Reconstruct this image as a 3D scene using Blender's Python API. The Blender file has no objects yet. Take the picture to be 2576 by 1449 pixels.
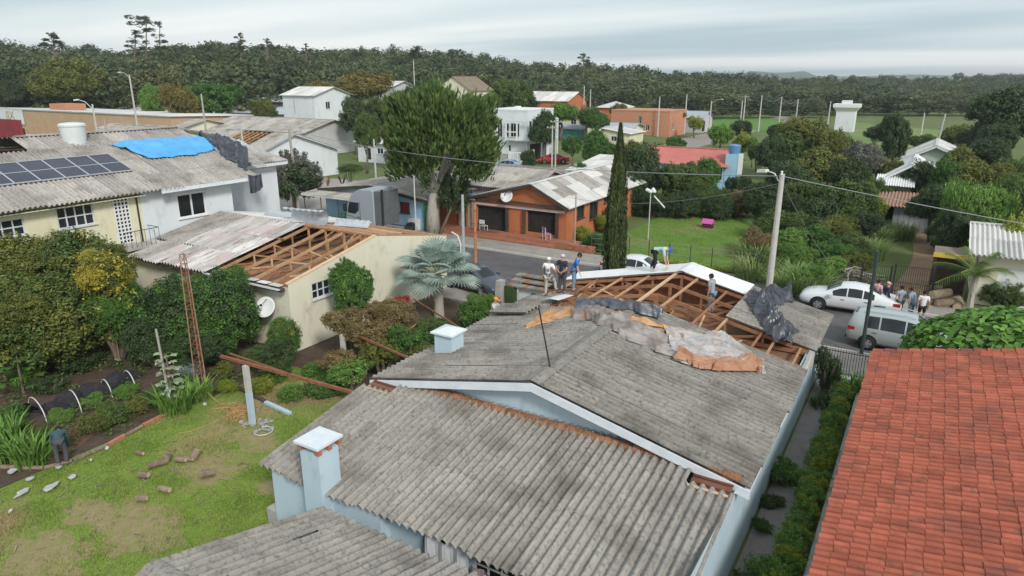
import bpy, math, random
import numpy as np
from mathutils import Vector, Matrix

SC = bpy.context.scene
COL = SC.collection
RNG = random.Random(7)
NR = np.random.default_rng(11)

# ------------------------------------------------------------------ camera
# frame of the place: +x along the street, +y away across it, z up, metres
CAM = np.array([8.43, -15.21, 12.0])
PITCH = math.atan(529 / (2576 * 24 / 36))
HEAD = math.radians(31.4)
cam = bpy.data.cameras.new('camera')
cam.lens = 24; cam.sensor_width = 36; cam.clip_start = 0.1; cam.clip_end = 9000
cam_o = bpy.data.objects.new('camera', cam); COL.objects.link(cam_o)
cam_o.location = CAM; cam_o.rotation_euler = (math.pi / 2 - PITCH, 0, HEAD)
SC.camera = cam_o

# ------------------------------------------------------------------ sky, sun, exposure
SUN_EL, SUN_AZ = math.radians(36), math.radians(124)     # azimuth from +y towards +x
W = bpy.data.worlds.new('World'); SC.world = W; W.use_nodes = True
nt = W.node_tree; nt.nodes.clear()
def N(t, tree, **kw):
    n = tree.nodes.new(t)
    for k, v in kw.items(): setattr(n, k, v)
    return n
sky = N('ShaderNodeTexSky', nt, sky_type='NISHITA', sun_disc=False, sun_elevation=SUN_EL, sun_rotation=SUN_AZ)
sky.air_density = 1.2; sky.dust_density = 2.0
bg1 = N('ShaderNodeBackground', nt); bg1.inputs['Strength'].default_value = 0.09
nt.links.new(sky.outputs[0], bg1.inputs['Color'])
tc = N('ShaderNodeTexCoord', nt)
sx = N('ShaderNodeSeparateXYZ', nt); nt.links.new(tc.outputs['Generated'], sx.inputs[0])
zc = N('ShaderNodeMath', nt, operation='MAXIMUM'); nt.links.new(sx.outputs['Z'], zc.inputs[0]); zc.inputs[1].default_value = 0.0
za = N('ShaderNodeMath', nt, operation='ADD'); nt.links.new(zc.outputs[0], za.inputs[0]); za.inputs[1].default_value = 0.06
dx = N('ShaderNodeMath', nt, operation='DIVIDE'); nt.links.new(sx.outputs['X'], dx.inputs[0]); nt.links.new(za.outputs[0], dx.inputs[1])
dy = N('ShaderNodeMath', nt, operation='DIVIDE'); nt.links.new(sx.outputs['Y'], dy.inputs[0]); nt.links.new(za.outputs[0], dy.inputs[1])
cv = N('ShaderNodeCombineXYZ', nt); nt.links.new(dx.outputs[0], cv.inputs[0]); nt.links.new(dy.outputs[0], cv.inputs[1])
rot = N('ShaderNodeMapping', nt); rot.inputs['Rotation'].default_value = (0, 0, math.radians(-26)); rot.inputs['Scale'].default_value = (0.13, 0.36, 1)
rot.inputs['Location'].default_value = (1.3, 0.45, 0)
nt.links.new(cv.outputs[0], rot.inputs[0])
cn = N('ShaderNodeTexNoise', nt); cn.inputs['Scale'].default_value = 1.0; cn.inputs['Detail'].default_value = 3; cn.inputs['Roughness'].default_value = 0.45
nt.links.new(rot.outputs[0], cn.inputs['Vector'])
cr = N('ShaderNodeValToRGB', nt)
e = cr.color_ramp.elements
e[0].position = 0.32; e[0].color = (0.46, 0.58, 0.66, 1)
e[1].position = 0.62; e[1].color = (0.90, 0.93, 0.94, 1)
m_ = cr.color_ramp.elements.new(0.47); m_.color = (0.68, 0.77, 0.81, 1)
nt.links.new(cn.outputs['Fac'], cr.inputs[0])
bg2 = N('ShaderNodeBackground', nt); bg2.inputs['Strength'].default_value = 0.655
nt.links.new(cr.outputs[0], bg2.inputs['Color'])
mx = N('ShaderNodeMixShader', nt); mx.inputs[0].default_value = 0.88
nt.links.new(bg1.outputs[0], mx.inputs[1]); nt.links.new(bg2.outputs[0], mx.inputs[2])
wo = N('ShaderNodeOutputWorld', nt); nt.links.new(mx.outputs[0], wo.inputs['Surface'])

sun = bpy.data.lights.new('sun', 'SUN'); sun.energy = 1.5; sun.angle = math.radians(11); sun.color = (1.0, 0.97, 0.92)
sun_o = bpy.data.objects.new('sun', sun); COL.objects.link(sun_o)
sd = Vector((math.sin(SUN_AZ) * math.cos(SUN_EL), math.cos(SUN_AZ) * math.cos(SUN_EL), math.sin(SUN_EL)))
sun_o.rotation_euler = sd.to_track_quat('Z', 'Y').to_euler(); sun_o.location = (40, -20, 60)

SC.view_settings.view_transform = 'Standard'; SC.view_settings.look = 'None'
SC.view_settings.exposure = 0.74; SC.view_settings.gamma = 1.0; SC.view_settings.use_curve_mapping = False
SC.cycles.max_bounces = 6; SC.cycles.diffuse_bounces = 3; SC.cycles.transparent_max_bounces = 6
SC.cycles.use_denoising = True

# ------------------------------------------------------------------ measuring helpers: photo point -> place
_F = 2576 * 24 / 36
_A = np.array([math.sin(HEAD), math.cos(HEAD)]); _R = np.array([math.cos(HEAD), -math.sin(HEAD)])
def ray(u, v):
    x = (u - 1288) / _F; y = (724.5 - v) / _F
    w = np.array([x, math.cos(PITCH) + y * math.sin(PITCH), -math.sin(PITCH) + y * math.cos(PITCH)])
    return np.array([w[:2] @ _R, w[:2] @ _A, w[2]])
def PZ(u, v, z=0.0): r = ray(u, v); return CAM + r * ((z - CAM[2]) / r[2])
def PX(u, v, x): r = ray(u, v); return CAM + r * ((x - CAM[0]) / r[0])
def PY(u, v, y): r = ray(u, v); return CAM + r * ((y - CAM[1]) / r[1])
def PD(u, v, d): r = ray(u, v); return CAM + r * (d / math.hypot(r[0], r[1]))    # at ground distance d

# ------------------------------------------------------------------ materials
MATS = {}
def _ramp(t, fac, stops):
    r = N('ShaderNodeValToRGB', t); el = r.color_ramp.elements
    while len(el) < len(stops): el.new(0.5)
    for i, (p, c) in enumerate(stops):
        el[i].position = p; el[i].color = (*c, 1)
    t.links.new(fac, r.inputs[0]); return r
def mat(name, c, c2=None, scale=3.0, lo=0.35, hi=0.65, detail=4, rough=0.8, bump=0.0, bscale=40.0, spec=0.3, metal=0.0,
        stretch=(1, 1, 1), c3=None, s3=14.0, t3=(0.58, 0.66), rnd=0.0, coord='pos', wave=None, trans=0.0, island=0.0, wear=None, speck=None):
    m = bpy.data.materials.new(name); m.use_nodes = True; t = m.node_tree
    b = t.nodes['Principled BSDF']; b.inputs['Roughness'].default_value = rough
    b.inputs['Specular IOR Level'].default_value = spec; b.inputs['Metallic'].default_value = metal
    if coord == 'pos': src = N('ShaderNodeNewGeometry', t).outputs['Position']
    else:                                                    # along each piece, with its own offset
        oi = N('ShaderNodeObjectInfo', t).outputs['Random']; ml = N('ShaderNodeVectorMath', t, operation='MULTIPLY'); ml.inputs[1].default_value = (91, 57, 33)
        cb = N('ShaderNodeCombineXYZ', t); [t.links.new(oi, cb.inputs[q]) for q in range(3)]; t.links.new(cb.outputs[0], ml.inputs[0])
        ad = N('ShaderNodeVectorMath', t, operation='ADD'); t.links.new(N('ShaderNodeTexCoord', t).outputs['Object'], ad.inputs[0]); t.links.new(ml.outputs[0], ad.inputs[1]); src = ad.outputs[0]
    wsrc = N('ShaderNodeNewGeometry', t).outputs['Position']
    mp = N('ShaderNodeMapping', t); mp.inputs['Scale'].default_value = stretch
    t.links.new(src, mp.inputs[0]); vec = mp.outputs[0]
    col = None
    if c2 is not None:
        n = N('ShaderNodeTexNoise', t); n.inputs['Scale'].default_value = scale; n.inputs['Detail'].default_value = detail; n.inputs['Roughness'].default_value = 0.62
        t.links.new(vec, n.inputs['Vector']); col = _ramp(t, n.outputs['Fac'], [(lo, c), (hi, c2)]).outputs[0]
    else:
        rgb = N('ShaderNodeRGB', t); rgb.outputs[0].default_value = (*c, 1); col = rgb.outputs[0]
    if c3 is not None:
        n3 = N('ShaderNodeTexNoise', t); n3.inputs['Scale'].default_value = s3; n3.inputs['Detail'].default_value = 5; n3.inputs['Roughness'].default_value = 0.7
        t.links.new(vec, n3.inputs['Vector'])
        f = _ramp(t, n3.outputs['Fac'], [(t3[0], (0, 0, 0)), (t3[1], (1, 1, 1))])
        mxr = N('ShaderNodeMixRGB', t); t.links.new(f.outputs[0], mxr.inputs[0]); t.links.new(col, mxr.inputs[1]); mxr.inputs[2].default_value = (*c3, 1); col = mxr.outputs[0]
    if wear is not None:                                     # broad patches (c, scale, lo, hi)
        n4 = N('ShaderNodeTexNoise', t); n4.inputs['Scale'].default_value = wear[1]; n4.inputs['Detail'].default_value = 3
        t.links.new(wsrc, n4.inputs['Vector'])
        f = _ramp(t, n4.outputs['Fac'], [(wear[2], (0, 0, 0)), (wear[3], (1, 1, 1))])
        mxr = N('ShaderNodeMixRGB', t); t.links.new(f.outputs[0], mxr.inputs[0]); t.links.new(col, mxr.inputs[1]); mxr.inputs[2].default_value = (*wear[0], 1); col = mxr.outputs[0]
    if speck is not None:
        n5 = N('ShaderNodeTexNoise', t); n5.inputs['Scale'].default_value = speck[1]; n5.inputs['Detail'].default_value = 3
        t.links.new(wsrc, n5.inputs['Vector']); f = _ramp(t, n5.outputs['Fac'], [(speck[2], (0, 0, 0)), (speck[3], (.7, .7, .7))])
        mxr = N('ShaderNodeMixRGB', t); t.links.new(f.outputs[0], mxr.inputs[0]); t.links.new(col, mxr.inputs[1]); mxr.inputs[2].default_value = (*speck[0], 1); col = mxr.outputs[0]
    if rnd or island:
        hs = N('ShaderNodeHueSaturation', t); t.links.new(col, hs.inputs['Color'])
        if rnd: fr = N('ShaderNodeObjectInfo', t).outputs['Random']; k = rnd
        else: fr = N('ShaderNodeNewGeometry', t).outputs['Random Per Island']; k = island
        mr = N('ShaderNodeMapRange', t); t.links.new(fr, mr.inputs[0]); mr.inputs[3].default_value = 1 - k; mr.inputs[4].default_value = 1 + k
        t.links.new(mr.outputs[0], hs.inputs['Value']); col = hs.outputs[0]
    t.links.new(col, b.inputs['Base Color'])
    if bump:
        n2 = N('ShaderNodeTexNoise', t); n2.inputs['Scale'].default_value = bscale; n2.inputs['Detail'].default_value = 4
        t.links.new(vec, n2.inputs['Vector']); h = n2.outputs['Fac']
        if wave is not None:
            wv = N('ShaderNodeTexWave', t, wave_type='BANDS', bands_direction=wave[0], wave_profile='SIN'); wv.inputs['Scale'].default_value = wave[1]
            t.links.new(src, wv.inputs['Vector']); h = wv.outputs['Fac']
        bp = N('ShaderNodeBump', t); bp.inputs['Strength'].default_value = bump; bp.inputs['Distance'].default_value = 0.02 if wave is None else 0.05
        t.links.new(h, bp.inputs['Height']); t.links.new(bp.outputs[0], b.inputs['Normal'])
    if trans:
        tr = N('ShaderNodeBsdfTranslucent', t); t.links.new(col, tr.inputs['Color'])
        mxs = N('ShaderNodeMixShader', t); mxs.inputs[0].default_value = trans
        t.links.new(b.outputs[0], mxs.inputs[1]); t.links.new(tr.outputs[0], mxs.inputs[2])
        t.links.new(mxs.outputs[0], t.nodes['Material Output'].inputs['Surface'])
    MATS[name] = m; return m
def leafmat(name, c, c2, scale=0.9, island=0.4, c3=None, t3=(0.6, 0.7), s3=1.6):
    return mat(name, c, c2, scale=scale, lo=0.36, hi=0.64, rough=0.55, spec=0.25, trans=0.28, island=island, c3=c3, s3=s3, t3=t3)

# ------------------------------------------------------------------ mesh builder
class MB:
    def __init__(s): s.v = []; s.f = []
    def add(s, vs, fs):
        n = len(s.v); s.v += [tuple(map(float, p)) for p in vs]; s.f += [tuple(i + n for i in f) for f in fs]; return s
    def box(s, x0, x1, y0, y1, z0, z1):
        return s.add([(x0, y0, z0), (x1, y0, z0), (x1, y1, z0), (x0, y1, z0), (x0, y0, z1), (x1, y0, z1), (x1, y1, z1), (x0, y1, z1)],
                     [(0, 3, 2, 1), (4, 5, 6, 7), (0, 1, 5, 4), (1, 2, 6, 5), (2, 3, 7, 6), (3, 0, 4, 7)])
    def beam(s, p, q, w, h, up=(0, 0, 1)):
        p = Vector(p); q = Vector(q); d = (q - p)
        if d.length < 1e-6: return s
        d.normalize(); u = Vector(up)
        if abs(d.dot(u)) > 0.98: u = Vector((1, 0, 0))
        a = d.cross(u).normalized() * w / 2; b = a.cross(d).normalized() * h / 2
        vs = [p - a - b, p + a - b, p + a + b, p - a + b, q - a - b, q + a - b, q + a + b, q - a + b]
        return s.add(vs, [(0, 3, 2, 1), (4, 5, 6, 7), (0, 1, 5, 4), (1, 2, 6, 5), (2, 3, 7, 6), (3, 0, 4, 7)])
    def tube(s, p, q, r1, r2=None, n=8, caps=True):
        r2 = r1 if r2 is None else r2
        p = Vector(p); q = Vector(q); d = (q - p).normalized(); u = Vector((0, 0, 1)) if abs(d.z) < 0.95 else Vector((1, 0, 0))
        a = d.cross(u).normalized(); b = d.cross(a)
        vs = []
        for c, r in ((p, r1), (q, r2)):
            for i in range(n):
                t = 2 * math.pi * i / n; vs.append(c + (a * math.cos(t) + b * math.sin(t)) * r)
        fs = [(i, (i + 1) % n, n + (i + 1) % n, n + i) for i in range(n)]
        if caps: fs += [tuple(range(n - 1, -1, -1)), tuple(range(n, 2 * n))]
        return s.add(vs, fs)
    def path(s, pts, r, n=6):
        rs = r if isinstance(r, (list, tuple)) else [r] * len(pts)
        pts = [Vector(p) for p in pts]; vs = []; fs = []
        for i, p in enumerate(pts):
            d = (pts[min(i + 1, len(pts) - 1)] - pts[max(i - 1, 0)]).normalized()
            u = Vector((0, 0, 1)) if abs(d.z) < 0.95 else Vector((1, 0, 0)); a = d.cross(u).normalized(); b = d.cross(a)
            for k in range(n):
                t = 2 * math.pi * k / n; vs.append(p + (a * math.cos(t) + b * math.sin(t)) * rs[i])
        for i in range(len(pts) - 1):
            for k in range(n): fs.append((i * n + k, i * n + (k + 1) % n, (i + 1) * n + (k + 1) % n, (i + 1) * n + k))
        fs += [tuple(range(n - 1, -1, -1)), tuple(range((len(pts) - 1) * n, len(pts) * n))]
        return s.add(vs, fs)
    def lathe(s, prof, n=14, c=(0, 0, 0), axis='z'):
        vs = []; fs = []
        for r, h in prof:
            for k in range(n):
                t = 2 * math.pi * k / n; a, b = r * math.cos(t), r * math.sin(t)
                vs.append((c[0] + a, c[1] + b, c[2] + h) if axis == 'z' else ((c[0] + h, c[1] + a, c[2] + b) if axis == 'x' else (c[0] + a, c[1] + h, c[2] + b)))
        m = len(prof)
        for i in range(m - 1):
            for k in range(n): fs.append((i * n + k, i * n + (k + 1) % n, (i + 1) * n + (k + 1) % n, (i + 1) * n + k))
        fs += [tuple(range(n - 1, -1, -1)), tuple(range((m - 1) * n, m * n))]
        return s.add(vs, fs)
    def prism(s, poly, d):                                   # polygon of 3-d points pushed along d
        n = len(poly); d = Vector(d); a = [Vector(p) for p in poly]
        return s.add(a + [p + d for p in a], [tuple(range(n))[::-1], tuple(range(n, 2 * n))] + [(i, (i + 1) % n, n + (i + 1) % n, n + i) for i in range(n)])
    def quad(s, *ps): return s.add(ps, [tuple(range(len(ps)))])
    def xf(s, M): s.v = [tuple(M @ Vector(p)) for p in s.v]; return s
    def build(s, name, material, parent=None, smooth=False, label=None):
        me = bpy.data.meshes.new(name); me.from_pydata(s.v, [], s.f); me.update()
        if smooth: me.polygons.foreach_set('use_smooth', [True] * len(me.polygons))
        return link(name, me, material, parent, label)
def base_of(o):
    v = Vector((0, 0, 0))
    while o is not None: v += o.location; o = o.parent
    return v
def link(name, me, material, parent=None, label=None):
    if material is not None and not me.materials: me.materials.append(MATS[material] if isinstance(material, str) else material)
    o = bpy.data.objects.new(name, me); COL.objects.link(o)
    if parent is not None:
        o.parent = parent; o.location = -base_of(parent)
    if label: o['label'] = label
    return o
def tag(o, label, cat, group=None, kind=None):
    if label: o['label'] = label
    if cat: o['category'] = cat
    if group: o['group'] = group
    if kind: o['kind'] = kind
    return o
def thing(name, label, cat, loc=(0, 0, 0), rz=0.0, group=None):
    o = bpy.data.objects.new(name, None); COL.objects.link(o); o.location = loc; o.rotation_euler = (0, 0, rz); o.empty_display_size = 0.3
    return tag(o, label, cat, group)
def npmesh(name, V, Q):
    me = bpy.data.meshes.new(name); nv, nq = len(V), len(Q); k = Q.shape[1]
    me.vertices.add(nv); me.vertices.foreach_set('co', np.ascontiguousarray(V, dtype=np.float32).ravel())
    me.loops.add(nq * k); me.loops.foreach_set('vertex_index', np.ascontiguousarray(Q, dtype=np.int32).ravel())
    me.polygons.add(nq); me.polygons.foreach_set('loop_start', np.arange(0, nq * k, k, dtype=np.int32))
    me.update(calc_edges=True); return me
def copy_tree(o, parent=None):
    c = o.copy(); COL.objects.link(c); c.parent = parent
    for ch in o.children: copy_tree(ch, c)
    return c
def struct(o): o['kind'] = 'structure'; return o
# ------------------------------------------------------------------ palette
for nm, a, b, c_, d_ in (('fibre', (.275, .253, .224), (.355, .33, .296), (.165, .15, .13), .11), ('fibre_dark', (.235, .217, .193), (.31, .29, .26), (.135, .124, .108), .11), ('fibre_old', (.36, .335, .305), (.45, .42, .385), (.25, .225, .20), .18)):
    mat(nm, a, b, scale=1.0, lo=.36, hi=.66, rough=.92, c3=c_, s3=2.4, t3=(.55, .75), rnd=d_, stretch=(6, 1.1, 1), coord='objr', wear=((a[0] * .62, a[1] * .61, a[2] * .59), .8, .5, .72), speck=((c_[0] * .55, c_[1] * .55, c_[2] * .55), 11, .50, .74))
mat('fibre_pale', (.52, .51, .49), (.62, .61, .58), scale=1, rough=.85, rnd=.16, c3=(.32, .30, .28), s3=2.5, t3=(.6, .75), stretch=(6, 1.2, 1), coord='objr')
mat('sheet_white', (0.66, 0.67, 0.67), (0.74, 0.75, 0.75), scale=2, rough=0.6, rnd=0.05, c3=(0.45, 0.45, 0.44), s3=5, t3=(0.64, 0.76))
mat('sheet_patina', (.36, .335, .31), (.56, .54, .52), scale=1.1, lo=.4, hi=.6, rough=.75, rnd=.2, c3=(.34, .19, .16), s3=1.5, t3=(.58, .64), stretch=(3, 1.2, 1), coord='objr', wear=((.46, .385, .37), .8, .5, .62))
mat('galv', (0.50, 0.53, 0.56), (0.62, 0.65, 0.68), scale=4, rough=0.38, metal=0.5, rnd=0.1)
mat('fascia_white', (0.70, 0.74, 0.78), (0.62, 0.66, 0.70), scale=3, rough=0.7)
mat('wall_blue', (0.49, 0.605, 0.675), (0.43, 0.545, 0.62), scale=0.9, rough=0.85, c3=(0.30, 0.36, 0.38), s3=1.5, t3=(0.55, 0.80), stretch=(0.9, 0.9, 0.45), bump=0.08, bscale=25)
mat('wall_cream', (0.68, 0.645, 0.50), (0.73, 0.70, 0.57), scale=0.7, rough=0.88, c3=(0.40, 0.37, 0.27), s3=1.5, t3=(0.55, 0.80), stretch=(0.9, 0.9, 0.45), bump=0.06, bscale=20)
mat('wall_white', (0.70, 0.73, 0.75), (0.64, 0.68, 0.70), scale=0.8, rough=0.88, c3=(0.45, 0.47, 0.47), s3=1.5, t3=(0.55, 0.80), stretch=(0.9, 0.9, 0.45))
mat('wall_yellow', (0.66, 0.62, 0.42), (0.71, 0.68, 0.50), scale=0.9, rough=0.88, c3=(0.42, 0.38, 0.26), s3=1.5, t3=(0.55, 0.80), stretch=(0.9, 0.9, 0.45))
mat('wall_orange', (0.42, 0.135, 0.060), (0.49, 0.175, 0.078), scale=1.1, rough=0.85, c3=(0.33, 0.11, 0.055), s3=2.5, t3=(0.6, 0.78))
mat('wall_grey', (0.46, 0.45, 0.46), (0.53, 0.52, 0.53), scale=1, rough=0.88)
mat('wall_palegreen', (0.50, 0.58, 0.54), (0.45, 0.53, 0.49), scale=1, rough=0.88)
mat('wall_teal', (0.10, 0.36, 0.33), (0.13, 0.42, 0.38), scale=1, rough=0.85)
mat('wall_skyblue', (0.30, 0.50, 0.66), (0.36, 0.56, 0.70), scale=1, rough=0.85)
mat('wall_pink', (0.55, 0.42, 0.40), (0.60, 0.48, 0.46), scale=1, rough=0.85)
mat('wall_sand', (0.45, 0.30, 0.19), (0.50, 0.35, 0.23), scale=0.6, rough=0.9, c3=(0.36, 0.24, 0.15), s3=1, t3=(0.58, 0.75))
mat('wall_brown', (0.20, 0.155, 0.115), (0.25, 0.20, 0.15), scale=1, rough=0.9)
mat('brick_wall', (0.46, 0.205, 0.12), (0.54, 0.26, 0.16), scale=2, rough=0.92, c3=(0.40, 0.30, 0.24), s3=6, t3=(0.6, 0.7))
mat('concrete', (0.34, 0.325, 0.30), (0.42, 0.40, 0.375), scale=1.5, rough=0.92, c3=(0.22, 0.205, 0.185), s3=4, t3=(0.58, 0.74), bump=0.1)
mat('concrete_post', (0.44, 0.43, 0.40), (0.52, 0.51, 0.48), scale=3, rough=0.9)
mat('path_grey', (0.235, 0.215, 0.20), (0.30, 0.275, 0.26), scale=1.0, rough=0.95, c3=(0.15, 0.14, 0.125), s3=3, t3=(0.56, 0.72), bump=0.15)
mat('asphalt', (0.100, 0.095, 0.098), (0.135, 0.128, 0.130), scale=0.8, rough=0.9, c3=(0.17, 0.155, 0.145), s3=1.6, t3=(0.58, 0.74), bump=0.2, bscale=80, wear=((0.16, 0.14, 0.125), 0.25, 0.52, 0.72))
mat('pavement', (0.28, 0.255, 0.225), (0.35, 0.32, 0.285), scale=1.2, rough=0.95, c3=(0.20, 0.18, 0.155), s3=3, t3=(0.55, 0.72), bump=0.15)
mat('kerb', (0.44, 0.42, 0.39), (0.52, 0.50, 0.46), scale=2, rough=0.9)
mat('cobble', (0.25, 0.215, 0.19), (0.33, 0.29, 0.26), scale=1.5, rough=0.95, c3=(0.18, 0.155, 0.135), s3=6, t3=(0.5, 0.66))
mat('dirt_red', (0.22, 0.135, 0.085), (0.30, 0.20, 0.13), scale=0.8, rough=1, c3=(0.20, 0.21, 0.08), s3=0.9, t3=(0.56, 0.68), bump=0.3, bscale=12)
mat('soil', (0.070, 0.048, 0.036), (0.105, 0.072, 0.052), scale=2.5, rough=1, c3=(0.06, 0.07, 0.03), s3=2.2, t3=(0.58, 0.7), bump=0.5, bscale=14)
mat('soil_red', (0.105, 0.052, 0.036), (0.15, 0.078, 0.052), scale=5, rough=1, bump=0.6, bscale=18)
mat('ground', (0.085, 0.125, 0.036), (0.135, 0.165, 0.055), scale=0.25, rough=1, c3=(0.17, 0.125, 0.08), s3=0.35, t3=(0.58, 0.7), bump=0.3, bscale=8)
mat('lawn', (0.165, 0.24, 0.042), (0.21, 0.275, 0.058), scale=0.8, rough=1, c3=(0.20, 0.18, 0.062), s3=1.4, t3=(0.56, 0.72), bump=0.6, bscale=30, wear=((0.31, 0.245, 0.125), 0.2, 0.50, 0.62))
mat('lawn_green', (0.085, 0.190, 0.030), (0.110, 0.225, 0.042), scale=0.6, rough=1, c3=(0.155, 0.20, 0.055), s3=0.7, t3=(0.56, 0.72), bump=0.5, bscale=20)
mat('field', (0.13, 0.20, 0.055), (0.19, 0.24, 0.085), scale=0.06, rough=1, c3=(0.27, 0.23, 0.12), s3=0.04, t3=(0.56, 0.68))
mat('blade', (0.20, 0.31, 0.05), (0.28, 0.35, 0.085), scale=0.9, rough=0.7, island=0.35, trans=0.25, wear=((0.40, 0.33, 0.17), 0.2, 0.50, 0.62))
mat('wood_raw', (0.40, 0.235, 0.125), (0.50, 0.31, 0.175), scale=3, rough=0.85, rnd=0.22, stretch=(1, 1, 1), c3=(0.27, 0.145, 0.075), s3=5, t3=(0.55, 0.68))
mat('wood_red', (0.30, 0.140, 0.075), (0.39, 0.195, 0.105), scale=2.4, rough=0.88, rnd=0.24, c3=(0.18, 0.085, 0.05), s3=4, t3=(0.54, 0.68))
mat('wood_pale', (0.56, 0.38, 0.23), (0.63, 0.45, 0.29), scale=3, rough=0.8, rnd=0.1)
mat('wood_dark', (0.055, 0.040, 0.032), (0.09, 0.066, 0.05), scale=3, rough=0.9, rnd=0.15)
mat('plank_red', (0.155, 0.062, 0.040), (0.22, 0.095, 0.06), scale=2, rough=0.9, rnd=0.25, c3=(0.10, 0.045, 0.03), s3=3, t3=(0.52, 0.7))
mat('inner_brick', (0.26, 0.105, 0.062), (0.34, 0.15, 0.09), scale=3, rough=0.95, rnd=0.15)
mat('attic_dust', (0.22, 0.130, 0.078), (0.30, 0.185, 0.115), scale=1.5, rough=1, c3=(0.13, 0.075, 0.045), s3=2.6, t3=(0.52, 0.68))
mat('rust', (0.215, 0.085, 0.045), (0.29, 0.125, 0.068), scale=4, rough=0.9, c3=(0.12, 0.06, 0.04), s3=9, t3=(0.54, 0.66))
mat('rust_pale', (0.37, 0.24, 0.18), (0.30, 0.15, 0.10), scale=3, rough=0.85)
mat('tile', (0.335, 0.092, 0.056), (0.41, 0.122, 0.074), scale=2.2, rough=0.82, rnd=0.2, c3=(0.17, 0.085, 0.06), s3=2.6, t3=(0.56, 0.70), wear=((0.25, 0.085, 0.06), 0.9, 0.5, 0.68))
mat('tile_rest', (0.335, 0.092, 0.056), (0.41, 0.122, 0.074), scale=2.2, rough=0.82, island=0.2, c3=(0.17, 0.085, 0.06), s3=2.6, t3=(0.56, 0.70), wear=((0.25, 0.085, 0.06), 0.9, 0.5, 0.68))
mat('ridge_tile', (0.27, 0.125, 0.065), (0.37, 0.18, 0.10), scale=4, rough=0.85, rnd=0.25, c3=(0.14, 0.08, 0.05), s3=9, t3=(0.5, 0.62))
mat('roof_red', (0.46, 0.155, 0.135), (0.52, 0.19, 0.165), scale=0.9, rough=0.8)
mat('metal_dark', (0.030, 0.030, 0.032), rough=0.5, spec=0.4)
mat('metal_green', (0.030, 0.050, 0.048), (0.05, 0.07, 0.066), scale=4, rough=0.55)
mat('metal_white', (0.66, 0.68, 0.68), (0.60, 0.62, 0.62), scale=3, rough=0.5)
mat('paint_white', (0.72, 0.73, 0.72), rough=0.55)
mat('glass', (0.014, 0.018, 0.022), (0.03, 0.036, 0.042), scale=0.9, rough=0.14, spec=0.4)
mat('glass_dark', (0.012, 0.014, 0.016), rough=0.2, spec=0.4)
mat('dark_room', (0.020, 0.017, 0.015), (0.035, 0.030, 0.026), scale=1.2, rough=1)  # near-black colour standing in for the shade of unlit rooms
mat('shade_cloth', (0.020, 0.018, 0.022), (0.038, 0.034, 0.040), scale=4, rough=0.9)
mat('pvc', (0.62, 0.60, 0.57), rough=0.45)
mat('pvc_blue', (0.40, 0.52, 0.60), (0.48, 0.57, 0.63), scale=4, rough=0.6)
mat('tarp_blue', (0.075, 0.33, 0.68), (0.12, 0.42, 0.75), scale=1.0, rough=0.45, bump=0.3, bscale=3)
mat('tarp_black', (0.028, 0.031, 0.040), (0.075, 0.082, 0.105), scale=3, rough=0.32, spec=0.6)
mat('tarp_roll', (0.05, 0.055, 0.066), (0.13, 0.14, 0.165), scale=3, rough=0.4, spec=0.5)
mat('tarp_grey', (0.20, 0.165, 0.15), (0.36, 0.325, 0.305), scale=1.6, rough=0.45, spec=0.5, c3=(0.35, 0.185, 0.105), s3=0.75, t3=(0.50, 0.60), lo=0.4, hi=0.6)
mat('tarp_brown', (0.33, 0.155, 0.085), (0.43, 0.235, 0.145), scale=1.8, rough=0.5, c3=(0.36, 0.31, 0.29), s3=1.2, t3=(0.58, 0.66))
mat('tarp_orange', (0.47, 0.235, 0.095), (0.56, 0.33, 0.17), scale=2.5, rough=0.6, c3=(0.40, 0.17, 0.07), s3=3, t3=(0.58, 0.68))
mat('tarp_pale', (0.30, 0.275, 0.265), (0.48, 0.455, 0.445), scale=2.0, rough=0.42, spec=0.5, c3=(0.36, 0.20, 0.13), s3=1.1, t3=(0.60, 0.68))
mat('solar', (0.028, 0.032, 0.055), (0.04, 0.045, 0.07), scale=0.8, rough=0.22, spec=0.35)
mat('alu', (0.52, 0.55, 0.58), rough=0.4, metal=0.4)
mat('tank_white', (0.62, 0.66, 0.65), (0.68, 0.71, 0.70), scale=2, rough=0.5)
mat('tank_blue', (0.10, 0.22, 0.40), (0.14, 0.28, 0.46), scale=2, rough=0.5)
mat('tank_grey', (0.30, 0.33, 0.37), (0.40, 0.43, 0.46), scale=4, rough=0.6)
mat('sign_purple', (0.22, 0.08, 0.30), (0.27, 0.11, 0.36), scale=2, rough=0.6)
mat('sign_white', (0.66, 0.69, 0.70), rough=0.6)
mat('sign_tan', (0.42, 0.24, 0.13), rough=0.6)
mat('sign_red', (0.22, 0.035, 0.045), (0.28, 0.05, 0.06), scale=1, rough=0.7)
mat('bark', (0.13, 0.105, 0.082), (0.19, 0.155, 0.125), scale=5, rough=0.95, stretch=(1, 1, 0.3))
mat('bark_pale', (0.34, 0.31, 0.27), (0.44, 0.41, 0.36), scale=3, rough=0.9, c3=(0.17, 0.18, 0.12), s3=3, t3=(0.55, 0.66), stretch=(1, 1, 0.4))
mat('wood_pole', (0.30, 0.285, 0.25), (0.38, 0.36, 0.32), scale=3, rough=0.9, stretch=(1, 1, 0.2))
mat('log', (0.17, 0.125, 0.085), (0.26, 0.20, 0.145), scale=6, rough=0.95, rnd=0.2, c3=(0.34, 0.30, 0.25), s3=8, t3=(0.6, 0.7))
mat('log_cut', (0.48, 0.36, 0.22), (0.56, 0.44, 0.29), scale=9, rough=0.9)
mat('rubble', (0.36, 0.36, 0.355), (0.52, 0.52, 0.52), scale=3, rough=0.85, rnd=0.12)
mat('stone', (0.26, 0.25, 0.235), (0.34, 0.33, 0.31), scale=5, rough=0.95, rnd=0.2)
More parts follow.
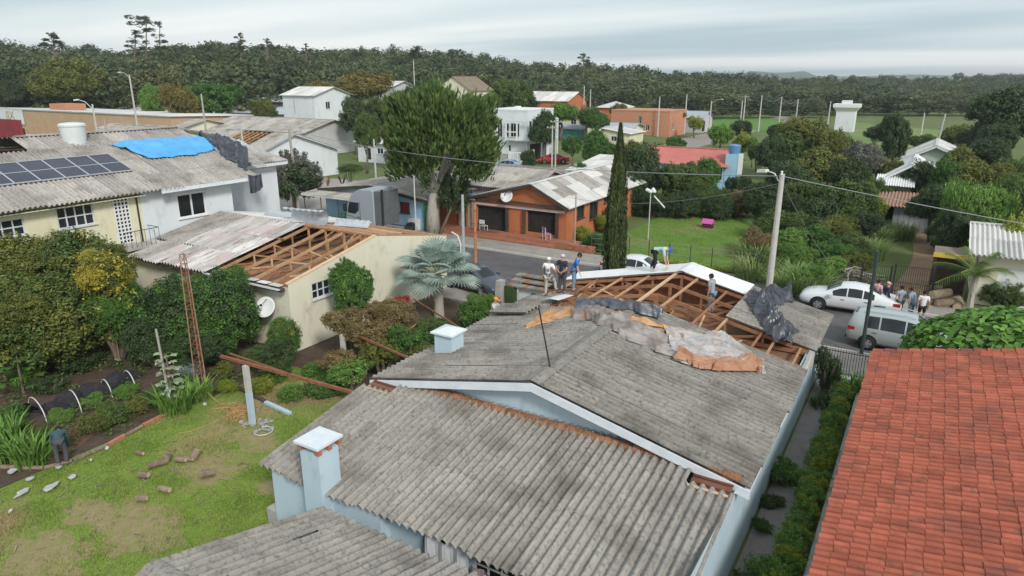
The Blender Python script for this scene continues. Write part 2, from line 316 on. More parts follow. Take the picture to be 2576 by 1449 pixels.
mat('brick', (0.33, 0.13, 0.075), (0.40, 0.18, 0.11), scale=6, rough=0.95, rnd=0.25)
mat('rope', (0.46, 0.24, 0.10), (0.54, 0.32, 0.15), scale=8, rough=0.9)
mat('cloth_white', (0.62, 0.62, 0.63), (0.55, 0.55, 0.57), scale=2, rough=0.9)
mat('cloth_mauve', (0.33, 0.245, 0.275), (0.28, 0.20, 0.23), scale=2, rough=0.9)
mat('rubber', (0.018, 0.018, 0.019), rough=0.8)
mat('rim', (0.52, 0.53, 0.55), rough=0.3, metal=0.7)
mat('car_silver', (0.43, 0.475, 0.475), rough=0.28, spec=0.6, metal=0.25)
mat('car_white', (0.68, 0.70, 0.71), rough=0.28, spec=0.6)
mat('car_dark', (0.075, 0.085, 0.105), rough=0.25, spec=0.6, metal=0.2)
mat('car_red', (0.50, 0.020, 0.035), rough=0.3, spec=0.6)
mat('car_bluegrey', (0.24, 0.31, 0.40), rough=0.3, spec=0.5)
mat('lamp_red', (0.35, 0.02, 0.02), rough=0.25)
mat('lamp_clear', (0.70, 0.72, 0.74), rough=0.15)
mat('truck_grey', (0.33, 0.375, 0.41), rough=0.35, spec=0.5)
mat('truck_back', (0.115, 0.125, 0.135), (0.15, 0.16, 0.17), scale=1.5, rough=0.5)
mat('door_red', (0.22, 0.035, 0.025), rough=0.6)
mat('door_green', (0.03, 0.17, 0.05), (0.04, 0.21, 0.07), scale=1, rough=0.8)
mat('barrel_green', (0.03, 0.13, 0.09), rough=0.5)
mat('terrace_red', (0.31, 0.125, 0.075), (0.38, 0.17, 0.105), scale=1.5, rough=0.8, c3=(0.25, 0.10, 0.06), s3=4, t3=(0.56, 0.7))
mat('chair_pink', (0.45, 0.16, 0.30), (0.30, 0.22, 0.45), scale=6, rough=0.7)
mat('kennel_pink', (0.52, 0.09, 0.33), rough=0.6)
mat('kennel_dark', (0.10, 0.02, 0.06), rough=0.7)
mat('yellow_paint', (0.62, 0.44, 0.07), rough=0.7)
mat('zinc', (0.29, 0.31, 0.335), (0.36, 0.38, 0.40), scale=1.3, rough=0.6, c3=(0.25, 0.19, 0.15), s3=2, t3=(0.6, 0.72))
mat('cable', (0.30, 0.31, 0.31), rough=0.7)
mat('hill', (0.055, 0.085, 0.045), (0.085, 0.115, 0.06), scale=0.004, rough=1)
leafmat('leaf_olive', (.115, .138, .034), (.20, .215, .052), scale=0.8, c3=(.27, .25, .055))
leafmat('leaf_dark', (0.0435, 0.0754, 0.0319), (0.0841, 0.1276, 0.0493), scale=0.5)
leafmat('leaf_mid', (0.0696, 0.1189, 0.0348), (0.1334, 0.1958, 0.0522), scale=0.5)
leafmat('leaf_bright', (0.1087, 0.2175, 0.0406), (0.1885, 0.3117, 0.0653), scale=0.9)
leafmat('leaf_citrus', (0.0580, 0.1334, 0.0319), (0.1160, 0.2248, 0.0493), scale=1.4)
leafmat('leaf_yellow', (0.3450, 0.2990, 0.0403), (0.4830, 0.4140, 0.0690), scale=1.5)
leafmat('leaf_lime', (0.2300, 0.2875, 0.0345), (0.3220, 0.3565, 0.0575), scale=1.5)
leafmat('leaf_brown', (0.1740, 0.1377, 0.0580), (0.2900, 0.2175, 0.0943), scale=1.2, c3=(0.3915, 0.3335, 0.1885))
leafmat('leaf_autumn', (0.1668, 0.1522, 0.0435), (0.2755, 0.2175, 0.0653), scale=0.35, c3=(0.1450, 0.1740, 0.0508))
leafmat('leaf_grey', (0.1232, 0.1334, 0.1015), (0.2175, 0.2248, 0.1812), scale=0.8)
leafmat('leaf_palm', (.25, .34, .29), (.37, .45, .40), scale=1.2, island=0.2)
leafmat('leaf_cane', (0.1522, 0.2392, 0.0725), (0.2755, 0.3480, 0.1232), scale=0.7)
leafmat('leaf_cypress', (0.0493, 0.0754, 0.0261), (0.0957, 0.1189, 0.0406), scale=1.1, island=0.35)
leafmat('leaf_forest', (.045, .074, .036), (.145, .175, .074), scale=0.11, island=0.3, c3=(.17, .175, .07), t3=(0.52, 0.66), s3=.055)
leafmat('leaf_vine', (0.1015, 0.2320, 0.0377), (0.1812, 0.3407, 0.0653), scale=1.6, island=0.3)
leafmat('leaf_pale', (0.2990, 0.3565, 0.2070), (0.3910, 0.4370, 0.2760), scale=2)
leafmat('leaf_silver', (0.1955, 0.2530, 0.2300), (0.2875, 0.3450, 0.3220), scale=2)
leafmat('leaf_red', (0.3450, 0.0460, 0.0345), (0.4370, 0.0805, 0.0575), scale=2)

# ------------------------------------------------------------------ the ground, road, pavements, fields, hills
def sheet(name, pts, z, m, sub=0):
    mb = MB(); mb.quad(*[(p[0], p[1], z) for p in pts]); return struct(mb.build(name, m))
def rect(x0, x1, y0, y1): return [(x0, y0), (x1, y0), (x1, y1), (x0, y1)]
sheet('ground', rect(-4500, 4500, -300, 6500), -0.02, 'ground')
sheet('lawn', rect(-14.35, -5.4, -20, 4.2), 0.0, 'lawn')
sheet('garden_soil', rect(-34, -14.4, -16, 4.4), 0.004, 'soil')
sheet('garden_soil', rect(-15.1, -5.5, 3.2, 14.2), 0.008, 'soil')
sheet('side_path', rect(5.7, 7.0, -12, 13.5), 0.012, 'path_grey')
sheet('road', rect(-140, 90, 17.5, 25.05), 0.0, 'asphalt')
def slab(name, x0, x1, y0, y1, z0, z1, m): return struct(MB().box(x0, x1, y0, y1, z0, z1).build(name, m))
slab('kerb', -140, 90, 25.05, 25.2, -0.1, 0.14, 'kerb')
slab('kerb', -140, 90, 17.35, 17.5, -0.1, 0.14, 'kerb')
slab('pavement', -140, 90, 25.2, 27.6, -0.1, 0.12, 'pavement')
slab('pavement', -140, 90, 14.2, 17.35, -0.1, 0.12, 'pavement')
sheet('lawn_across_street', rect(-11.8, 0.2, 27.6, 47.5), 0.004, 'lawn_green')
sheet('flower_strip_soil', rect(-11.5, 0.2, 27.62, 28.2), 0.012, 'soil_red')
sheet('side_street', rect(-36.5, -28.0, 48, 230), 0.004, 'cobble')
sheet('yard_gravel', rect(-64, -36.6, 26.5, 46), 0.008, 'pavement')
dp = []
for i in range(13):                                          # curved dirt drive behind the gate
    t = i / 12; y = 27.6 + 21 * t; xc = 8.5 - 0.6 * t + 1.3 * math.sin(t * 2.6); dp.append((xc, y, 1.35 - 0.25 * t))
mb = MB()
for a, b in zip(dp[:-1], dp[1:]): mb.quad((a[0] - a[2], a[1], 0.006), (a[0] + a[2], a[1], 0.006), (b[0] + b[2], b[1], 0.006), (b[0] - b[2], b[1], 0.006))
struct(mb.build('dirt_drive', 'dirt_red'))
def field(uvs, m='field', z=0.0): sheet('field', [PZ(u, v)[:2] for u, v in uvs], z, m)
field([(1800, 293), (1975, 300), (1960, 330), (1780, 325)], 'lawn_green', 0.01)
field([(2120, 305), (2450, 335), (2450, 385), (2150, 360)])
field([(2385, 243), (2500, 228), (2560, 232), (2470, 256)], 'lawn_green', 0.02)
def hill(name, u0, u1, prof, dist, m='hill'):
    mb = MB(); n = 40; top = []; bot = []; back = []
    for i in range(n + 1):
        u = u0 + (u1 - u0) * i / n; k = prof(i / n); p = PD(u, k, dist); q = PD(u, k, dist * 0.90); r = PD(u, k, dist * 1.12)
        top.append((p[0], p[1], p[2])); bot.append((q[0], q[1], -2)); back.append((r[0], r[1], -2))
    for i in range(n): mb.quad(bot[i], bot[i + 1], top[i + 1], top[i]); mb.quad(top[i], top[i + 1], back[i + 1], back[i])
    struct(mb.build(name, m))
hill('hill', 1850, 2060, lambda t: 196 - 15 * min(1, 6 * t, 6 * (1 - t)) - 2 * math.sin(t * 9), 2600)
hill('hill', 1960, 2700, lambda t: 195 - 6 * math.sin(min(1, t * 2.2) * math.pi * 0.5) - 1.8 * math.sin(t * 17), 3300)
hill('hill', -120, 2000, lambda t: 192 - 6 * math.sin(t * 11), 3600)
# ------------------------------------------------------------------ building kit
PITCHW = 0.235; SHW = 5 * PITCHW
def _sheet_mesh(name, waves, seg, amp=0.056):
    n = waves * seg + 3; V = []; 
    for j in (0.0, 1.0):
        for i in range(n + 1):
            x = i / seg * PITCHW; cc = (1 + math.cos(2 * math.pi * i / seg)) / 2; V.append((x, j, amp * (1 - 2 * (1 - cc) ** 1.4)))
    Q = [(i, i + 1, n + 2 + i, n + 1 + i) for i in range(n)]
    me = bpy.data.meshes.new(name); me.from_pydata(V, [], Q); me.polygons.foreach_set('use_smooth', [True] * n); me.update(); return me
SHEET_HI = _sheet_mesh('corrugated_sheet', 5, 12); SHEET_LO = _sheet_mesh('corrugated_sheet_far', 5, 5)
_sheet_cache = {}
def sheet_me(lod, m):
    k = (lod, m)
    if k not in _sheet_cache:
        me = (SHEET_HI if lod else SHEET_LO).copy(); me.materials.append(MATS[m]); _sheet_cache[k] = me
    return _sheet_cache[k]
def put(me, name, parent, M):
    o = bpy.data.objects.new(name, me); COL.objects.link(o)
    if parent is not None: o.parent = parent; M = Matrix.Translation(-base_of(parent)) @ M
    o.matrix_basis = M; return o
def basis(o, X, Y, Z): return Matrix(((X[0], Y[0], Z[0], o[0]), (X[1], Y[1], Z[1], o[1]), (X[2], Y[2], Z[2], o[2]), (0, 0, 0, 1)))
def sheet_roof(parent, o, e, Wd, up, L, rows, m, skip=None, lod=1, jit=0.028, name='roof_sheet', mats=None):
    """corrugated sheets: o eave corner, e eave direction, up slope direction, rows = list of row lengths or a count"""
    o = Vector(o); e = Vector(e).normalized(); up = Vector(up).normalized(); n = e.cross(up)
    if n.z < 0: n = -n
    if isinstance(rows, int): rows = [L / rows] * rows
    nc = max(1, round(Wd / SHW)); w = Wd / nc; kx = w / SHW; y = 0.0
    for j, rl in enumerate(rows):
        for i in range(nc):
            if skip and skip(i, j): continue
            mm = mats(i, j) if mats else m
            lift = 0.03 + (i % 2) * 0.007 + (RNG.random() - 0.5) * 0.008
            p = o + e * (w * i) + up * (y - (RNG.random() * jit * 3 if j == 0 else 0)) + n * (lift + 0.022)
            ln = rl + (0.10 if j < len(rows) - 1 else 0.0)
            Yv = up * ln - n * 0.022 + e * ((RNG.random() - 0.5) * jit)
            put(sheet_me(lod, mm), name, parent, basis(p, e * kx, Yv, n))
        y += rl
def wall(mb, p0, p1, z0, z1, ops=(), depth=0.14, gable=None):
    p0 = Vector((p0[0], p0[1], 0)); p1 = Vector((p1[0], p1[1], 0)); L = (p1 - p0).length; d = (p1 - p0) / L; nrm = Vector((d.y, -d.x, 0))
    A = sorted({0.0, L, *[round(v, 4) for o in ops for v in o[:2]]}); Zs = sorted({z0, z1, *[round(v, 4) for o in ops for v in o[2:4]]})
    P = lambda a, z, k=0.0: tuple(p0 + d * a - nrm * k + Vector((0, 0, z)))
    for a, b in zip(A[:-1], A[1:]):
        for c, e in zip(Zs[:-1], Zs[1:]):
            am, zm = (a + b) / 2, (c + e) / 2
            if any(o[0] < am < o[1] and o[2] < zm < o[3] for o in ops): continue
            mb.quad(P(a, c), P(b, c), P(b, e), P(a, e))
    for o in ops:
        a, b, c, e = o[:4]
        mb.quad(P(a, c), P(a, e), P(a, e, depth), P(a, c, depth)); mb.quad(P(b, e), P(b, c), P(b, c, depth), P(b, e, depth))
        mb.quad(P(a, e), P(b, e), P(b, e, depth), P(a, e, depth)); mb.quad(P(b, c), P(a, c), P(a, c, depth), P(b, c, depth))
    if gable: mb.quad(P(0, z1), P(L, z1), P(gable[0] * L, gable[1]))
def opening(parent, p0, p1, op, nx=2, nz=1, kind='window', frame='paint_white', pane='glass', depth=0.14, bar=0.05):
    p0 = Vector((p0[0], p0[1], 0)); p1 = Vector((p1[0], p1[1], 0)); d = (p1 - p0).normalized(); nrm = Vector((d.y, -d.x, 0))
    a, b, c, e = op[:4]; P = lambda t, z, k: p0 + d * t - nrm * k + Vector((0, 0, z))
    if kind == 'dark':
        mb = MB(); mb.quad(P(a, c, depth), P(b, c, depth), P(b, e, depth), P(a, e, depth)); mb.build('dark_opening_panel', pane, parent); return  # flat panel coloured dark in place of the unlit space behind
    mb = MB(); k = depth * 0.55; h = bar / 2
    for t in [a + h] + [a + (b - a) * i / nx for i in range(1, nx)] + [b - h]: mb.beam(P(t, c, k), P(t, e, k), bar, bar, up=nrm)
    for i in range(nz + 1):
        z = c + h if i == 0 else (e - h if i == nz else c + (e - c) * i / nz); mb.beam(P(a, z, k), P(b, z, k), bar * 0.9, bar * 0.9)
    if kind == 'window': mb.beam(P(a - 0.06, c - 0.02, -0.03), P(b + 0.06, c - 0.02, -0.03), 0.14, 0.05)
    f = mb.build('window' if kind == 'window' else 'door', frame, parent)
    for i in range(nx):                                      # one pane per leaf
        a1, b1 = a + (b - a) * i / nx, a + (b - a) * (i + 1) / nx; kk = k + 0.02
        q = MB(); q.quad(P(a1, c, kk), P(b1, c, kk), P(b1, e, kk), P(a1, e, kk)); q.build('pane' if kind == 'window' else 'door_leaf', pane, f)
FACE = {'-y': lambda b: ((b[0], b[2]), (b[1], b[2])), '+x': lambda b: ((b[1], b[2]), (b[1], b[3])), '+y': lambda b: ((b[1], b[3]), (b[0], b[3])), '-x': lambda b: ((b[0], b[3]), (b[0], b[2]))}
def house(name, label, b, ez, rz, axis, wm, rm, ops={}, over=0.45, rows=2, lod=0, cat='house', z0=0.0, frame='paint_white', fascia=None, skip=None, mats=None, ridge_off=0.5, root=None, jit=0.01):
    """b = (x0, x1, y0, y1). axis: 'y' / 'x' ridge direction, 'hip', 'flat', 'mono+x', 'mono-x', 'mono+y', 'mono-y' (the high side)"""
    x0, x1, y0, y1 = b; r = root or thing(name, label, cat, ((x0 + x1) / 2, (y0 + y1) / 2, z0))
    for fk, fn in FACE.items():
        p0, p1 = fn(b); L = math.hypot(p1[0] - p0[0], p1[1] - p0[1]); o = [w for w in ops.get(fk, [])]
        g = None; zt = ez
        if axis == 'y' and fk in ('-y', '+y'): g = (ridge_off if fk == '-y' else 1 - ridge_off, rz)
        if axis == 'x' and fk in ('+x', '-x'): g = (ridge_off if fk == '+x' else 1 - ridge_off, rz)
        if axis.startswith('mono'):
            if fk == axis[4:]: zt = rz
            elif fk[1] != axis[5]:
                hi_first = (fk, axis[4:]) in (('-y', '-x'), ('+x', '-y'), ('+y', '+x'), ('-x', '+y')); g = (0.0 if hi_first else 1.0, rz)
        mb = MB(); wall(mb, p0, p1, z0, zt, [w[:4] for w in o], gable=g); wo_ = mb.build('wall', wm, r)
        for w in o:
            k = w[4] if len(w) > 4 else 'window'; nx = w[5] if len(w) > 5 else 2; pane = w[6] if len(w) > 6 else ('glass' if k == 'window' else ('wood_dark' if k == 'door' else 'dark_room'))
            opening(r, p0, p1, w, nx, 1, k, frame, pane)
    v = over
    if axis == 'flat':
        mb = MB(); mb.box(x0 - v, x1 + v, y0 - v, y1 + v, ez + 0.003, rz); mb.build('roof', rm, r)
    elif axis == 'y':
        xm = x0 + (x1 - x0) * ridge_off; H = rz - ez
        for sgn, xe in ((1, x1), (-1, x0)):
            wdt = abs(xe - xm); sl = H / wdt; up = Vector((-sgn * 1, 0, sl)); Lg = (wdt + v) * math.sqrt(1 + sl * sl)
            sheet_roof(r, (xe + sgn * v, y0 - v, ez - sl * v), (0, 1, 0), y1 - y0 + 2 * v, up, Lg, rows, rm, lod=lod, skip=(lambda i, j, s=sgn: skip(s, i, j)) if skip else None, mats=mats, jit=jit)
        MB().beam((xm, y0 - v, rz + 0.085), (xm, y1 + v, rz + 0.085), 0.3, 0.05).build('ridge_cap', rm, r)
        if fascia:
            for yy in (y0 - v - 0.02,):
                for xe, sgn in ((x1, 1), (x0, -1)):
                    sl = H / abs(xe - xm); MB().beam((xm, yy, rz - 0.06), (xe + sgn * v, yy, ez - sl * v - 0.06), 0.05, 0.2).build('fascia', fascia, r)
    elif axis == 'x':
        ym = y0 + (y1 - y0) * ridge_off; H = rz - ez
        for sgn, ye in ((1, y1), (-1, y0)):
            wdt = abs(ye - ym); sl = H / wdt; up = Vector((0, -sgn, sl)); Lg = (wdt + v) * math.sqrt(1 + sl * sl)
            sheet_roof(r, (x0 - v, ye + sgn * v, ez - sl * v), (1, 0, 0), x1 - x0 + 2 * v, up, Lg, rows, rm, lod=lod, skip=(lambda i, j, s=sgn: skip(s, i, j)) if skip else None, mats=mats, jit=jit)
        MB().beam((x0 - v, ym, rz + 0.085), (x1 + v, ym, rz + 0.085), 0.3, 0.05).build('ridge_cap', rm, r)
        if fascia:
            for xx in (x1 + v + 0.02,):
                for ye, sgn in ((y1, 1), (y0, -1)):
                    sl = H / abs(ye - ym); MB().beam((xx, ym, rz - 0.06), (xx, ye + sgn * v, ez - sl * v - 0.06), 0.05, 0.2).build('fascia', fascia, r)
    elif axis == 'hip':
        k = min(x1 - x0, y1 - y0) / 2 + v; a = [(x0 - v, y0 - v), (x1 + v, y0 - v), (x1 + v, y1 + v), (x0 - v, y1 + v)]
        if x1 - x0 > y1 - y0: r1, r2 = (x0 - v + k, (y0 + y1) / 2), (x1 + v - k, (y0 + y1) / 2); fs = [(0, 1, 5, 4), (1, 2, 5), (2, 3, 4, 5), (3, 0, 4)]
        else: r1, r2 = ((x0 + x1) / 2, y0 - v + k), ((x0 + x1) / 2, y1 + v - k); fs = [(0, 1, 4), (1, 2, 5, 4), (2, 3, 5), (3, 0, 4, 5)]
        vs = [(*p, ez) for p in a] + [(*r1, rz), (*r2, rz)]
        for f in fs:
            m2 = MB(); m2.prism([vs[q] for q in f], (0, 0, 0.07)); m2.build('roof_slope', rm, r)
        for p_ in ((0, 4 if True else 5), (1, 4 if fs[0] == (0, 1, 4) else 5), (2, 5), (3, 4 if x1 - x0 > y1 - y0 else 5)):
            q1, q2 = Vector(vs[p_[0]]), Vector(vs[p_[1]]); MB().beam(q1 + Vector((0, 0, 0.09)), q2 + Vector((0, 0, 0.09)), 0.25, 0.05).build('hip_cap', rm, r)
    else:                                                    # mono pitch
        s, ax = (1 if axis[4] == '+' else -1), axis[5]; H = rz - ez
        if ax == 'x':
            lo = x0 if s > 0 else x1; wdt = x1 - x0; sl = H / wdt
            sheet_roof(r, (lo - s * v, y0 - v, ez - sl * v), (0, 1, 0), y1 - y0 + 2 * v, (s, 0, sl), (wdt + 2 * v) * math.sqrt(1 + sl * sl), rows, rm, lod=lod, mats=mats, jit=jit, skip=(lambda i, j: skip(1, i, j)) if skip else None)
        else:
            lo = y0 if s > 0 else y1; wdt = y1 - y0; sl = H / wdt
            sheet_roof(r, (x0 - v, lo - s * v, ez - sl * v), (1, 0, 0), x1 - x0 + 2 * v, (0, s, sl), (wdt + 2 * v) * math.sqrt(1 + sl * sl), rows, rm, lod=lod, mats=mats, jit=jit, skip=(lambda i, j: skip(1, i, j)) if skip else None)
    return r

# ------------------------------------------------------------------ the blue house with the torn roof
RS = 0.224; RZ = 4.02
def rz_main(x): return RZ - RS * abs(x)
main = thing('house', 'pale blue house whose grey corrugated roof is torn open to the rafters', 'house', (0, 6, 0))
mb = MB(); wall(mb, (5.62, -4.5), (5.62, 13.7), 0, 2.66); mb.build('wall', 'wall_blue', main)
mb = MB(); wall(mb, (-5.5, 13.7), (-5.5, -4.7), 0, 2.02, [(9.0, 10.4, 0.9, 1.9), (4.2, 5.6, 0.9, 1.9)])
mb.build('wall', 'wall_blue', main)
for op in ((9.0, 10.4, 0.9, 1.9), (4.2, 5.6, 0.9, 1.9)): opening(main, (-5.5, 13.7), (-5.5, -4.7), op, 2)
mb = MB(); wall(mb, (-5.5, 13.7), (-5.5, 0), 2.02, 2.7); mb.build('wall', 'wall_blue', main)
mb = MB(); wall(mb, (5.62, 13.7), (-5.5, 13.7), 0, 2.66, gable=(0.5, 3.88)); mb.build('wall', 'wall_orange', main)
mb = MB(); mb.quad((-5.6, 0.0, 2.0), (5.62, 0.0, 2.0), (5.62, 0.0, 2.72), (0, 0.0, 3.96), (-5.6, 0.0, 2.72)); mb.build('gable_wall', 'wall_blue', main)
# roof sheets in front of the hole, pale new sheets along the back, the patch left on the right
YF0, YF1 = -0.4, 7.55
Ls = 5.95 * math.sqrt(1 + RS * RS)
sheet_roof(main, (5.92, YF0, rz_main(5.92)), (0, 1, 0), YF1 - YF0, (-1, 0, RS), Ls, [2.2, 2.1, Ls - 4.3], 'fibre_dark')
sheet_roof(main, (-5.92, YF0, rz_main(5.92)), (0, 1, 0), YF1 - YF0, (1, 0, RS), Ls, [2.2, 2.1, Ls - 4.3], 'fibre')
def part_slope(x_eave, y0, y1, x_top, m, rows, sgn): 
    L = abs(x_eave - x_top) * math.sqrt(1 + RS * RS)
    sheet_roof(main, (x_eave, y0, rz_main(x_eave)), (0, 1, 0), y1 - y0, (-sgn, 0, RS), L, rows, m)
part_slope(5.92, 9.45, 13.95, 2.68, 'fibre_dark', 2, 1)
part_slope(2.62, 12.5, 14.1, 0.0, 'sheet_white', 1, 1)
part_slope(-5.7, 12.5, 14.1, 0.0, 'sheet_white', 2, -1)
part_slope(-5.95, 7.6, 9.75, -3.9, 'fibre', 1, -1)
mb_ = [(-0.26, 0.0), (-0.13, 0.045), (0.0, 0.075), (0.13, 0.045), (0.26, 0.0)]
def ridge_cap(parent, x, y0, y1, z, m):
    mb = MB()
    for (a, b), (c, d) in zip(mb_[:-1], mb_[1:]): mb.quad((x + a, y0, z + b), (x + c, y0, z + d), (x + c, y1, z + d), (x + a, y1, z + b))
    mb.build('ridge_cap', m, parent)
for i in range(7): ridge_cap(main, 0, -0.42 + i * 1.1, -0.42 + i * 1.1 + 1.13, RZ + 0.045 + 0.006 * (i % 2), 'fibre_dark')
ridge_cap(main, 0, 12.48, 14.12, RZ + 0.05, 'sheet_white')
# white barge boards of the front gable
for sg in (1, -1):
    mb = MB(); x1 = 5.95 * sg
    mb.prism([(0, -0.44, RZ + 0.02), (x1, -0.44, rz_main(x1) + 0.02), (x1, -0.44, rz_main(x1) - 0.2), (0, -0.44, RZ - 0.22)], (0, 0.05, 0)); mb.build('barge_board', 'fascia_white', main)
    mb = MB(); mb.prism([(0, -0.39, RZ - 0.17), (x1 * 0.97, -0.39, rz_main(x1 * 0.97) - 0.15), (x1 * 0.97, -0.0, rz_main(x1 * 0.97) - 0.15), (0, -0.0, RZ - 0.17)], (0, 0, 0.02)); mb.build('soffit', 'fascia_white', main)
MB().beam((5.9, -0.4, 2.64), (5.9, 7.5, 2.64), 0.05, 0.14).build('eave_board', 'fascia_white', main)
MB().beam((5.86, 7.6, 2.62), (5.86, 9.45, 2.62), 0.06, 0.12).build('eave_board', 'wood_pale', main)
# attic floor boards and framing
for i in range(14):
    y = 7.0 + i * 0.48
    MB().box(-5.4, 5.5, y, y + 0.465, 2.44 + RNG.random() * 0.02, 2.47 + RNG.random() * 0.02).build('ceiling_board', 'attic_dust', main)
def bm(name, p, q, w, h, m, parent=main): return MB().beam(p, q, w, h).build(name, m, parent)
for y in (7.9, 9.5, 11.1, 12.6):                             # trusses across the house
    bm('tie_beam', (-5.6, y, 2.62), (5.6, y, 2.62), 0.06, 0.14, 'wood_red')
    for sg in (1, -1):
        bm('truss_chord', (0, y + 0.02 * sg, 3.86), (5.7 * sg, y + 0.02 * sg, rz_main(5.7) - 0.08), 0.055, 0.13, 'wood_red')
        for a, b in ((1.3, 1.3), (2.7, 1.3), (2.7, 2.7), (4.1, 2.7), (4.1, 4.1)):
            bm('truss_web', (a * sg, y + 0.035, rz_main(a) - 0.16), (b * sg, y + 0.035, 2.66), 0.05, 0.09, 'wood_red')
    bm('king_post', (0, y, 2.62), (0, y, 3.86), 0.06, 0.11, 'wood_red')
for x, y0, y1, m, w in ((-5.1, 9.6, 12.6, 'wood_raw', .07), (-3.9, 7.5, 12.6, 'wood_red', .07), (-2.75, 7.4, 12.6, 'wood_raw', .075), (-1.5, 7.3, 12.6, 'wood_raw', .075), (-0.25, 7.3, 12.65, 'wood_pale', .11), (0.62, 7.3, 12.6, 'wood_raw', .085), (1.95, 7.4, 12.4, 'wood_red', .07), (2.75, 7.4, 12.6, 'wood_raw', .08), (4.05, 7.5, 9.6, 'wood_red', .07), (4.6, 7.5, 9.6, 'wood_raw', .08), (5.45, 7.5, 9.6, 'wood_raw', .07)):
    z = rz_main(x) - 0.035; bm('purlin', (x, y0, z + RNG.random() * .02), (x + (RNG.random() - .5) * .12, y1, z), w, 0.07, m)
for k in range(26):                                          # broken and loose laths inside
    x = RNG.uniform(-4.6, 4.6); y = RNG.uniform(7.6, 12.2); a = RNG.uniform(0, math.pi); l = RNG.uniform(0.4, 1.3); z = 2.52 + RNG.random() * 0.35
    if x > 2.6 and y > 9.3: continue
    bm('loose_lath', (x - l * math.cos(a), y - l * math.sin(a), z), (x + l * math.cos(a), y + l * math.sin(a), z + RNG.uniform(-0.05, 0.4)), 0.06, 0.03, RNG.choice(['wood_raw', 'wood_red', 'wood_pale', 'wood_red']))
for k in range(9):
    x = -5.3 + k * 1.28
    MB().box(x, min(x + 1.25, 5.5), 13.42, 13.5, 2.5, min(rz_main(x), rz_main(min(x + 1.25, 5.5))) - 0.07).build('inner_wall_panel', 'inner_brick', main)
# lean-to in front
LZ0, LZ1, LY0, LY1 = 2.03, 2.86, -4.98, -0.03
lsl = (LZ1 - LZ0) / (LY1 - LY0); LL = (LY1 - LY0) * math.sqrt(1 + lsl * lsl)
chim = (-3.88, -3.2, -5.2, -4.5)
def lskip(i, j): return j == 2 and i in (0, 9)
sheet_roof(main, (-5.78, LY0, LZ0), (1, 0, 0), 11.42, (0, 1, lsl), LL, [2.05, LL - 2.05 - 0.92, 0.92], 'fibre', skip=lskip)
def lz(y): return LZ0 + lsl * (y - LY0)
for x0, x1 in ((-5.72, -4.74), (4.62, 5.58)):
    for k in range(4):
        MB().box(x0, x1, -0.95 + k * 0.22, -0.75 + k * 0.22, lz(-0.85 + k * 0.22) - 0.06, lz(-0.85 + k * .22) - 0.02).build('roof_board', 'plank_red', main)
    bm('lath', (x0, -0.98, lz(-0.98) + 0.06), (x1, -0.98, lz(-0.98) + 0.06), 0.05, 0.04, 'wood_pale')
mb = MB(); wall(mb, (-5.5, -4.82), (-1.65, -4.82), 0, 2.02); mb.quad((-1.65, -4.82, 0), (-1.65, -4.5, 0), (-1.65, -4.5, 2.02), (-1.65, -4.82, 2.02)); mb.quad((-5.5, -4.7, 0), (-5.5, -4.82, 0), (-5.5, -4.82, 2.02), (-5.5, -4.7, 2.02)); mb.build('wall', 'wall_blue', main)
wops = [(1.05, 2.0, 0.55, 1.86), (2.5, 3.6, 0.55, 1.86), (4.3, 5.4, 0.55, 1.86), (5.8, 6.9, 0.55, 1.86)]
mb = MB(); wall(mb, (-1.65, -4.5), (5.62, -4.5), 0, 2.0, wops); mb.build('wall', 'wall_blue', main)
for op in wops: opening(main, (-1.65, -4.5), (5.62, -4.5), op, 3, 5, pane='glass_dark', bar=0.035)
for k in range(26):                                          # clay capping where the lean-to meets the gable
    mb = MB(); x = -4.35 + k * 0.385; r1, r2 = 0.15, 0.12; vs = []
    for xx, r in ((0, r1), (0.43, r2)):
        for q in range(7): t = math.pi * q / 6; vs.append((x + xx, -0.2 + r * math.cos(t) * 1.15, LZ1 - 0.045 + r * math.sin(t)))
    mb.add(vs, [(q, q + 1, 8 + q, 7 + q) for q in range(6)]); mb.build('ridge_tile', 'ridge_tile', main, smooth=True)
mb = MB(); mb.box(-3.86, -3.22, -5.16, -4.5, 0, 3.22); ch = mb.build('chimney', 'wall_blue', main)
mb = MB(); mb.box(-3.95, -3.13, -5.26, -4.4, 3.4, 3.47); mb.build('chimney_cap', 'fascia_white', ch)
for a, b in ((-3.86, -5.16), (-3.22, -5.16), (-3.22, -4.5), (-3.86, -4.5), (-3.22, -4.83)): MB().box(a - 0.05 if a < -3.5 else a - .1, a + .1 if a < -3.5 else a + .05, b - 0.03, b + 0.09, 3.22, 3.4).build('chimney_brick', 'brick', ch)
mb = MB(); mb.box(-5.22, -4.5, 2.05, 2.75, 2.5, 3.66); ch2 = mb.build('chimney', 'wall_blue', main)
mb = MB(); mb.add([(-5.32, 1.95, 3.66), (-4.4, 1.95, 3.66), (-4.4, 2.85, 3.66), (-5.32, 2.85, 3.66), (-5.32, 1.95, 3.72), (-4.4, 1.95, 3.72), (-4.4, 2.85, 3.72), (-5.32, 2.85, 3.72), (-4.86, 2.4, 3.86)], [(3, 2, 1, 0), (0, 1, 5, 4), (1, 2, 6, 5), (2, 3, 7, 6), (3, 0, 4, 7), (4, 5, 8), (5, 6, 8), (6, 7, 8), (7, 4, 8)]); mb.build('chimney_cap', 'fascia_white', ch2)
tag(MB().path([(0.05, 0.64, 4.0), (-0.15, 0.64, 4.9), (-0.37, 0.64, 5.85)], 0.022).build('antenna_pole', 'metal_dark'), 'thin black antenna pole leaning on the ridge of the blue house', 'antenna')
MB().box(-6.0, -5.5, -4.75, -4.1, 0, 0.5).build('step', 'concrete', main)
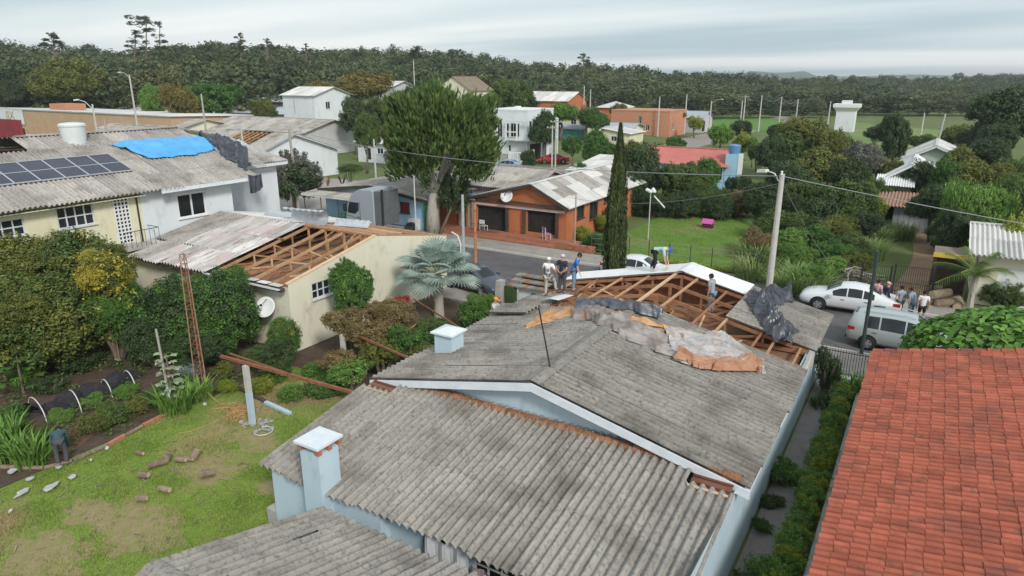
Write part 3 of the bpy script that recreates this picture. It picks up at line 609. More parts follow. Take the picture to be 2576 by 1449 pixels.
# cloths hanging under the eave
def hang(name, label, x0, x1, z0, z1, y, m, sag=0.1):
    V = []; n, k = 14, 6
    for j in range(k + 1):
        for i in range(n + 1):
            t = i / n; V.append((x0 + (x1 - x0) * t, y - 0.05 * math.sin(t * 17 + j * .3), z1 - sag * 4 * t * (1 - t) - (z1 - z0) * j / k * (1 - 0.25 * t)))
    me = bpy.data.meshes.new(name); me.from_pydata(V, [], [(j * (n + 1) + i, j * (n + 1) + i + 1, (j + 1) * (n + 1) + i + 1, (j + 1) * (n + 1) + i) for j in range(k) for i in range(n)])
    tag(link(name, me, m), label, 'cloth')
hang('hanging_cloth', 'pale cloth hung under the eave of the blue lean-to', -0.35, 0.85, 0.7, 1.98, -4.72, 'cloth_white', 0.16)
hang('hanging_cloth', 'mauve cloth hung under the eave beside the pale cloth', 0.95, 2.1, 0.5, 1.55, -4.74, 'cloth_mauve', 0.05)

# ------------------------------------------------------------------ the near shed at the bottom edge
shed = thing('shed', 'near grey corrugated shed roof with a small square hole at the bottom edge', 'shed', (0.8, -9.6, 0))
mb = MB()
for p0, p1 in FACE['-y']((-2.7, 4.4, -13.4, -5.7)), FACE['+y']((-2.7, 4.4, -13.4, -5.7)): wall(mb, p0, p1, 0, 1.9)
for fk in ('-x', '+x'):
    p0, p1 = FACE[fk]((-2.7, 4.4, -13.4, -5.7)); wall(mb, p0, p1, 0, 1.9, gable=(0.5, 3.1))
mb.build('wall', 'wall_blue', shed)
ssl = (3.2 - 1.92) / 4.15; SL = 4.15 * math.sqrt(1 + ssl * ssl)
HOLE_S = 0.86
def sk(i, j): return j == 1 and i == 0
_me = _sheet_mesh('cut_sheet', 3, 10); _me.materials.append(MATS['fibre']); _me1 = _sheet_mesh('cut_sheet', 1, 10); _me1.materials.append(MATS['fibre'])
_u = Vector((0, -1, ssl)).normalized(); _n = Vector((0, ssl, 1)).normalized()
put(_me, 'roof_sheet', shed, basis(Vector((-2.98, -5.42, 1.92)) + _u * HOLE_S + _n * 0.052, Vector((1.05, 0, 0)), _u * 0.9 - _n * 0.02, _n))
put(_me1, 'roof_sheet', shed, basis(Vector((-2.98 + 4 * .247, -5.42, 1.92)) + _u * HOLE_S + _n * 0.052, Vector((1.05, 0, 0)), _u * 0.9 - _n * 0.02, _n))
sheet_roof(shed, (-2.98, -5.42, 1.92), (1, 0, 0), 7.43, (0, -1, ssl), SL, [HOLE_S, 0.8, SL - HOLE_S - 0.8], 'fibre', skip=sk)
sheet_roof(shed, (-2.98, -13.72, 1.92), (1, 0, 0), 7.43, (0, 1, ssl), SL, 2, 'fibre')
mb = MB()
for k in range(7):
    a0, a1 = math.pi * (k / 7 - 0.0), math.pi * (k + 1) / 7
    mb.quad((-3.0, -9.57 - 0.2 * math.cos(a0), 3.2 + 0.1 * math.sin(a0)), (4.47, -9.57 - 0.2 * math.cos(a0), 3.2 + 0.1 * math.sin(a0)), (4.47, -9.57 - 0.2 * math.cos(a1), 3.2 + 0.1 * math.sin(a1)), (-3.0, -9.57 - 0.2 * math.cos(a1), 3.2 + 0.1 * math.sin(a1)))
mb.build('ridge_cap', 'fibre', shed)
# ------------------------------------------------------------------ sheets of plastic and tarpaulins lying on roofs
def plane_main(u, v):
    r = ray(u, v)
    for sg in (1, -1):
        t = (RZ - RS * sg * CAM[0] - CAM[2]) / (r[2] + RS * sg * r[0]); p = CAM + r * t
        if p[0] * sg >= 0: return p[:2]
    return p[:2]
def resample(pts, n):
    P = np.array(pts, float); d = np.r_[0, np.cumsum(np.hypot(*np.diff(P, axis=0).T))]; t = np.linspace(0, d[-1], n)
    return np.c_[np.interp(t, d, P[:, 0]), np.interp(t, d, P[:, 1])]
def crumple(X, Y, rng, amp, k=1.0):
    H = np.zeros_like(X)
    for i in range(9):
        a = rng.uniform(0, math.pi); f = k * rng.uniform(1.5, 7.5); ph = rng.uniform(0, 6.3); w = 0.4 * np.sin(f * 0.37 * (X * math.sin(a) - Y * math.cos(a)) + ph)
        H += (1 - np.abs(np.sin(f * (X * math.cos(a) + Y * math.sin(a)) + ph + 2 * w))) ** 2.2 * rng.uniform(0.4, 1.0) / (0.6 + f * 0.16)
    return H * amp
def drape(name, label, top, bot, zf, m, seed, amp=0.08, n=90, k=26, px=None, edge=0.04, kk=1.0, bulge=0.0, cat='tarpaulin', group=None, fold=False):
    rng = np.random.default_rng(seed); pf = px or (lambda p: p)
    A = resample([pf(p) for p in top], n); B = resample([pf(p) for p in bot], n)
    T = np.linspace(0, 1, k)[None, :]; X = A[:, :1] * (1 - T) + B[:, :1] * T; Y = A[:, 1:] * (1 - T) + B[:, 1:] * T
    U = np.linspace(0, 1, n)[:, None]
    fr = np.sin(U * 40 + seed) * .5 + np.sin(U * 93 + 2) * .5 + 1.6 * np.sin(U * 11 + seed * 2) + 1.2 * np.sin(U * 23 + seed)   # ragged borders
    wv = np.abs(A - B).sum(1)[:, None]
    X = X + edge * fr * (np.abs(T - 0.5) * 2) ** 3; Y = Y + edge * fr * (T - 0.5) * 2
    Ln = float(np.hypot(*(A[1:] - A[:-1]).T).sum()); Wm = float(np.hypot(*(A - B).T).mean())
    Hh = (crumple(U * Ln * .3 + T * 0, T * Wm * 2.4 + U * 0, rng, amp, kk) * .8 + crumple(X, Y, rng, amp * .35, kk) if fold else crumple(X, Y, rng, amp, kk)) + bulge * np.sin(T * math.pi) * (0.6 + 0.4 * np.sin(U * 9 + seed))
    Zz = np.vectorize(zf)(X, Y) + 0.075 + np.maximum(Hh, 0.0) * (1 - 0.75 * (np.abs(T - 0.5) * 2) ** 4)
    V = np.stack([X, Y, Zz], -1).reshape(-1, 3); I = np.arange(n * k).reshape(n, k)
    Q = np.stack([I[:-1, :-1], I[1:, :-1], I[1:, 1:], I[:-1, 1:]], -1).reshape(-1, 4)
    me = npmesh(name, V, Q); me.polygons.foreach_set('use_smooth', np.ones(len(Q), dtype=bool))
    return tag(link(name, me, m), label, cat, group)
zmain = lambda x, y: rz_main(x)
PMv = lambda p: plane_main(*p)
drape('tarpaulin', 'long brown-edged grey plastic sheet lying across the ridge below the hole', [(1435, 782), (1490, 784), (1550, 797), (1610, 815), (1670, 838), (1720, 855)], [(1440, 806), (1490, 818), (1545, 838), (1590, 868), (1640, 892), (1715, 912)], zmain, 'tarp_grey', 3, 0.15, px=PMv, kk=0.9, k=48, fold=True)
drape('tarpaulin', 'crumpled pale plastic sheet heaped on the right slope of the blue house', [(1668, 838), (1720, 838), (1770, 842), (1812, 838), (1850, 872), (1885, 890), (1918, 925)], [(1690, 905), (1735, 928), (1790, 936), (1830, 940), (1865, 940), (1895, 941), (1922, 948)], zmain, 'tarp_pale', 8, 0.15, px=PMv, edge=0.05, n=110, k=60, kk=.8, fold=True)
drape('tarpaulin', 'rust-brown torn plastic along the lower border of the pale sheet', [(1700, 897), (1745, 912), (1800, 918), (1850, 914), (1890, 908), (1921, 926)], [(1706, 916), (1748, 938), (1800, 946), (1850, 946), (1895, 944), (1912, 952)], lambda x, y: rz_main(x) + 0.06, 'tarp_brown', 12, 0.15, px=PMv, edge=0.07, n=90, k=36, fold=True)
drape('tarpaulin', 'orange scrap of plastic on the left slope beside the antenna pole', [(1322, 826), (1345, 803), (1390, 784), (1450, 777)], [(1324, 832), (1372, 820), (1410, 806), (1458, 800)], zmain, 'tarp_orange', 21, 0.10, px=PMv, edge=0.06, n=60)
drape('tarpaulin', 'orange plastic strip along the open edge of the torn roof', [(1590, 806), (1640, 818), (1690, 832), (1745, 846)], [(1585, 812), (1640, 828), (1690, 843), (1748, 853)], lambda x, y: rz_main(x) + 0.05, 'tarp_orange', 23, 0.06, px=PMv, n=60, k=14)
drape('tarpaulin', 'dark rolled plastic along the front edge of the hole', [(1445, 769), (1500, 770), (1560, 774), (1610, 786), (1668, 802)], [(1450, 796), (1500, 786), (1560, 788), (1615, 803), (1664, 814)], lambda x, y: rz_main(x) + 0.06, 'tarp_roll', 31, 0.14, px=PMv, n=90, k=30, bulge=0.08, fold=True)
drape('tarpaulin', 'black plastic tarpaulin crumpled over the last sheets on the right', [(1874, 762), (1885, 776), (1900, 800), (1920, 835), (1935, 858), (1955, 872)], [(1905, 748), (1935, 762), (1950, 790), (1968, 812), (1990, 840), (2004, 878)], zmain, 'tarp_black', 41, 0.24, px=PMv, edge=0.07, n=120, k=60, bulge=0.12)
drape('tarpaulin', 'small black plastic bundle at the top of the crumpled black tarpaulin', [(1895, 748), (1930, 741), (1984, 741)], [(1925, 768), (1950, 775), (1986, 766)], zmain, 'tarp_black', 43, 0.22, px=PMv, edge=0.08, n=60, k=36, bulge=0.15)
# a white sheet tossed on the left slope, near the men
V = [(-4.35, 8.1, 3.32), (-3.5, 7.9, 3.5), (-3.25, 8.75, 3.52), (-4.15, 8.95, 3.30), (-3.95, 8.0, 3.47), (-3.7, 8.85, 3.46)]
tag(MB().add(V + [(a, b, c - 0.012) for a, b, c in V], [(0, 4, 5, 3), (4, 1, 2, 5), (9, 11, 10, 6), (11, 8, 7, 10), (0, 6, 10, 4), (4, 10, 7, 1), (1, 7, 8, 2), (2, 8, 11, 5), (5, 11, 9, 3), (3, 9, 6, 0)]).build('loose_sheet', 'sheet_white'), 'loose white sheet tossed on the roof at the feet of the men', 'roof sheet')
me = _sheet_mesh('lifted_sheet', 5, 10); me.materials.append(MATS['fibre'])
o = put(me, 'loose_sheet', None, basis(Vector((-5.95, 6.4, 2.95)), Vector((0.1, 0.99, 0.05)), Vector((1.9, -0.15, 0.42)), Vector((-0.2, -0.05, 0.98)))); tag(o, 'lifted corrugated sheet jutting over the left eave of the torn roof', 'roof sheet')

# ------------------------------------------------------------------ red tiled roof on the right
red = thing('tiled_house', 'house under a red clay tiled roof filling the right corner', 'house', (11.5, 3, 0))
RX0, RY0, RY1, REZ, RSL = 7.62, -5.2, 10.42, 2.76, 0.215
mb = MB(); wall(mb, (8.15, RY1 - .4), (8.15, RY0 + .4), 0, 2.7); wall(mb, (15, RY1 - .4), (8.15, RY1 - .4), 0, 2.7, gable=(0.5, 3.5)); mb.build('wall', 'wall_cream', red)
MB().box(RX0 + 0.05, 15.5, RY0, RY1 - 0.06, 2.0, 2.001).build('ceiling_board', 'wood_dark', red)
MB().beam((RX0 + 0.06, RY0, REZ - 0.07), (RX0 + 0.06, RY1 - 0.05, REZ - 0.07), 0.04, 0.14).build('fascia', 'wood_dark', red)
TW, TE = 0.212, 0.315
vs = []; fs = []; segs = 5
prof = [(-0.110, 0.004)] + [(0.026 + 0.070 * -math.cos(math.pi * q / segs), 0.010 + 0.085 * math.sin(math.pi * q / segs)) for q in range(segs + 1)] + [(0.110, 0.004)]
n = len(prof)
for xx, dz, k in ((0.0, 0.016, 1.05), (0.37, 0.0, 0.95)): vs += [(xx, a * k, b * k + dz) for a, b in prof]
fs = [(i, i + 1, n + i + 1, n + i) for i in range(n - 1)]
vs += [(0.0, a * 1.05, b * 1.05 + 0.016 - 0.013) for a, b in prof]; fs += [(i, 2 * n + i, 2 * n + i + 1, i + 1) for i in range(n - 1)]
tile_me = bpy.data.meshes.new('roof_tile'); tile_me.from_pydata(vs, [], fs); tile_me.update(); tile_me.materials.append(MATS['tile'])
tup = Vector((1, 0, RSL)).normalized(); tn = Vector((-RSL, 0, 1)).normalized(); tl = []
nj = int((RY1 - RY0) / TW); ni = 22
for j in range(nj):
    for i in range(ni):
        p = Vector((RX0, RY0 + (j + 0.5) * TW, REZ)) + tup * (i * TE + (j % 2) * 0.0 + RNG.uniform(-.02, .02)) + tn * RNG.uniform(0, 0.012)
        w = p - Vector(CAM); ax = Vector((-math.sin(HEAD) * math.cos(PITCH), math.cos(HEAD) * math.cos(PITCH), -math.sin(PITCH)))
        dpt = w.dot(ax); uu = w.dot(Vector((math.cos(HEAD), math.sin(HEAD), 0))) / dpt * _F; vv = w.dot(Vector((-math.sin(HEAD) * math.sin(PITCH), math.cos(HEAD) * math.sin(PITCH), math.cos(PITCH)))) / dpt * _F
        tl.append((dpt if (abs(uu) < 1288 and abs(vv) < 724) else 1e6 + dpt, p))
tl.sort(key=lambda q: q[0])
tv = np.array(vs); tq = fs; RV = []; RQ = []
for k, (d_, p) in enumerate(tl):
    yaw = RNG.uniform(-0.045, 0.045); Yv = Vector((yaw, 1, 0)); M = basis(p, tup, Yv, tn)
    if k < 300: put(tile_me, 'roof_tile', red, M)
    else:
        Mn = np.array(M); W_ = tv @ Mn[:3, :3].T + Mn[:3, 3]; RQ.append(np.array(tq) + len(RV) * len(vs)); RV.append(W_)
me = npmesh('roof_tiles', np.concatenate(RV), np.concatenate(RQ)); me.shade_flat(); o = link('roof_tiles', me, 'tile_rest', red); o['kind'] = 'stuff'
for k in range(20):                                          # capping along the far verge
    x = RX0 + 0.02 + k * 0.36; z = REZ + RSL * (x - RX0) + 0.03; v2 = []
    for xx, r in ((0, 0.125), (0.40, 0.10)):
        for q in range(7): t = math.pi * q / 6; v2.append((x + xx, RY1 + 0.0 + r * math.cos(t), z + RSL * xx + r * 0.8 * math.sin(t) + (0.02 if xx == 0 else 0)))
    MB().add(v2, [(q, q + 1, 8 + q, 7 + q) for q in range(6)]).build('verge_tile', 'tile', red, smooth=True)
# ------------------------------------------------------------------ cream garage with the open roof frame
gx0, gx1, gy0, gy1, gez, grz, grm = -27.45, -15.1, 4.3, 16.0, 3.22, 4.32, 10.15
gar = thing('garage', 'cream plastered garage with half its roof gone and the trusses bare', 'garage', (-21, 10, 0))
op1 = (1.35, 3.2, 2.15, 2.92); op2 = (8.85, 10.85, 1.95, 2.75)
mb = MB(); wall(mb, (gx1, gy0), (gx1, gy1), 0, gez, [op1, op2], gable=(0.5, grz)); mb.build('gable_wall', 'wall_cream', gar)
opening(gar, (gx1, gy0), (gx1, gy1), op1, 5, 2, frame='metal_white', pane='glass', bar=0.05); opening(gar, (gx1, gy0), (gx1, gy1), op2, 5, 2, frame='metal_white', pane='glass', bar=0.05)
mb = MB(); wall(mb, (gx0, gy0), (gx1, gy0), 0, gez - 0.12); mb.build('wall', 'wall_cream', gar)
mb = MB(); wall(mb, (gx1, gy1), (gx0, gy1), 0, gez); mb.build('wall', 'wall_cream', gar)
MB().box(gx0 - 0.0, gx1 - 0.25, gy0 + 0.2, gy1 - 0.2, 2.75, 2.78).build('ceiling', 'attic_dust', gar)
gs = (grz - gez) / (grm - gy0)
def gz(y): return grz - gs * abs(y - grm)
GL = (grm - 3.85) * math.sqrt(1 + gs * gs)
sheet_roof(gar, (gx0 + 0.05, 3.85, gz(3.85)), (1, 0, 0), 7.1, (0, 1, gs), GL, [2.1, 2.1, GL - 4.2], 'sheet_patina', skip=lambda i, j: False, jit=0.09, mats=lambda i, j: 'sheet_patina' if i > 1 else 'fibre_old')
sheet_roof(gar, (gx0 + 0.05, 16.4, gz(16.4)), (1, 0, 0), 6.0, (0, -1, gs), GL, 3, 'fibre_pale', jit=0.08)
for k, x in enumerate((-25.9, -24.4, -22.9, -21.4, -20.05, -18.75, -17.4, -16.1)):
    bm('tie_beam', (x, gy0 + .05, 3.02), (x, gy1 - .05, 3.02), 0.06, 0.13, 'wood_red', gar)
    for sg, ye in ((-1, gy0 - 0.25), (1, gy1 + 0.25)):
        bm('truss_chord', (x, grm, grz - 0.09), (x, ye, gz(ye) - 0.09), 0.075, 0.13, 'wood_raw', gar)
        for a, b in ((1.2, 1.2), (2.4, 1.2), (2.4, 2.4), (3.7, 2.4), (3.7, 3.7), (4.9, 3.7)):
            bm('truss_web', (x + .05, grm + sg * a, gz(grm + sg * a) - 0.15), (x + .05, grm + sg * b, 3.06), 0.05, 0.08, RNG.choice(['wood_raw', 'wood_red', 'wood_pale']), gar)
    bm('king_post', (x, grm, 3.02), (x, grm, grz - .1), 0.06, 0.11, 'wood_raw', gar)
for k in range(12):
    y = grm + 0.15 + k * 0.5; bm('batten', (-21.3 + RNG.random() * .5, y, gz(y) + 0.0), (-15.15 - RNG.random() * 1.2, y + RNG.uniform(-.06, .06), gz(y) + 0.01), 0.13, 0.04, RNG.choice(['wood_raw', 'wood_raw', 'wood_red', 'wood_pale']), gar)
for y, l in ((grm - 0.05, 5.9), (grm - 1.9, 1.4)): bm('ridge_beam', (-21.2, y, gz(y) - 0.02), (-21.2 + l, y, gz(y) - 0.01), 0.10, 0.07, 'wood_red', gar)
for sg, ye in ((-1, gy0), (1, gy1)): bm('verge_board', (gx1 - 0.1, grm, grz + 0.03), (gx1 - 0.1, ye, gez + 0.03), 0.22, 0.05, 'wood_pale' if sg < 0 else 'wood_raw', gar)
mb = MB(); mb.prism([(gx0, 3.83, 3.0), (gx0, 3.95, 3.0), (gx0, 3.95, 3.12), (gx0, 3.83, 3.12)], (7.2, 0, 0)); mb.build('fascia', 'wood_dark', gar)
mb = MB(); mb.prism([(-20.2, 3.95, 2.96), (-20.2, 4.15, 2.96), (-20.2, 4.15, 3.12), (-20.2, 3.95, 3.12)], (5.05, 0, 0)); mb.build('fascia', 'wood_dark', gar)
mb = MB(); mb.prism([(-20.4, 3.78, 3.08), (-20.4, 4.0, 3.06), (-20.4, 4.0, 3.1), (-20.4, 3.78, 3.14)], (5.2, 0, 0)); mb.build('gutter', 'metal_white', gar)
for k in range(6):
    x = -20.0 + k * 0.8; bm('eave_scrap', (x, 4.15, 3.19), (x + 0.66, 4.12, 3.2 + RNG.uniform(-.02, .03)), 0.3, 0.03, RNG.choice(['sheet_white', 'fibre_pale']), gar)
# curled metal sheets on the ridge
def curl(label, cx, cy, z, L, rad, ang, turn):
    V = []; n, k = 30, 18
    for i in range(n + 1):
        a = turn * i / n
        for j in range(k + 1):
            t = j / k * L - L / 2; r = rad + 0.025 * math.cos(j * 2.2) + 0.1 * i / n
            lx, ly, lz_ = t, r * math.sin(a) * 1.2, r * (1 - math.cos(a))
            V.append((cx + lx * math.cos(ang) - ly * math.sin(ang), cy + lx * math.sin(ang) + ly * math.cos(ang), z + lz_))
    me = bpy.data.meshes.new('curled_sheet'); me.from_pydata(V, [], [(i * (k + 1) + j, i * (k + 1) + j + 1, (i + 1) * (k + 1) + j + 1, (i + 1) * (k + 1) + j) for i in range(n) for j in range(k)]); me.polygons.foreach_set('use_smooth', [True] * (n * k))
    tag(link('curled_sheet', me, 'galv'), label, 'roof sheet')
curl('curled galvanised sheet lying on the ridge of the open garage', -21.0, 10.8, 4.2, 2.6, 0.32, 0.15, 3.6)
curl('flattened galvanised sheet bent beside the curled one on the garage ridge', -19.0, 12.2, 4.0, 2.2, 0.25, 0.25, 1.5)
curl('bent pale metal sheet at the top left of the garage roof', -23.6, 11.5, 4.2, 3.0, 0.3, 0.2, 1.1)
def dish(name, label, p, r, az, el, m='paint_white', foot=None):
    t = thing(name, label, 'satellite dish', p); mb = MB(); mb.lathe([(0.02, 0.0), (r * .4, r * .05), (r * .75, r * .15), (r, r * .28), (r, r * .30), (r * .75, r * .17), (r * .4, r * .08), (0.02, 0.02)], n=22)
    R = Matrix.Translation(p) @ Matrix.Rotation(az, 4, 'Z') @ Matrix.Rotation(el, 4, 'Y'); mb.xf(R); mb.build('reflector', m, t, smooth=True)
    mb = MB(); f = R @ Vector((0, 0, r * 1.0)); mb.tube(R @ Vector((-r * .8, 0, r * .2)), f, 0.012); mb.box(f.x - .04, f.x + .04, f.y - .04, f.y + .04, f.z - .04, f.z + .05); mb.build('feed_arm', 'metal_dark', t)
    q = Vector(foot or (p[0], p[1], p[2] - 0.6)); MB().tube(R @ Vector((0, 0, -0.02)), q, 0.025).build('mast', 'metal_dark', t)
dish('satellite_dish', 'white satellite dish on the front wall of the cream garage', (-16.2, 3.9, 2.1), 0.48, math.radians(-70), math.radians(60), foot=(-16.2, 4.3, 1.9))

# ------------------------------------------------------------------ yellow house with solar panels and white house with the blue tarp
ES, EX, EZ, RXm = 0.35, -26.9, 6.25, -34.4
def lz2(x): return EZ + ES * (EX - x)
yh = thing('house', 'pale yellow two-storey house with solar panels on its grey corrugated roof', 'house', (-31, -1, 0))
p0, p1 = (-27.5, -8.0), (-27.5, 5.45)
yo = [(5.9, 7.75, 4.95, 5.75), (9.2, 10.95, 4.9, 5.95), (11.95, 12.75, 3.6, 6.0), (2.6, 4.4, 4.4, 5.7)]
mb = MB(); wall(mb, p0, p1, 0, 6.28, yo); mb.build('wall', 'wall_yellow', yh)
for i, op in enumerate(yo):
    if i != 2: opening(yh, p0, p1, op, 4, 2, frame='metal_white', bar=0.06)
mb = MB(); wall(mb, (-41.3, -8), (-27.5, -8), 0, 6.28, gable=(0.5, 8.8)); mb.build('wall', 'wall_yellow', yh)
mb = MB(); op = yo[2]; y0_ = -8 + op[0]; y1_ = -8 + op[1]
for k in range(5): y = y0_ + 0.02 + (y1_ - y0_ - .04) * k / 4; mb.box(-27.52, -27.46, y - .035, y + .035, op[2], op[3])
for k in range(13): z = op[2] + (op[3] - op[2]) * k / 12; mb.box(-27.515, -27.465, y0_, y1_, z - .035, z + .035)
lat = mb.build('lattice_door', 'paint_white', yh); MB().box(-27.63, -27.6, y0_, y1_, op[2], op[3]).build('dark_backing', 'dark_room', lat)  # dark sheet behind the lattice, the room's shade put into its colour
MB().beam((-27.47, 5.2, 0.5), (-27.47, 5.2, 6.1), 0.07, 0.07).build('drain_pipe', 'metal_dark', yh)
MB().box(-27.48, -26.4, 3.7, 5.6, 3.38, 3.5).build('landing', 'concrete', yh)
mb = MB()
for k in range(8): mb.tube((-26.45, 3.75 + k * .26, 3.5), (-26.45, 3.75 + k * .26, 4.35), 0.012, n=5)
mb.tube((-26.45, 3.75, 4.36), (-26.45, 5.57, 4.36), 0.02, n=5); mb.tube((-26.45, 5.57, 4.36), (-27.45, 5.57, 4.36), 0.02, n=5); mb.build('railing', 'metal_dark', yh)
YL = (EX - RXm) * math.sqrt(1 + ES * ES); up = (-1, 0, ES)
def yskip(i, j): return (j == 3 and i in (8, 9))
sheet_roof(yh, (EX + .12, -8.6, lz2(EX + .12)), (0, 1, 0), 14.75, up, YL + .12, 4, 'fibre_old', skip=yskip, jit=0.03)
for i, y in enumerate((0.9, 2.1, 1.5)): MB().beam((-33.9 + .5 * i, y - .9, lz2(-33.9 + .5 * i) - .12), (-33.6 + .5 * i, y + 1.2, lz2(-33.6 + .5 * i) - .1), .08, .06).build('rafter', 'wood_dark', yh)
for k in range(9): x = -34.2 + k * .3; MB().box(x, x + .28, 0.6, 3.1, lz2(x) - 0.4, lz2(x) - .37).build('attic_board', 'wood_dark', yh)
sheet_roof(yh, (-41.9, -8.6, lz2(EX + .12)), (0, 1, 0), 14.75, (1, 0, ES), YL + .12, 3, 'fibre_old', lod=0)
ridge_cap(yh, RXm, -8.6, 0.3, lz2(RXm) + .05, 'fibre_old'); ridge_cap(yh, RXm, 3.0, 6.15, lz2(RXm) + .05, 'fibre_old')
MB().box(-27.5, -26.95, -8, 5.45, 6.02, 6.06).build('soffit', 'wall_yellow', yh)
wh = thing('house', 'white two-storey house with a blue tarpaulin over its corrugated roof', 'house', (-31, 9, 0))
p0, p1 = (-27.5, 5.45), (-27.5, 11.1); wop = (2.05, 3.85, 4.35, 5.72)
mb = MB(); wall(mb, p0, p1, 0, 6.28, [wop]); mb.build('wall', 'wall_white', wh); opening(wh, p0, p1, wop, 2, 1, frame='paint_white', pane='glass_dark', bar=0.09)
mb = MB(); wall(mb, (-27.5, 11.1), (-31.6, 11.1), 0, 6.28); wall(mb, (-31.6, 11.1), (-31.6, 18.0), 0, 6.4); wall(mb, (-31.6, 18), (-41, 18), 0, 6.4, gable=(.4, 7.7)); mb.quad((-27.5, 11.1, 6.28), (-41.3, 11.1, 6.28), (RXm, 11.1, 8.7)); mb.build('wall', 'wall_white', wh)
sheet_roof(wh, (EX + .2, 6.2, lz2(EX + .2) - .03), (0, 1, 0), 6.35, up, YL + .2, 4, 'fibre_old', jit=0.03)
sheet_roof(wh, (-42.0, 6.2, lz2(EX + .2) - .03), (0, 1, 0), 6.35, (1, 0, ES), YL + .2, 3, 'fibre_old', lod=0)
sheet_roof(wh, (-31.05, 12.55, 6.32), (0, 1, 0), 6.0, (-1, 0, 0.2), 5.5, 2, 'fibre_old', lod=0)
ridge_cap(wh, RXm, 6.2, 12.55, lz2(RXm) + .03, 'fibre_old')
MB().beam((EX + .22, 6.2, 6.14), (EX + .22, 12.5, 6.14), .05, .2).build('fascia', 'fascia_white', wh)
MB().beam((-31.0, 12.6, 6.2), (-31.0, 18.5, 6.2), .05, .2).build('fascia', 'fascia_white', wh)
MB().beam((-31.0, 18.55, 6.24), (-36, 18.55, 7.2), .05, .2).build('fascia', 'fascia_white', wh)
zwh = lambda x, y: lz2(x) + .02
def on_wh(p):
    r = ray(*p); t = (EZ + ES * (EX - CAM[0]) - CAM[2]) / (r[2] + ES * r[0]); q = CAM + r * t; return q[:2]
drape('tarpaulin', 'bright blue tarpaulin spread over the roof of the white house', [(278, 366), (330, 358), (400, 352), (470, 348), (528, 352)], [(365, 403), (400, 404), (440, 400), (500, 392), (545, 382)], zwh, 'tarp_blue', 51, 0.11, px=on_wh, n=80, k=40, kk=0.3)
drape('tarpaulin', 'black plastic crumpled over the right end of the white house roof', [(500, 346), (535, 346), (570, 352), (600, 362), (620, 380)], [(540, 388), (560, 396), (580, 405), (605, 425), (632, 438)], zwh, 'tarp_black', 57, 0.22, px=on_wh, n=80, k=40, edge=.1)
hang('hanging_plastic', 'black plastic strip hanging over the eave corner of the white house', 0, 1, 0, 1, 0, 'tarp_black')
hp = bpy.context.scene.objects['hanging_plastic']; hp.location = (-26.6, 11.7, 5.3); hp.scale = (.9, 1, 1.15); hp.rotation_euler = (0, 0, math.radians(80))
drape('tarpaulin', 'grey plastic covering the far end of the white house roof', [(530, 346), (580, 358), (625, 376), (650, 390)], [(600, 380), (625, 395), (645, 402), (668, 400)], lambda x, y: 7.3 - .09 * (x + 36), 'fibre_old', 61, 0.03, px=lambda p: PZ(p[0], p[1], 7.1)[:2], n=40, k=12, cat='roof sheet')
pan = thing('solar_array', 'row of dark solar panels in aluminium frames on the yellow house roof', 'solar panels', (-30, 2, lz2(-30)))
pup = Vector((-1, 0, ES)).normalized(); pn = Vector((ES, 0, 1)).normalized()
for k in range(8):
    y1 = 6.12 - k * 1.16; o = Vector((-29.05, y1 - 1.13, lz2(-29.05))) + pn * .16
    def PP(a, b, h=0): return o + Vector((0, a, 0)) + pup * b + pn * h
    pm = MB(); pm.quad(PP(.02, .02), PP(1.11, .02), PP(1.11, 2.28), PP(.02, 2.28)); pq = pm.build('solar_panel', 'solar', pan)
    fm = MB()
    for a, b in ((PP(0, 0), PP(1.13, 0)), (PP(0, 2.3), PP(1.13, 2.3)), (PP(0, 0), PP(0, 2.3)), (PP(1.13, 0), PP(1.13, 2.3)), (PP(0, 1.15), PP(1.13, 1.15))): fm.beam(a, b, .035 if (b - a).length > 2 else .045, .05 if abs((a - PP(0, 1.15)).length) > .1 else .012, up=pn)
    fm.build('frame', 'alu', pq)
wt = PD(192, 368, 1); 
tk = thing('water_tank', 'white round water tank standing on the yellow house roof', 'water tank', (-33.4, 5.6, 7.9))
MB().lathe([(.56, -.2), (.59, .2), (.66, 1.0), (.70, 1.04), (.70, 1.1), (.66, 1.12)], n=24, c=(-33.4, 5.6, 8.35)).build('barrel', 'tank_white', tk, smooth=False)
MB().lathe([(.69, 0), (.62, .07), (.25, .12), (.05, .13)], n=24, c=(-33.4, 5.6, 9.47)).build('lid', 'tank_white', tk)
# grey tank by the garage corner
tk = thing('water_tank', 'grey plastic tank tipped beside the garage corner behind the yellow shrub', 'water tank', (-25.3, 2.6, 0))
m = MB().lathe([(.62, 0), (.66, .1), (.62, .25), (.66, .45), (.62, .6), (.66, .8), (.55, .98), (.2, 1.05), (.05, 1.06)], n=20); m.xf(Matrix.Translation((-25.3, 2.6, 1.2)) @ Matrix.Rotation(math.radians(55), 4, 'Y')); m.build('barrel', 'tank_grey', tk, smooth=True)
MB().box(-25.9, -24.8, 2.1, 3.1, 0, 1.0).build('stand', 'concrete', tk)

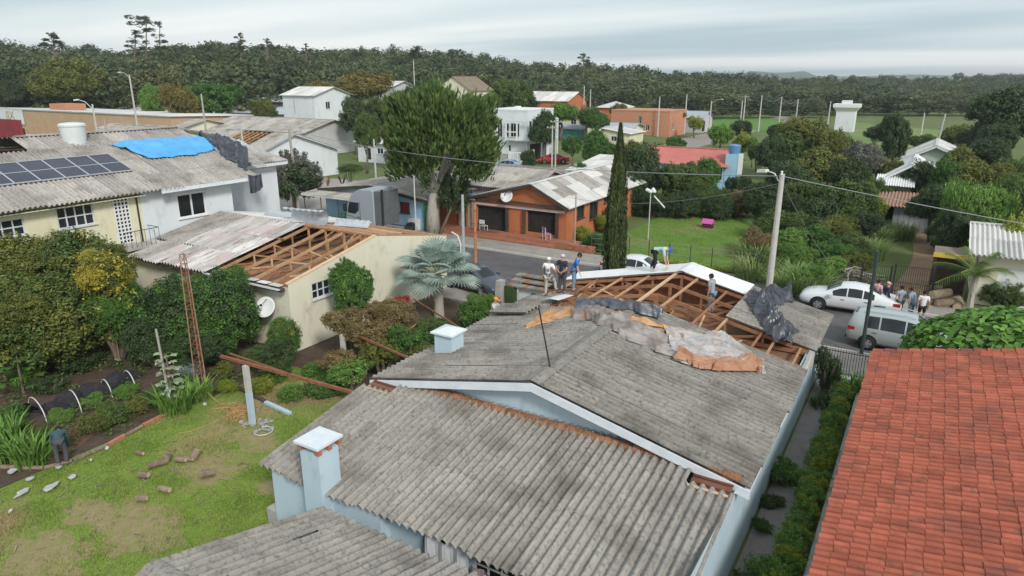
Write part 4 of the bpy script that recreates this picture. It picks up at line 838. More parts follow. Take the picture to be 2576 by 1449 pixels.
# ------------------------------------------------------------------ garden things
def zat(u, v, x, y):                                        # height of the point above (x, y) that shows at row v
    d = math.hypot(x - CAM[0], y - CAM[1]); return PD(u, v, d)[2]
mast = thing('lattice_mast', 'rusty lattice mast standing in the vegetable garden', 'mast', (-15.6, -0.1, 0))
mh = zat(472, 638, -15.6, -.1); A3 = [(math.cos(a), math.sin(a)) for a in (0.3, 2.4, 4.5)]
def mp(k, t): r = .24 * (1 - t) + .13 * t; return Vector((-15.6 + A3[k][0] * r, -.1 + A3[k][1] * r, t * mh))
for k in range(3): MB().tube(mp(k, 0), mp(k, 1), .024, .018, n=6).build('leg', 'rust_pale', mast)
mb = MB(); ns = 15
for s in range(ns):
    for k in range(3): mb.tube(mp(k, s / ns), mp((k + 1) % 3, (s + 1) / ns), .011, n=4); mb.tube(mp(k, (s + 1) / ns), mp((k + 1) % 3, (s + 1) / ns), .011, n=4)
mb.build('bracing', 'rust', mast)
def post(label, x, y, h, w=.17, m='concrete_post', blue=0.55, name='clothesline_post'):
    t = thing(name, label, 'post', (x, y, 0)); MB().box(x - w / 2, x + w / 2, y - w / 2, y + w / 2, h * blue, h).build('shaft', m, t); MB().box(x - w / 2 - .003, x + w / 2 + .003, y - w / 2 - .003, y + w / 2 + .003, 0, h * blue).build('painted_base', 'pvc_blue', t); return t
h1 = zat(628, 918, -11.1, -1.2); t = post('concrete clothesline post with a rusty beam on the lawn, blue at its foot', -11.1, -1.2, h1)
a, b = PZ(556, 896, h1 + .05), PZ(905, 992, h1 + .05); bm('cross_beam', tuple(a), tuple(b), .09, .1, 'rust', t); bm('cross_beam', tuple(a + [0.1, .3, .02]), tuple(PZ(740, 945, h1 + .1)), .05, .05, 'rust', t)
h2 = zat(863, 842, -11.35, 3.7); t = post('concrete post with a rusty beam in the planted bed by the garage', -11.35, 3.7, h2, .16)
a, b = PZ(835, 815, h2), PZ(1105, 935, h2 - .2); bm('cross_beam', tuple(a), tuple(b), .07, .08, 'rust', t)
mb = MB(); mb.tube(PZ(866, 943, .1), PZ(1046, 816, 1.9), .018, n=5); mb.build('stay', 'rope', t)
t = post('thin whitish post in the planted bed near the palm', -9.6, 7.6, 1.6, .12, 'concrete_post', .3)
a, b = PZ(1040, 752, 1.9), PZ(1185, 842, 1.9); bm('cross_beam', tuple(a), tuple(b), .05, .06, 'rust', t)
h3 = zat(412, 828, -14.75, -2.0); t = thing('garden_pole', 'slim grey pole with a blue foot among the garden shrubs', 'pole', (-14.75, -2, 0)); MB().tube((-14.75, -2, 0), (-14.78, -2, .9), .05, .048).build('painted_base', 'pvc_blue', t); MB().tube((-14.78, -2, .9), (-14.9, -2, h3), .045, .04).build('shaft', 'wood_pole', t)
# shaded vegetable bed with hoops
bed = thing('hooped_bed', 'vegetable bed with white pipe hoops and black shade cloth slipped aside', 'garden bed', (-17.7, -3.4, 0))
hoops = [((118, 1062), (82, 1030)), ((206, 1038), (180, 1012)), ((285, 1005), (262, 985)), ((343, 982), (318, 962))]
for (f, g) in hoops:
    a = PZ(*f); b = PZ(*g); c = a + (b - a) * 1.25; pts = [tuple(a + (c - a) * (0.5 - 0.5 * math.cos(math.pi * i / 12)) + np.array([0, 0, .62 * math.sin(math.pi * i / 12)])) for i in range(13)]
    MB().path(pts, .02).build('hoop', 'pvc', bed)
rng = np.random.default_rng(5); P_ = np.array([PZ(75, 1045), PZ(140, 1040), PZ(190, 1005), PZ(260, 985), PZ(330, 945)]); n, k = 60, 16
T = np.linspace(0, 4, n); C_ = np.stack([np.interp(T, range(5), P_[:, q]) for q in range(2)], 1); V = []
for i in range(n):
    for j in range(k):
        a = math.pi * j / (k - 1); w = .45 + .1 * math.sin(i * .35); hgt = .34 + .12 * math.sin(i * .5 + 1) + .05 * math.sin(i * 1.7 + j)
        V.append((C_[i, 0] + w * math.cos(a) * .8, C_[i, 1] + w * math.cos(a) * .5, .02 + hgt * math.sin(a) ** .8 + .03 * rng.random()))
me = npmesh('shade_cloth', np.array(V), np.array([(i * k + j, i * k + j + 1, (i + 1) * k + j + 1, (i + 1) * k + j) for i in range(n - 1) for j in range(k - 1)])); link('shade_cloth', me, 'shade_cloth', bed)
mb = MB(); s_ = [PZ(*q, .03) for q in [(95, 1090), (180, 1085), (410, 1005), (400, 1025), (215, 1100), (115, 1150), (160, 1110)]]; q = [PZ(*a, .02) for a in [(90, 1075), (250, 1035), (400, 990), (440, 1000), (260, 1075), (150, 1165), (100, 1160)]]; struct(MB().quad(*[tuple(a) for a in q]).build('dug_soil', 'soil_red'))
# edging of the bed: short logs and bricks end to end
ed = thing('bed_edging', 'low edging of weathered logs and bricks round the vegetable garden', 'edging', (-14.4, -3, 0))
path_ = [PZ(0, 1178), PZ(110, 1182), PZ(185, 1163), PZ(270, 1125), PZ(360, 1075), PZ(450, 1030), PZ(540, 985)]
for a, b in zip(path_[:-1], path_[1:]):
    L = np.linalg.norm(b - a); m_n = max(1, int(L / .55))
    for k in range(m_n):
        p = a + (b - a) * (k + .03) / m_n; q = a + (b - a) * (k + .97) / m_n; off = RNG.uniform(-.03, .03)
        if RNG.random() < .3: MB().beam((p[0], p[1] + off, .07), (q[0], q[1] + off, .07), .12, .12).build('brick', 'brick', ed)
        else: MB().tube((p[0], p[1] + off, .06), (q[0], q[1] - off, .07), .075, .065, n=8).build('log', 'log', ed)
# logs, stones and rubble on the lawn
LOGL = ['short cut log lying at the near end of the row on the lawn', 'log stub second in the row of cut logs on the lawn', 'pale-ended log leaning on the middle of the row on the lawn', 'log in the middle of the row of cut logs', 'dark log stub right of the middle of the row', 'upright log stub at the far right end of the row', 'single split log right of the row on the lawn', 'dark charred log stub nearest the camera on the lawn', 'flat bark piece behind the row of logs', 'reddish broken log left of the bare patch on the lawn', 'thin log between two stubs in the row']
for lb, (u, v), a, l, r in zip(LOGL, [(352, 1203), (372, 1182), (392, 1174), (418, 1166), (442, 1162), (488, 1160), (505, 1203), (403, 1236), (343, 1142), (345, 1262), (462, 1158)], (.4, 1.2, .9, 2.2, .3, 1.5, .8, .2, .1, .5, .25), (.32, .3, .35, .3, .4, .28, .42, .4, .36, .32, .4), (.12, .1, .11, .12, .09, .13, .12, .1, .07, .09, .08)):
    p = PZ(u, v); up_ = .1 if 'upright' not in lb else 1.2
    t = thing('log', lb, 'log', tuple(p), group='cut logs on the lawn'); d = Vector((math.cos(a), math.sin(a), up_)).normalized() * l
    q0 = Vector(p) + Vector((0, 0, r)); q1 = q0 + d; pts = [q0, q0 + d * .35 + Vector((0, 0, .015)), q0 + d * .7 - Vector((0, 0, .01)), q1]
    MB().path(pts, [r, r * 1.05, r * .95, r * .9], n=9).build('bark', 'log', t)
    dn = d.normalized(); MB().tube(q0 - dn * .006, q0 + dn * .002, r * .82, n=9).build('cut_end', 'log_cut', t); MB().tube(q1 - dn * .002, q1 + dn * .006, r * .74, n=9).build('cut_end', 'log_cut', t)
def shard(label, u, v, s, seed, m='rubble', name='roof_fragment'):
    rg = random.Random(seed); p = PZ(u, v); n = 7; s *= .68; ring = [(s * rg.uniform(.35, 1.15) * math.cos(2 * math.pi * k / n), s * .6 * rg.uniform(.6, 1.1) * math.sin(2 * math.pi * k / n)) for k in range(n)]; a = rg.uniform(0, 3)
    pts = [(p[0] + x * math.cos(a) - y * math.sin(a), p[1] + x * math.sin(a) + y * math.cos(a), .05 + .22 * s * rg.random() + .18 * x) for x, y in ring]
    tag(MB().prism(pts, (0, 0, .03)).build(name, m), label, 'roof fragment')
for i, (lb, u, v, s) in enumerate([('grey broken sheet by the left edge of the lawn', 30, 1192, .36), ('white broken sheet below the bed edging', 80, 1210, .28), ('pale long shard of roofing at the lower left', 56, 1246, .4), ('thin grey sheet fragment lying flat on the lawn', 128, 1232, .42), ('grey plastic scrap near the gardener', 180, 1206, .36), ('white splinter at the feet of the gardener', 150, 1180, .26), ('tiny white chip in the lower left of the lawn', 28, 1290, .14), ('small white chip by the log edging', 270, 1132, .16), ('white plank end at the bed corner', 516, 1022, .2), ('narrow white shard on the dug soil', 205, 1078, .3), ('pale chip beside the flat bark piece', 230, 1162, .13)]): shard(lb, u, v, s, i + 3)
st = thing('stone_ring', 'ring of loose stones round the foot of the clothesline post', 'stones', (-11.1, -1.2, 0))
for k in range(46):
    a = RNG.uniform(0, 6.28); r = RNG.uniform(.12, .62); x, y = -10.9 + r * 1.2 * math.cos(a), -1.15 + r * .8 * math.sin(a); s = RNG.uniform(.05, .11)
    MB().lathe([(s * .5, 0), (s, s * .35), (s * .8, s * .75), (s * .2, s * .95)], n=6, c=(x, y, 0)).build('stone', 'stone', st)
pts = [(-10.35 + .32 * math.cos(a), -1.35 + .32 * math.sin(a), .05) for a in np.linspace(-2, 2.6, 14)]; tag(MB().path(pts, .016).build('hose', 'pvc'), 'pale curved hose end beside the stone ring', 'hose')
a, b = PZ(668, 1012, .08), PZ(730, 1040, .06); tag(MB().beam(tuple(a), tuple(b), .16, .1).build('blue_trough', 'pvc_blue'), 'light blue painted plank lying by the flower bed', 'plank')
a, b = PZ(600, 975, .08), PZ(672, 1012, .06); tag(MB().beam(tuple(a), tuple(b), .14, .1).build('dark_plank', 'wood_dark'), 'dark plank end to end with the light blue one', 'plank')
rp = thing('rope', 'tangle of orange rope and straw heaped by the clothesline post', 'rope', tuple(PZ(600, 1050)))
for k in range(16):
    c = PZ(595 + RNG.uniform(-45, 45), 1045 + RNG.uniform(-14, 12)); pts = [tuple(c + np.array([.5 * math.sin(i * .9 + k) + .1 * i - .4, .35 * math.cos(i * 1.1 + k), .05 + .04 * math.sin(i * 2 + k)])) for i in range(9)]
    MB().path(pts, .012, n=4).build('strand', 'rope', rp)
pts = [tuple(PZ(u, v, .03)) for u, v in [(590, 1030), (560, 1050), (520, 1070), (480, 1085), (450, 1090), (440, 1110)]]; MB().path(pts, .012, n=4).build('strand', 'rope', rp)
pts = [tuple(PZ(u, v, z)) for u, v, z in [(513, 975, 1.0), (520, 985, .5), (545, 1010, .1), (600, 1035, .04), (640, 1052, .04)]]; MB().path(pts, .012, n=4).build('strand', 'rope', rp)
t = thing('swing', 'rope swing with a thin seat hanging from the big olive shrub', 'swing', tuple(PZ(296, 905)))
p = PZ(296, 912); q0 = p + np.array([-.12, 0, .15]); q1 = p + np.array([.22, 0, .15]); bm('seat', tuple(q0), tuple(q1), .14, .03, 'wood_pole', t)
for q in (q0, q1): MB().tube(tuple(q), tuple(q + np.array([0, 0, 2.6])), .012, n=4).build('rope', 'rope', t)
# ------------------------------------------------------------------ the ground rises gently under the far left of the town
def sst(a, b, t): t = min(1.0, max(0.0, (t - a) / (b - a))); return t * t * (3 - 2 * t)
def u_of(x, y):
    q = np.array([x - CAM[0], y - CAM[1]]); wx = q[0] * _R[0] + q[1] * _R[1]; wy = q[0] * _A[0] * -1 + q[1] * _A[1]
    wx = q @ np.array([math.cos(HEAD), math.sin(HEAD)]); wy = q @ np.array([-math.sin(HEAD), math.cos(HEAD)]); return 1288 + _F * wx / max(wy, 1) 
def terr(x, y):
    d = math.hypot(x - CAM[0], y - CAM[1]); return 7.0 * sst(118, 205, d) * (1 - sst(1150, 1750, u_of(x, y))) * (.12 + .88 * sst(700, 860, u_of(x, y)))
nu, nd = 60, 26; V = []
for i in range(nu + 1):
    az = math.radians(-48 + 78 * i / nu) ; dirv = np.array([-math.sin(HEAD) * math.cos(az) + math.cos(HEAD) * math.sin(az), math.cos(HEAD) * math.cos(az) + math.sin(HEAD) * math.sin(az)])
    for j in range(nd + 1):
        d = 112 + 300 * j / nd; p = CAM[:2] + dirv * d; V.append((p[0], p[1], terr(p[0], p[1]) - .03))
struct(link('hillside', npmesh('hillside', np.array(V), np.array([(i * (nd + 1) + j, (i + 1) * (nd + 1) + j, (i + 1) * (nd + 1) + j + 1, i * (nd + 1) + j + 1) for i in range(nu) for j in range(nd)])), 'ground'))
# ------------------------------------------------------------------ vegetation kit
def unit(v): return v / np.maximum(np.linalg.norm(v, axis=1, keepdims=True), 1e-6)
def leaf_quads(rng, C, Nn, size, aspect=0.55):
    n = len(C); a = unit(np.cross(Nn, rng.normal(size=(n, 3)))); b = np.cross(Nn, a)
    s = (size * rng.uniform(.6, 1.3, n))[:, None]; L = a * s; Wd = b * s * aspect
    V = np.stack([C - L, C + Wd - L * .1, C + L, C - Wd - L * .1], 1).reshape(-1, 3); return V, np.arange(4 * n).reshape(n, 4)
def crown_arr(rng, nc, per, spread, shell=.45, low=-.75, size=.07, up=.35, jag=.25):
    d = unit(rng.normal(size=(nc * 3, 3))); d = d[d[:, 2] > low][:nc]; nc = len(d)
    r = shell + (1 - shell) * rng.random(nc) ** .6; r *= 1 - jag * rng.random(nc)
    c = d * (r * (1 - spread * .55))[:, None]; sp = spread * rng.uniform(.6, 1.25, nc)
    k = np.repeat(np.arange(nc), per); g = unit(rng.normal(size=(len(k), 3))) * (rng.random(len(k)) ** .45)[:, None]
    P = c[k] + g * sp[k][:, None]; Nn = unit(g * .9 + P * .3 + rng.normal(size=P.shape) * .55 + np.array([0, 0, up])); return leaf_quads(rng, P, Nn, size)
CROWN = {}
def crown_me(kind, m):
    if kind not in CROWN:
        rng = np.random.default_rng(abs(hash(kind)) % 1000 if False else sum(map(ord, kind)))
        prm = {'round': (70, 75, .26, .45, -.75, .062), 'big': (150, 80, .19, .5, -.7, .045), 'big2': (130, 90, .21, .55, -.6, .045), 'airy': (60, 60, .22, .35, -.9, .058), 'wide': (110, 70, .22, .6, -.35, .052), 'brush': (190, 60, .15, .25, -.85, .045), 'fine': (200, 110, .15, .5, -.85, .028), 'fine2': (170, 120, .17, .55, -.8, .03), 'shrub': (90, 80, .24, .35, -.6, .05), 'pine': (38, 70, .2, .3, -.95, .055)}[kind]
        CROWN[kind] = crown_arr(rng, *prm[:3], shell=prm[3], low=prm[4], size=prm[5])
        me = npmesh('foliage', *CROWN[kind]); me.materials.append(MATS[m]); CROWN[kind] = me
    return CROWN[kind]
AX = np.array([-math.sin(HEAD) * math.cos(PITCH), math.cos(HEAD) * math.cos(PITCH), -math.sin(PITCH)])
def put_foliage(parent, kind, m, c, r, name='foliage', rot=None):
    M = Matrix.Translation(Vector(c)) @ Matrix.Rotation(RNG.uniform(0, 6.28) if rot is None else rot, 4, 'Z') @ Matrix.Diagonal((r[0], r[1], r[2], 1)); o = put(crown_me(kind, m), name, parent, M); o.material_slots[0].link = 'OBJECT'; o.material_slots[0].material = MATS[m]; return o
def limbs(parent, base, top, r, cr, m, n=5, z0=.45):
    base = Vector(base); top = Vector(top); mid = base.lerp(top, .55) + Vector((RNG.uniform(-.1, .1) * cr, RNG.uniform(-.1, .1) * cr, 0))
    mb = MB(); mb.path([base, base.lerp(mid, .5), mid, top], [r * 1.15, r * .95, r * .75, r * .3], n=8)
    for k in range(n):
        a = 2 * math.pi * k / n + RNG.random(); s = base.lerp(top, RNG.uniform(z0, .75)); e_ = Vector((top.x + .62 * cr * math.cos(a), top.y + .62 * cr * math.sin(a), top.z + RNG.uniform(-.3, .4) * cr))
        mb.path([s, s.lerp(e_, .5) + Vector((0, 0, .1 * cr)), e_], [r * .5, r * .32, r * .1], n=6)
    return mb.build('trunk', m, parent, smooth=True)
def tree(label, u, vt, vb, w, dist, kind='round', m='leaf_mid', bark='bark', name='tree', cat='tree', lean=0.0, group=None, trunk=True, ub=None, rt=None, n=5, flat=1.0, base_z=None):
    pt, pb = PD(u, vt, dist), PD(u, vb, dist); base_z = terr(pt[0], pt[1]) if base_z is None else base_z; pb[2] = min(pb[2], base_z + .2 * (pt[2] - base_z)); rz = max(.3, (pt[2] - pb[2]) / 2); c = (pt + pb) / 2; dep = (c - CAM) @ AX; rx = w / 2 * dep / _F
    b = PD(ub or u, vb, dist); t = thing(name, label, cat, (b[0], b[1], base_z), group=group)
    limbs(t, (b[0], b[1], base_z - .1), (c[0], c[1], c[2]), rt or max(.05, .07 * rx), rx, bark, n)
    k0 = .80 if rx > .9 else 1.0; put_foliage(t, kind, m, c + np.array([0, 0, -.06 * rz]), (rx * k0, rx * flat * k0, rz * .92), 'crown')
    if k0 < 1:                                               # side lobes break the outline
        for q in range(4):
            a = RNG.uniform(0, 6.28); f = RNG.uniform(.38, .58); zz = RNG.uniform(-.5, .55); put_foliage(t, kind, m, c + np.array([(1 - f) * rx * math.cos(a), (1 - f) * rx * math.sin(a), (1 - f) * rz * zz]), (rx * f, rx * f, rz * f), 'crown')
    return t, c, rx, rz
def shrub(label, u, vt, vb, w, dist=None, kind='shrub', m='leaf_mid', name='shrub', cat='shrub', z0=0.0, group=None, extra=()):
    if dist is None: p = PZ(u, vb); dist = math.hypot(p[0] - CAM[0], p[1] - CAM[1])
    pt, pb = PD(u, vt, dist), PD(u, vb, dist); zb = max(pb[2], z0); rz = max(.12, (pt[2] - zb) / 2); c = np.array([pt[0] * .5 + pb[0] * .5, pt[1] * .5 + pb[1] * .5, (pt[2] + zb) / 2]); dep = (c - CAM) @ AX; rx = w / 2 * dep / _F
    t = thing(name, label, cat, (c[0], c[1], z0), group=group)
    mb = MB()
    for k in range(5):
        a = 2 * math.pi * k / 5 + RNG.random(); mb.path([(c[0] + .05 * math.cos(a), c[1] + .05 * math.sin(a), z0 - .05), (c[0] + .3 * rx * math.cos(a), c[1] + .3 * rx * math.sin(a), c[2] - .3 * rz), (c[0] + .6 * rx * math.cos(a), c[1] + .6 * rx * math.sin(a), c[2] + .3 * rz)], [.03 + .02 * rx, .02 + .012 * rx, .008], n=5)
    mb.build('stems', 'bark', t)
    put_foliage(t, kind, m, c, (rx, rx, rz)); 
    for k2, m2, f in extra: put_foliage(t, k2, m2, c + np.array([0, 0, .06 * rz]), (rx * f, rx * f, rz * f))
    return t
def blade_arr(rng, n, h, spread, wd, arch=.6):
    a = rng.uniform(0, 6.28, n); r = spread * np.sqrt(rng.random(n)); b = np.stack([r * np.cos(a), r * np.sin(a), np.zeros(n)], 1); da = a + rng.normal(0, .8, n); hh = h * rng.uniform(.55, 1.15, n); ar = arch * hh * rng.uniform(.2, 1.1, n)
    d = np.stack([np.cos(da), np.sin(da), np.zeros(n)], 1); s = np.stack([-np.sin(da), np.cos(da), np.zeros(n)], 1) * wd / 2; V = []
    for t, w in ((0, .7), (.35, 1), (.7, .8), (1, .08)):
        p = b + d * (ar * t ** 2)[:, None] + np.array([0, 0, 1.0]) * (hh * (t - .28 * t ** 3 * arch))[:, None]; V += [p - s * w, p + s * w]
    V = np.stack(V, 1).reshape(-1, 3); I = np.arange(n)[:, None] * 8; Q = np.concatenate([I + np.array([[0, 1, 3, 2]]), I + np.array([[2, 3, 5, 4]]), I + np.array([[4, 5, 7, 6]])]); return V, Q
BL = {}
def blades(label, c, h, spread, wd, n, m, name='grass_clump', cat='plant', seed=1, arch=.6, group=None):
    k = (n, round(h / max(spread, .1), 1), m, seed, arch, wd)
    if k not in BL: me = npmesh('leaves', *blade_arr(np.random.default_rng(seed), n, h, spread, wd, arch)); me.materials.append(MATS[m]); BL[k] = me
    o = bpy.data.objects.new(name, BL[k]); COL.objects.link(o); o.location = c; o.rotation_euler = (0, 0, RNG.uniform(0, 6)); return tag(o, label, cat, group)

# ------------------------------------------------------------------ forest that closes the view (reads as one mass)
def skyline(u):
    xs = [-200, 0, 60, 130, 240, 270, 420, 560, 680, 800, 900, 1000, 1150, 1280, 1400, 1500, 1620, 1760, 1860, 2000, 2150, 2300, 2450, 2800]
    vs = [95, 92, 112, 108, 112, 128, 104, 100, 108, 120, 110, 116, 120, 142, 154, 156, 164, 173, 186, 192, 189, 191, 188, 182]
    return float(np.interp(u, xs, vs))
def ffront(u): return float(np.interp(u, [-200, 0, 300, 600, 900, 1300, 1700, 1850, 2100, 2400, 2800], [196, 196, 192, 188, 195, 215, 225, 235, 250, 270, 280]))
rng = np.random.default_rng(99); protos = [crown_arr(np.random.default_rng(200 + k), 64, 15, .27, .6, -.45, .082, .35, .30) for k in range(7)]
FV, FQ, nf = [], [], 0; TV = MB()
for row in range(9):
    u = -230.0
    while u < 2850:
        d = ffront(u) + row * 17 + rng.uniform(-9, 9)
        if u > 1850: d += (u - 1850) * .05 * row
        f = row / 8; vt = skyline(u) + rng.normal(0, 6) + (1 - f) ** 1.1 * rng.uniform(30, 62)
        top = PD(u, vt, d)[2]; 
        if row >= 7: top = max(top, PD(u, skyline(u) + rng.uniform(-4, 10), d)[2])
        rx = rng.uniform(4.2, 9.0); c = PD(u, vt, d); rz = min(rx * rng.uniform(.7, 1.05), top * .42)
        V, Q = protos[int(rng.integers(7))]; a = rng.uniform(0, 6.28); ca, sa = math.cos(a), math.sin(a)
        W_ = np.stack([(V[:, 0] * ca - V[:, 1] * sa) * rx, (V[:, 0] * sa + V[:, 1] * ca) * rx, V[:, 2] * rz], 1) + np.array([c[0], c[1], top - rz])
        FV.append(W_); FQ.append(Q + nf); nf += len(W_)
        if row < 3:                                          # undergrowth skirt
            V, Q = protos[int(rng.integers(7))]; W_ = V * np.array([rx * 1.1, rx * 1.1, max(2.0, (top - rz) * .55)]) + np.array([c[0], c[1], (top - rz) * .4]); FV.append(W_); FQ.append(Q + nf); nf += len(W_)
        u += rx * 1.25 * _F / ((c - CAM) @ AX) * rng.uniform(.75, 1.15)
me = npmesh('forest', np.concatenate(FV), np.concatenate(FQ)); tag(link('forest', me, 'leaf_forest'), 'dark mixed forest closing the view behind the town', 'forest', kind='stuff')

# ------------------------------------------------------------------ trees one can tell apart
tree('broad olive-green tree behind the brown walled building at the left', 175, 118, 262, 230, 190, 'big', 'leaf_olive', n=7)
tree('dark round tree at the left edge in front of the forest', 10, 150, 270, 120, 190, 'big2', 'leaf_forest')
def pine(label, u, vt, vb, w, dist, tiers=7, sparse=False, m='leaf_forest'):
    dist += 45
    pt, pb = PD(u, vt, dist), PD(u, vb, dist); rx = w / 2 * ((pt - CAM) @ AX) / _F; t = thing('pine_tree', label, 'tree', (pb[0], pb[1], 0))
    mb = MB(); mb.path([(pb[0], pb[1], 0), (pb[0], pb[1], pb[2]), (pt[0], pt[1], pt[2])], [.35, .25, .08], n=7)
    for k in range(tiers):
        z = pb[2] + (pt[2] - pb[2]) * (k + .7) / tiers; rr = rx * ((1 - .75 * k / tiers) if not sparse else RNG.uniform(.5, 1)); 
        for q in range(3):
            a = RNG.uniform(0, 6.28); e_ = (pb[0] + rr * math.cos(a) * .7, pb[1] + rr * math.sin(a) * .7, z + rr * .12); mb.path([(pb[0], pb[1], z - rr * .2), e_], [.09, .03], n=5)
            if not sparse or RNG.random() < .75: put_foliage(t, 'pine', m, e_, (rr * .48, rr * .48, rr * .22), 'bough')
    mb.build('trunk', 'bark', t); put_foliage(t, 'pine', m, (pt[0], pt[1], pt[2] - rx * .2), (rx * .3, rx * .3, rx * .35), 'bough')
pine('dark pine rising above the olive tree at the left', 135, 84, 125, 62, 170)
pine('tallest sparse pine on the left skyline', 368, 44, 165, 62, 185, 8, True)
pine('sparse pine beside the tallest one on the skyline', 402, 56, 165, 58, 188, 7, True)
pine('low pine left of the two tall sparse pines', 340, 80, 150, 50, 186, 6, True)
pine('pine crown on the skyline above the silver barn', 605, 84, 130, 50, 205, 5)
pine('small pine on the skyline left of the centre', 672, 98, 130, 46, 210, 4)
pine('spiky conifer tip on the skyline above the autumn tree', 770, 110, 140, 30, 215, 5)
pine('umbrella shaped pine on the skyline right of the centre', 1468, 136, 170, 50, 235, 4)
pine('pale umbrella crown on the skyline above the central tree', 1150, 128, 150, 60, 230, 3, True)
pine('dark conifer clump on the skyline above the centre', 1050, 118, 150, 60, 228, 5)
tree('rounded bright citrus-like tree behind the grey roofs at the left', 530, 186, 300, 165, 158, 'big', 'leaf_citrus', n=6)
tree('smaller bright green tree left of the brown brush', 380, 195, 290, 90, 164, 'big2', 'leaf_bright')
tree('tall brown-green brush bent by the wind at the left', 452, 185, 312, 110, 150, 'brush', 'leaf_autumn', n=9)
tree('broad autumn-brown tree behind the white gabled building', 905, 166, 262, 190, 158, 'wide', 'leaf_autumn', n=7)
tree('yellowish tree left of the broad autumn-brown tree', 800, 190, 250, 110, 165, 'wide', 'leaf_autumn')
tree('dark drooping tree in front of the white gabled building', 890, 222, 300, 105, 116, 'big', 'leaf_dark')
tree('round bluish-green bush above the small white hip-roofed house', 918, 262, 345, 84, 92, 'big2', 'leaf_mid')
tree('round green tree left of the orange gabled building', 1285, 176, 262, 128, 142, 'big', 'leaf_mid', n=8)
tree('dark green tree between the white modern house and the yellow house', 1368, 258, 390, 84, 100, 'big2', 'leaf_dark')
tree('bright green tree tops behind the white modern house', 1410, 246, 290, 110, 135, 'wide', 'leaf_bright')
tree('grey-green tree right of the bright tree tops', 1478, 252, 290, 70, 135, 'round', 'leaf_mid')
tree('loose green tree standing left of the cypress tip', 1500, 306, 410, 96, 80, 'big2', 'leaf_citrus')
tree('dark broadleaf tree behind the right shoulder of the cypress', 1612, 330, 520, 150, 66, 'big', 'leaf_dark', n=7)
tree('dense dark green tree at the left end of the lawn', 1580, 420, 560, 110, 63, 'big2', 'leaf_dark', n=7)
tree('bushy green tree hiding the red-roofed house', 1712, 384, 545, 140, 66, 'big', 'leaf_mid', n=7)
tree('bright spindly tree beside the blue wall of the red-roofed house', 1768, 376, 530, 110, 67, 'big2', 'leaf_citrus')
tree('full green tree in front of the red-roofed house', 1738, 388, 545, 115, 66, 'big2', 'leaf_mid', n=6)
tree('dark bush at the far right corner of the lawn', 1812, 478, 568, 90, 62, 'big2', 'leaf_dark')
tree('round yellow-green street tree on the side street', 1748, 282, 322, 52, 150, 'round', 'leaf_lime')
tree('round yellowish tree with golden leaves near the blue tank tower', 1872, 316, 376, 62, 104, 'round', 'leaf_lime')
tree('green bush left of the golden tree', 1815, 298, 370, 74, 112, 'round', 'leaf_bright')
tree('round bright bush right of the golden tree', 1895, 330, 380, 46, 102, 'round', 'leaf_bright')
tree('big brown-green tree at the right of the centre', 2025, 272, 385, 185, 92, 'big', 'leaf_olive', n=7)
tree('tall yellow-green tree in front of the brown-green one', 2060, 350, 500, 200, 76, 'big2', 'leaf_olive', n=7)
tree('large dark tree right behind the utility pole', 1985, 380, 560, 160, 66, 'big', 'leaf_dark', n=8)
tree('olive leafy tree left of the white roofed house at the right', 2125, 430, 590, 180, 60, 'big2', 'leaf_mid', n=8)
tree('grey brown tree behind the columnar tree', 2175, 335, 450, 120, 80, 'big', 'leaf_grey')
tree('tree with sunlit top left of the shed', 2065, 480, 610, 140, 57, 'big', 'leaf_dark', n=7)
tree('tall dark columnar tree at the right of the view', 2252, 258, 408, 80, 88, 'big', 'leaf_dark', n=4)
tree('large dark spreading tree at the right edge', 2545, 190, 345, 210, 108, 'big2', 'leaf_dark', n=8)
tree('dark tree below the spreading tree at the right edge', 2500, 290, 370, 120, 100, 'big', 'leaf_dark')
tree('low round dark bush before the pale green gabled house', 2318, 382, 425, 84, 76, 'round', 'leaf_dark')
tree('bright bush beside the low dark one before the pale green house', 2385, 372, 440, 80, 74, 'round', 'leaf_citrus')
tree('brownish loose tree right of the white roofed house', 2470, 380, 480, 170, 70, 'big', 'leaf_olive', n=7)
tree('dark round tree just right of the white roofed house', 2345, 448, 570, 130, 60, 'big2', 'leaf_dark', n=7)
tree('dark tree right of the zinc shed', 2400, 500, 650, 110, 52, 'big', 'leaf_dark')
tree('yellow-green shrub tree by the left corner of the zinc shed', 2210, 478, 545, 56, 62, 'round', 'leaf_lime')
tree('yellowish small tree at the right edge above the corrugated roof', 2560, 505, 600, 70, 48, 'round', 'leaf_lime')
def willow(label, u, vt, vb, w, dist, m='leaf_bright'):
    t, c, rx, rz = tree(label, u, vt, vb, w, dist, 'big', m, n=6, name='willow_tree')
    rg = np.random.default_rng(int(u)); n = 5200; a = rg.uniform(0, 6.28, n); k = rg.integers(0, 170, n); aa = (k * 2.399); rr = rx * (.55 + .47 * ((k * .618) % 1)); zt = c[2] + rz * (.75 - .5 * ((k * .377) % 1)); dz = rg.random(n) * rz * 1.2
    P = np.stack([c[0] + rr * np.cos(aa), c[1] + rr * np.sin(aa), zt - dz], 1) + rg.normal(0, .05 * rx, (n, 3)) * np.array([1, 1, .3]); Nn = unit(np.stack([np.cos(aa), np.sin(aa), np.full(n, .3)], 1) + rg.normal(0, .4, (n, 3)))
    aL = unit(np.array([[0, 0, 1.0]]) - Nn * Nn[:, 2:]); b = np.cross(Nn, aL); s = .05 * rx; V = np.stack([P - aL * s * 1.6, P + b * s * .35, P + aL * s * 1.6, P - b * s * .35], 1).reshape(-1, 3); me = npmesh('hanging_foliage', V, np.arange(4 * n).reshape(n, 4)); link('hanging_foliage', me, m, t)
willow('bright green weeping tree left of the corrugated roof at the right', 2455, 438, 560, 165, 57)
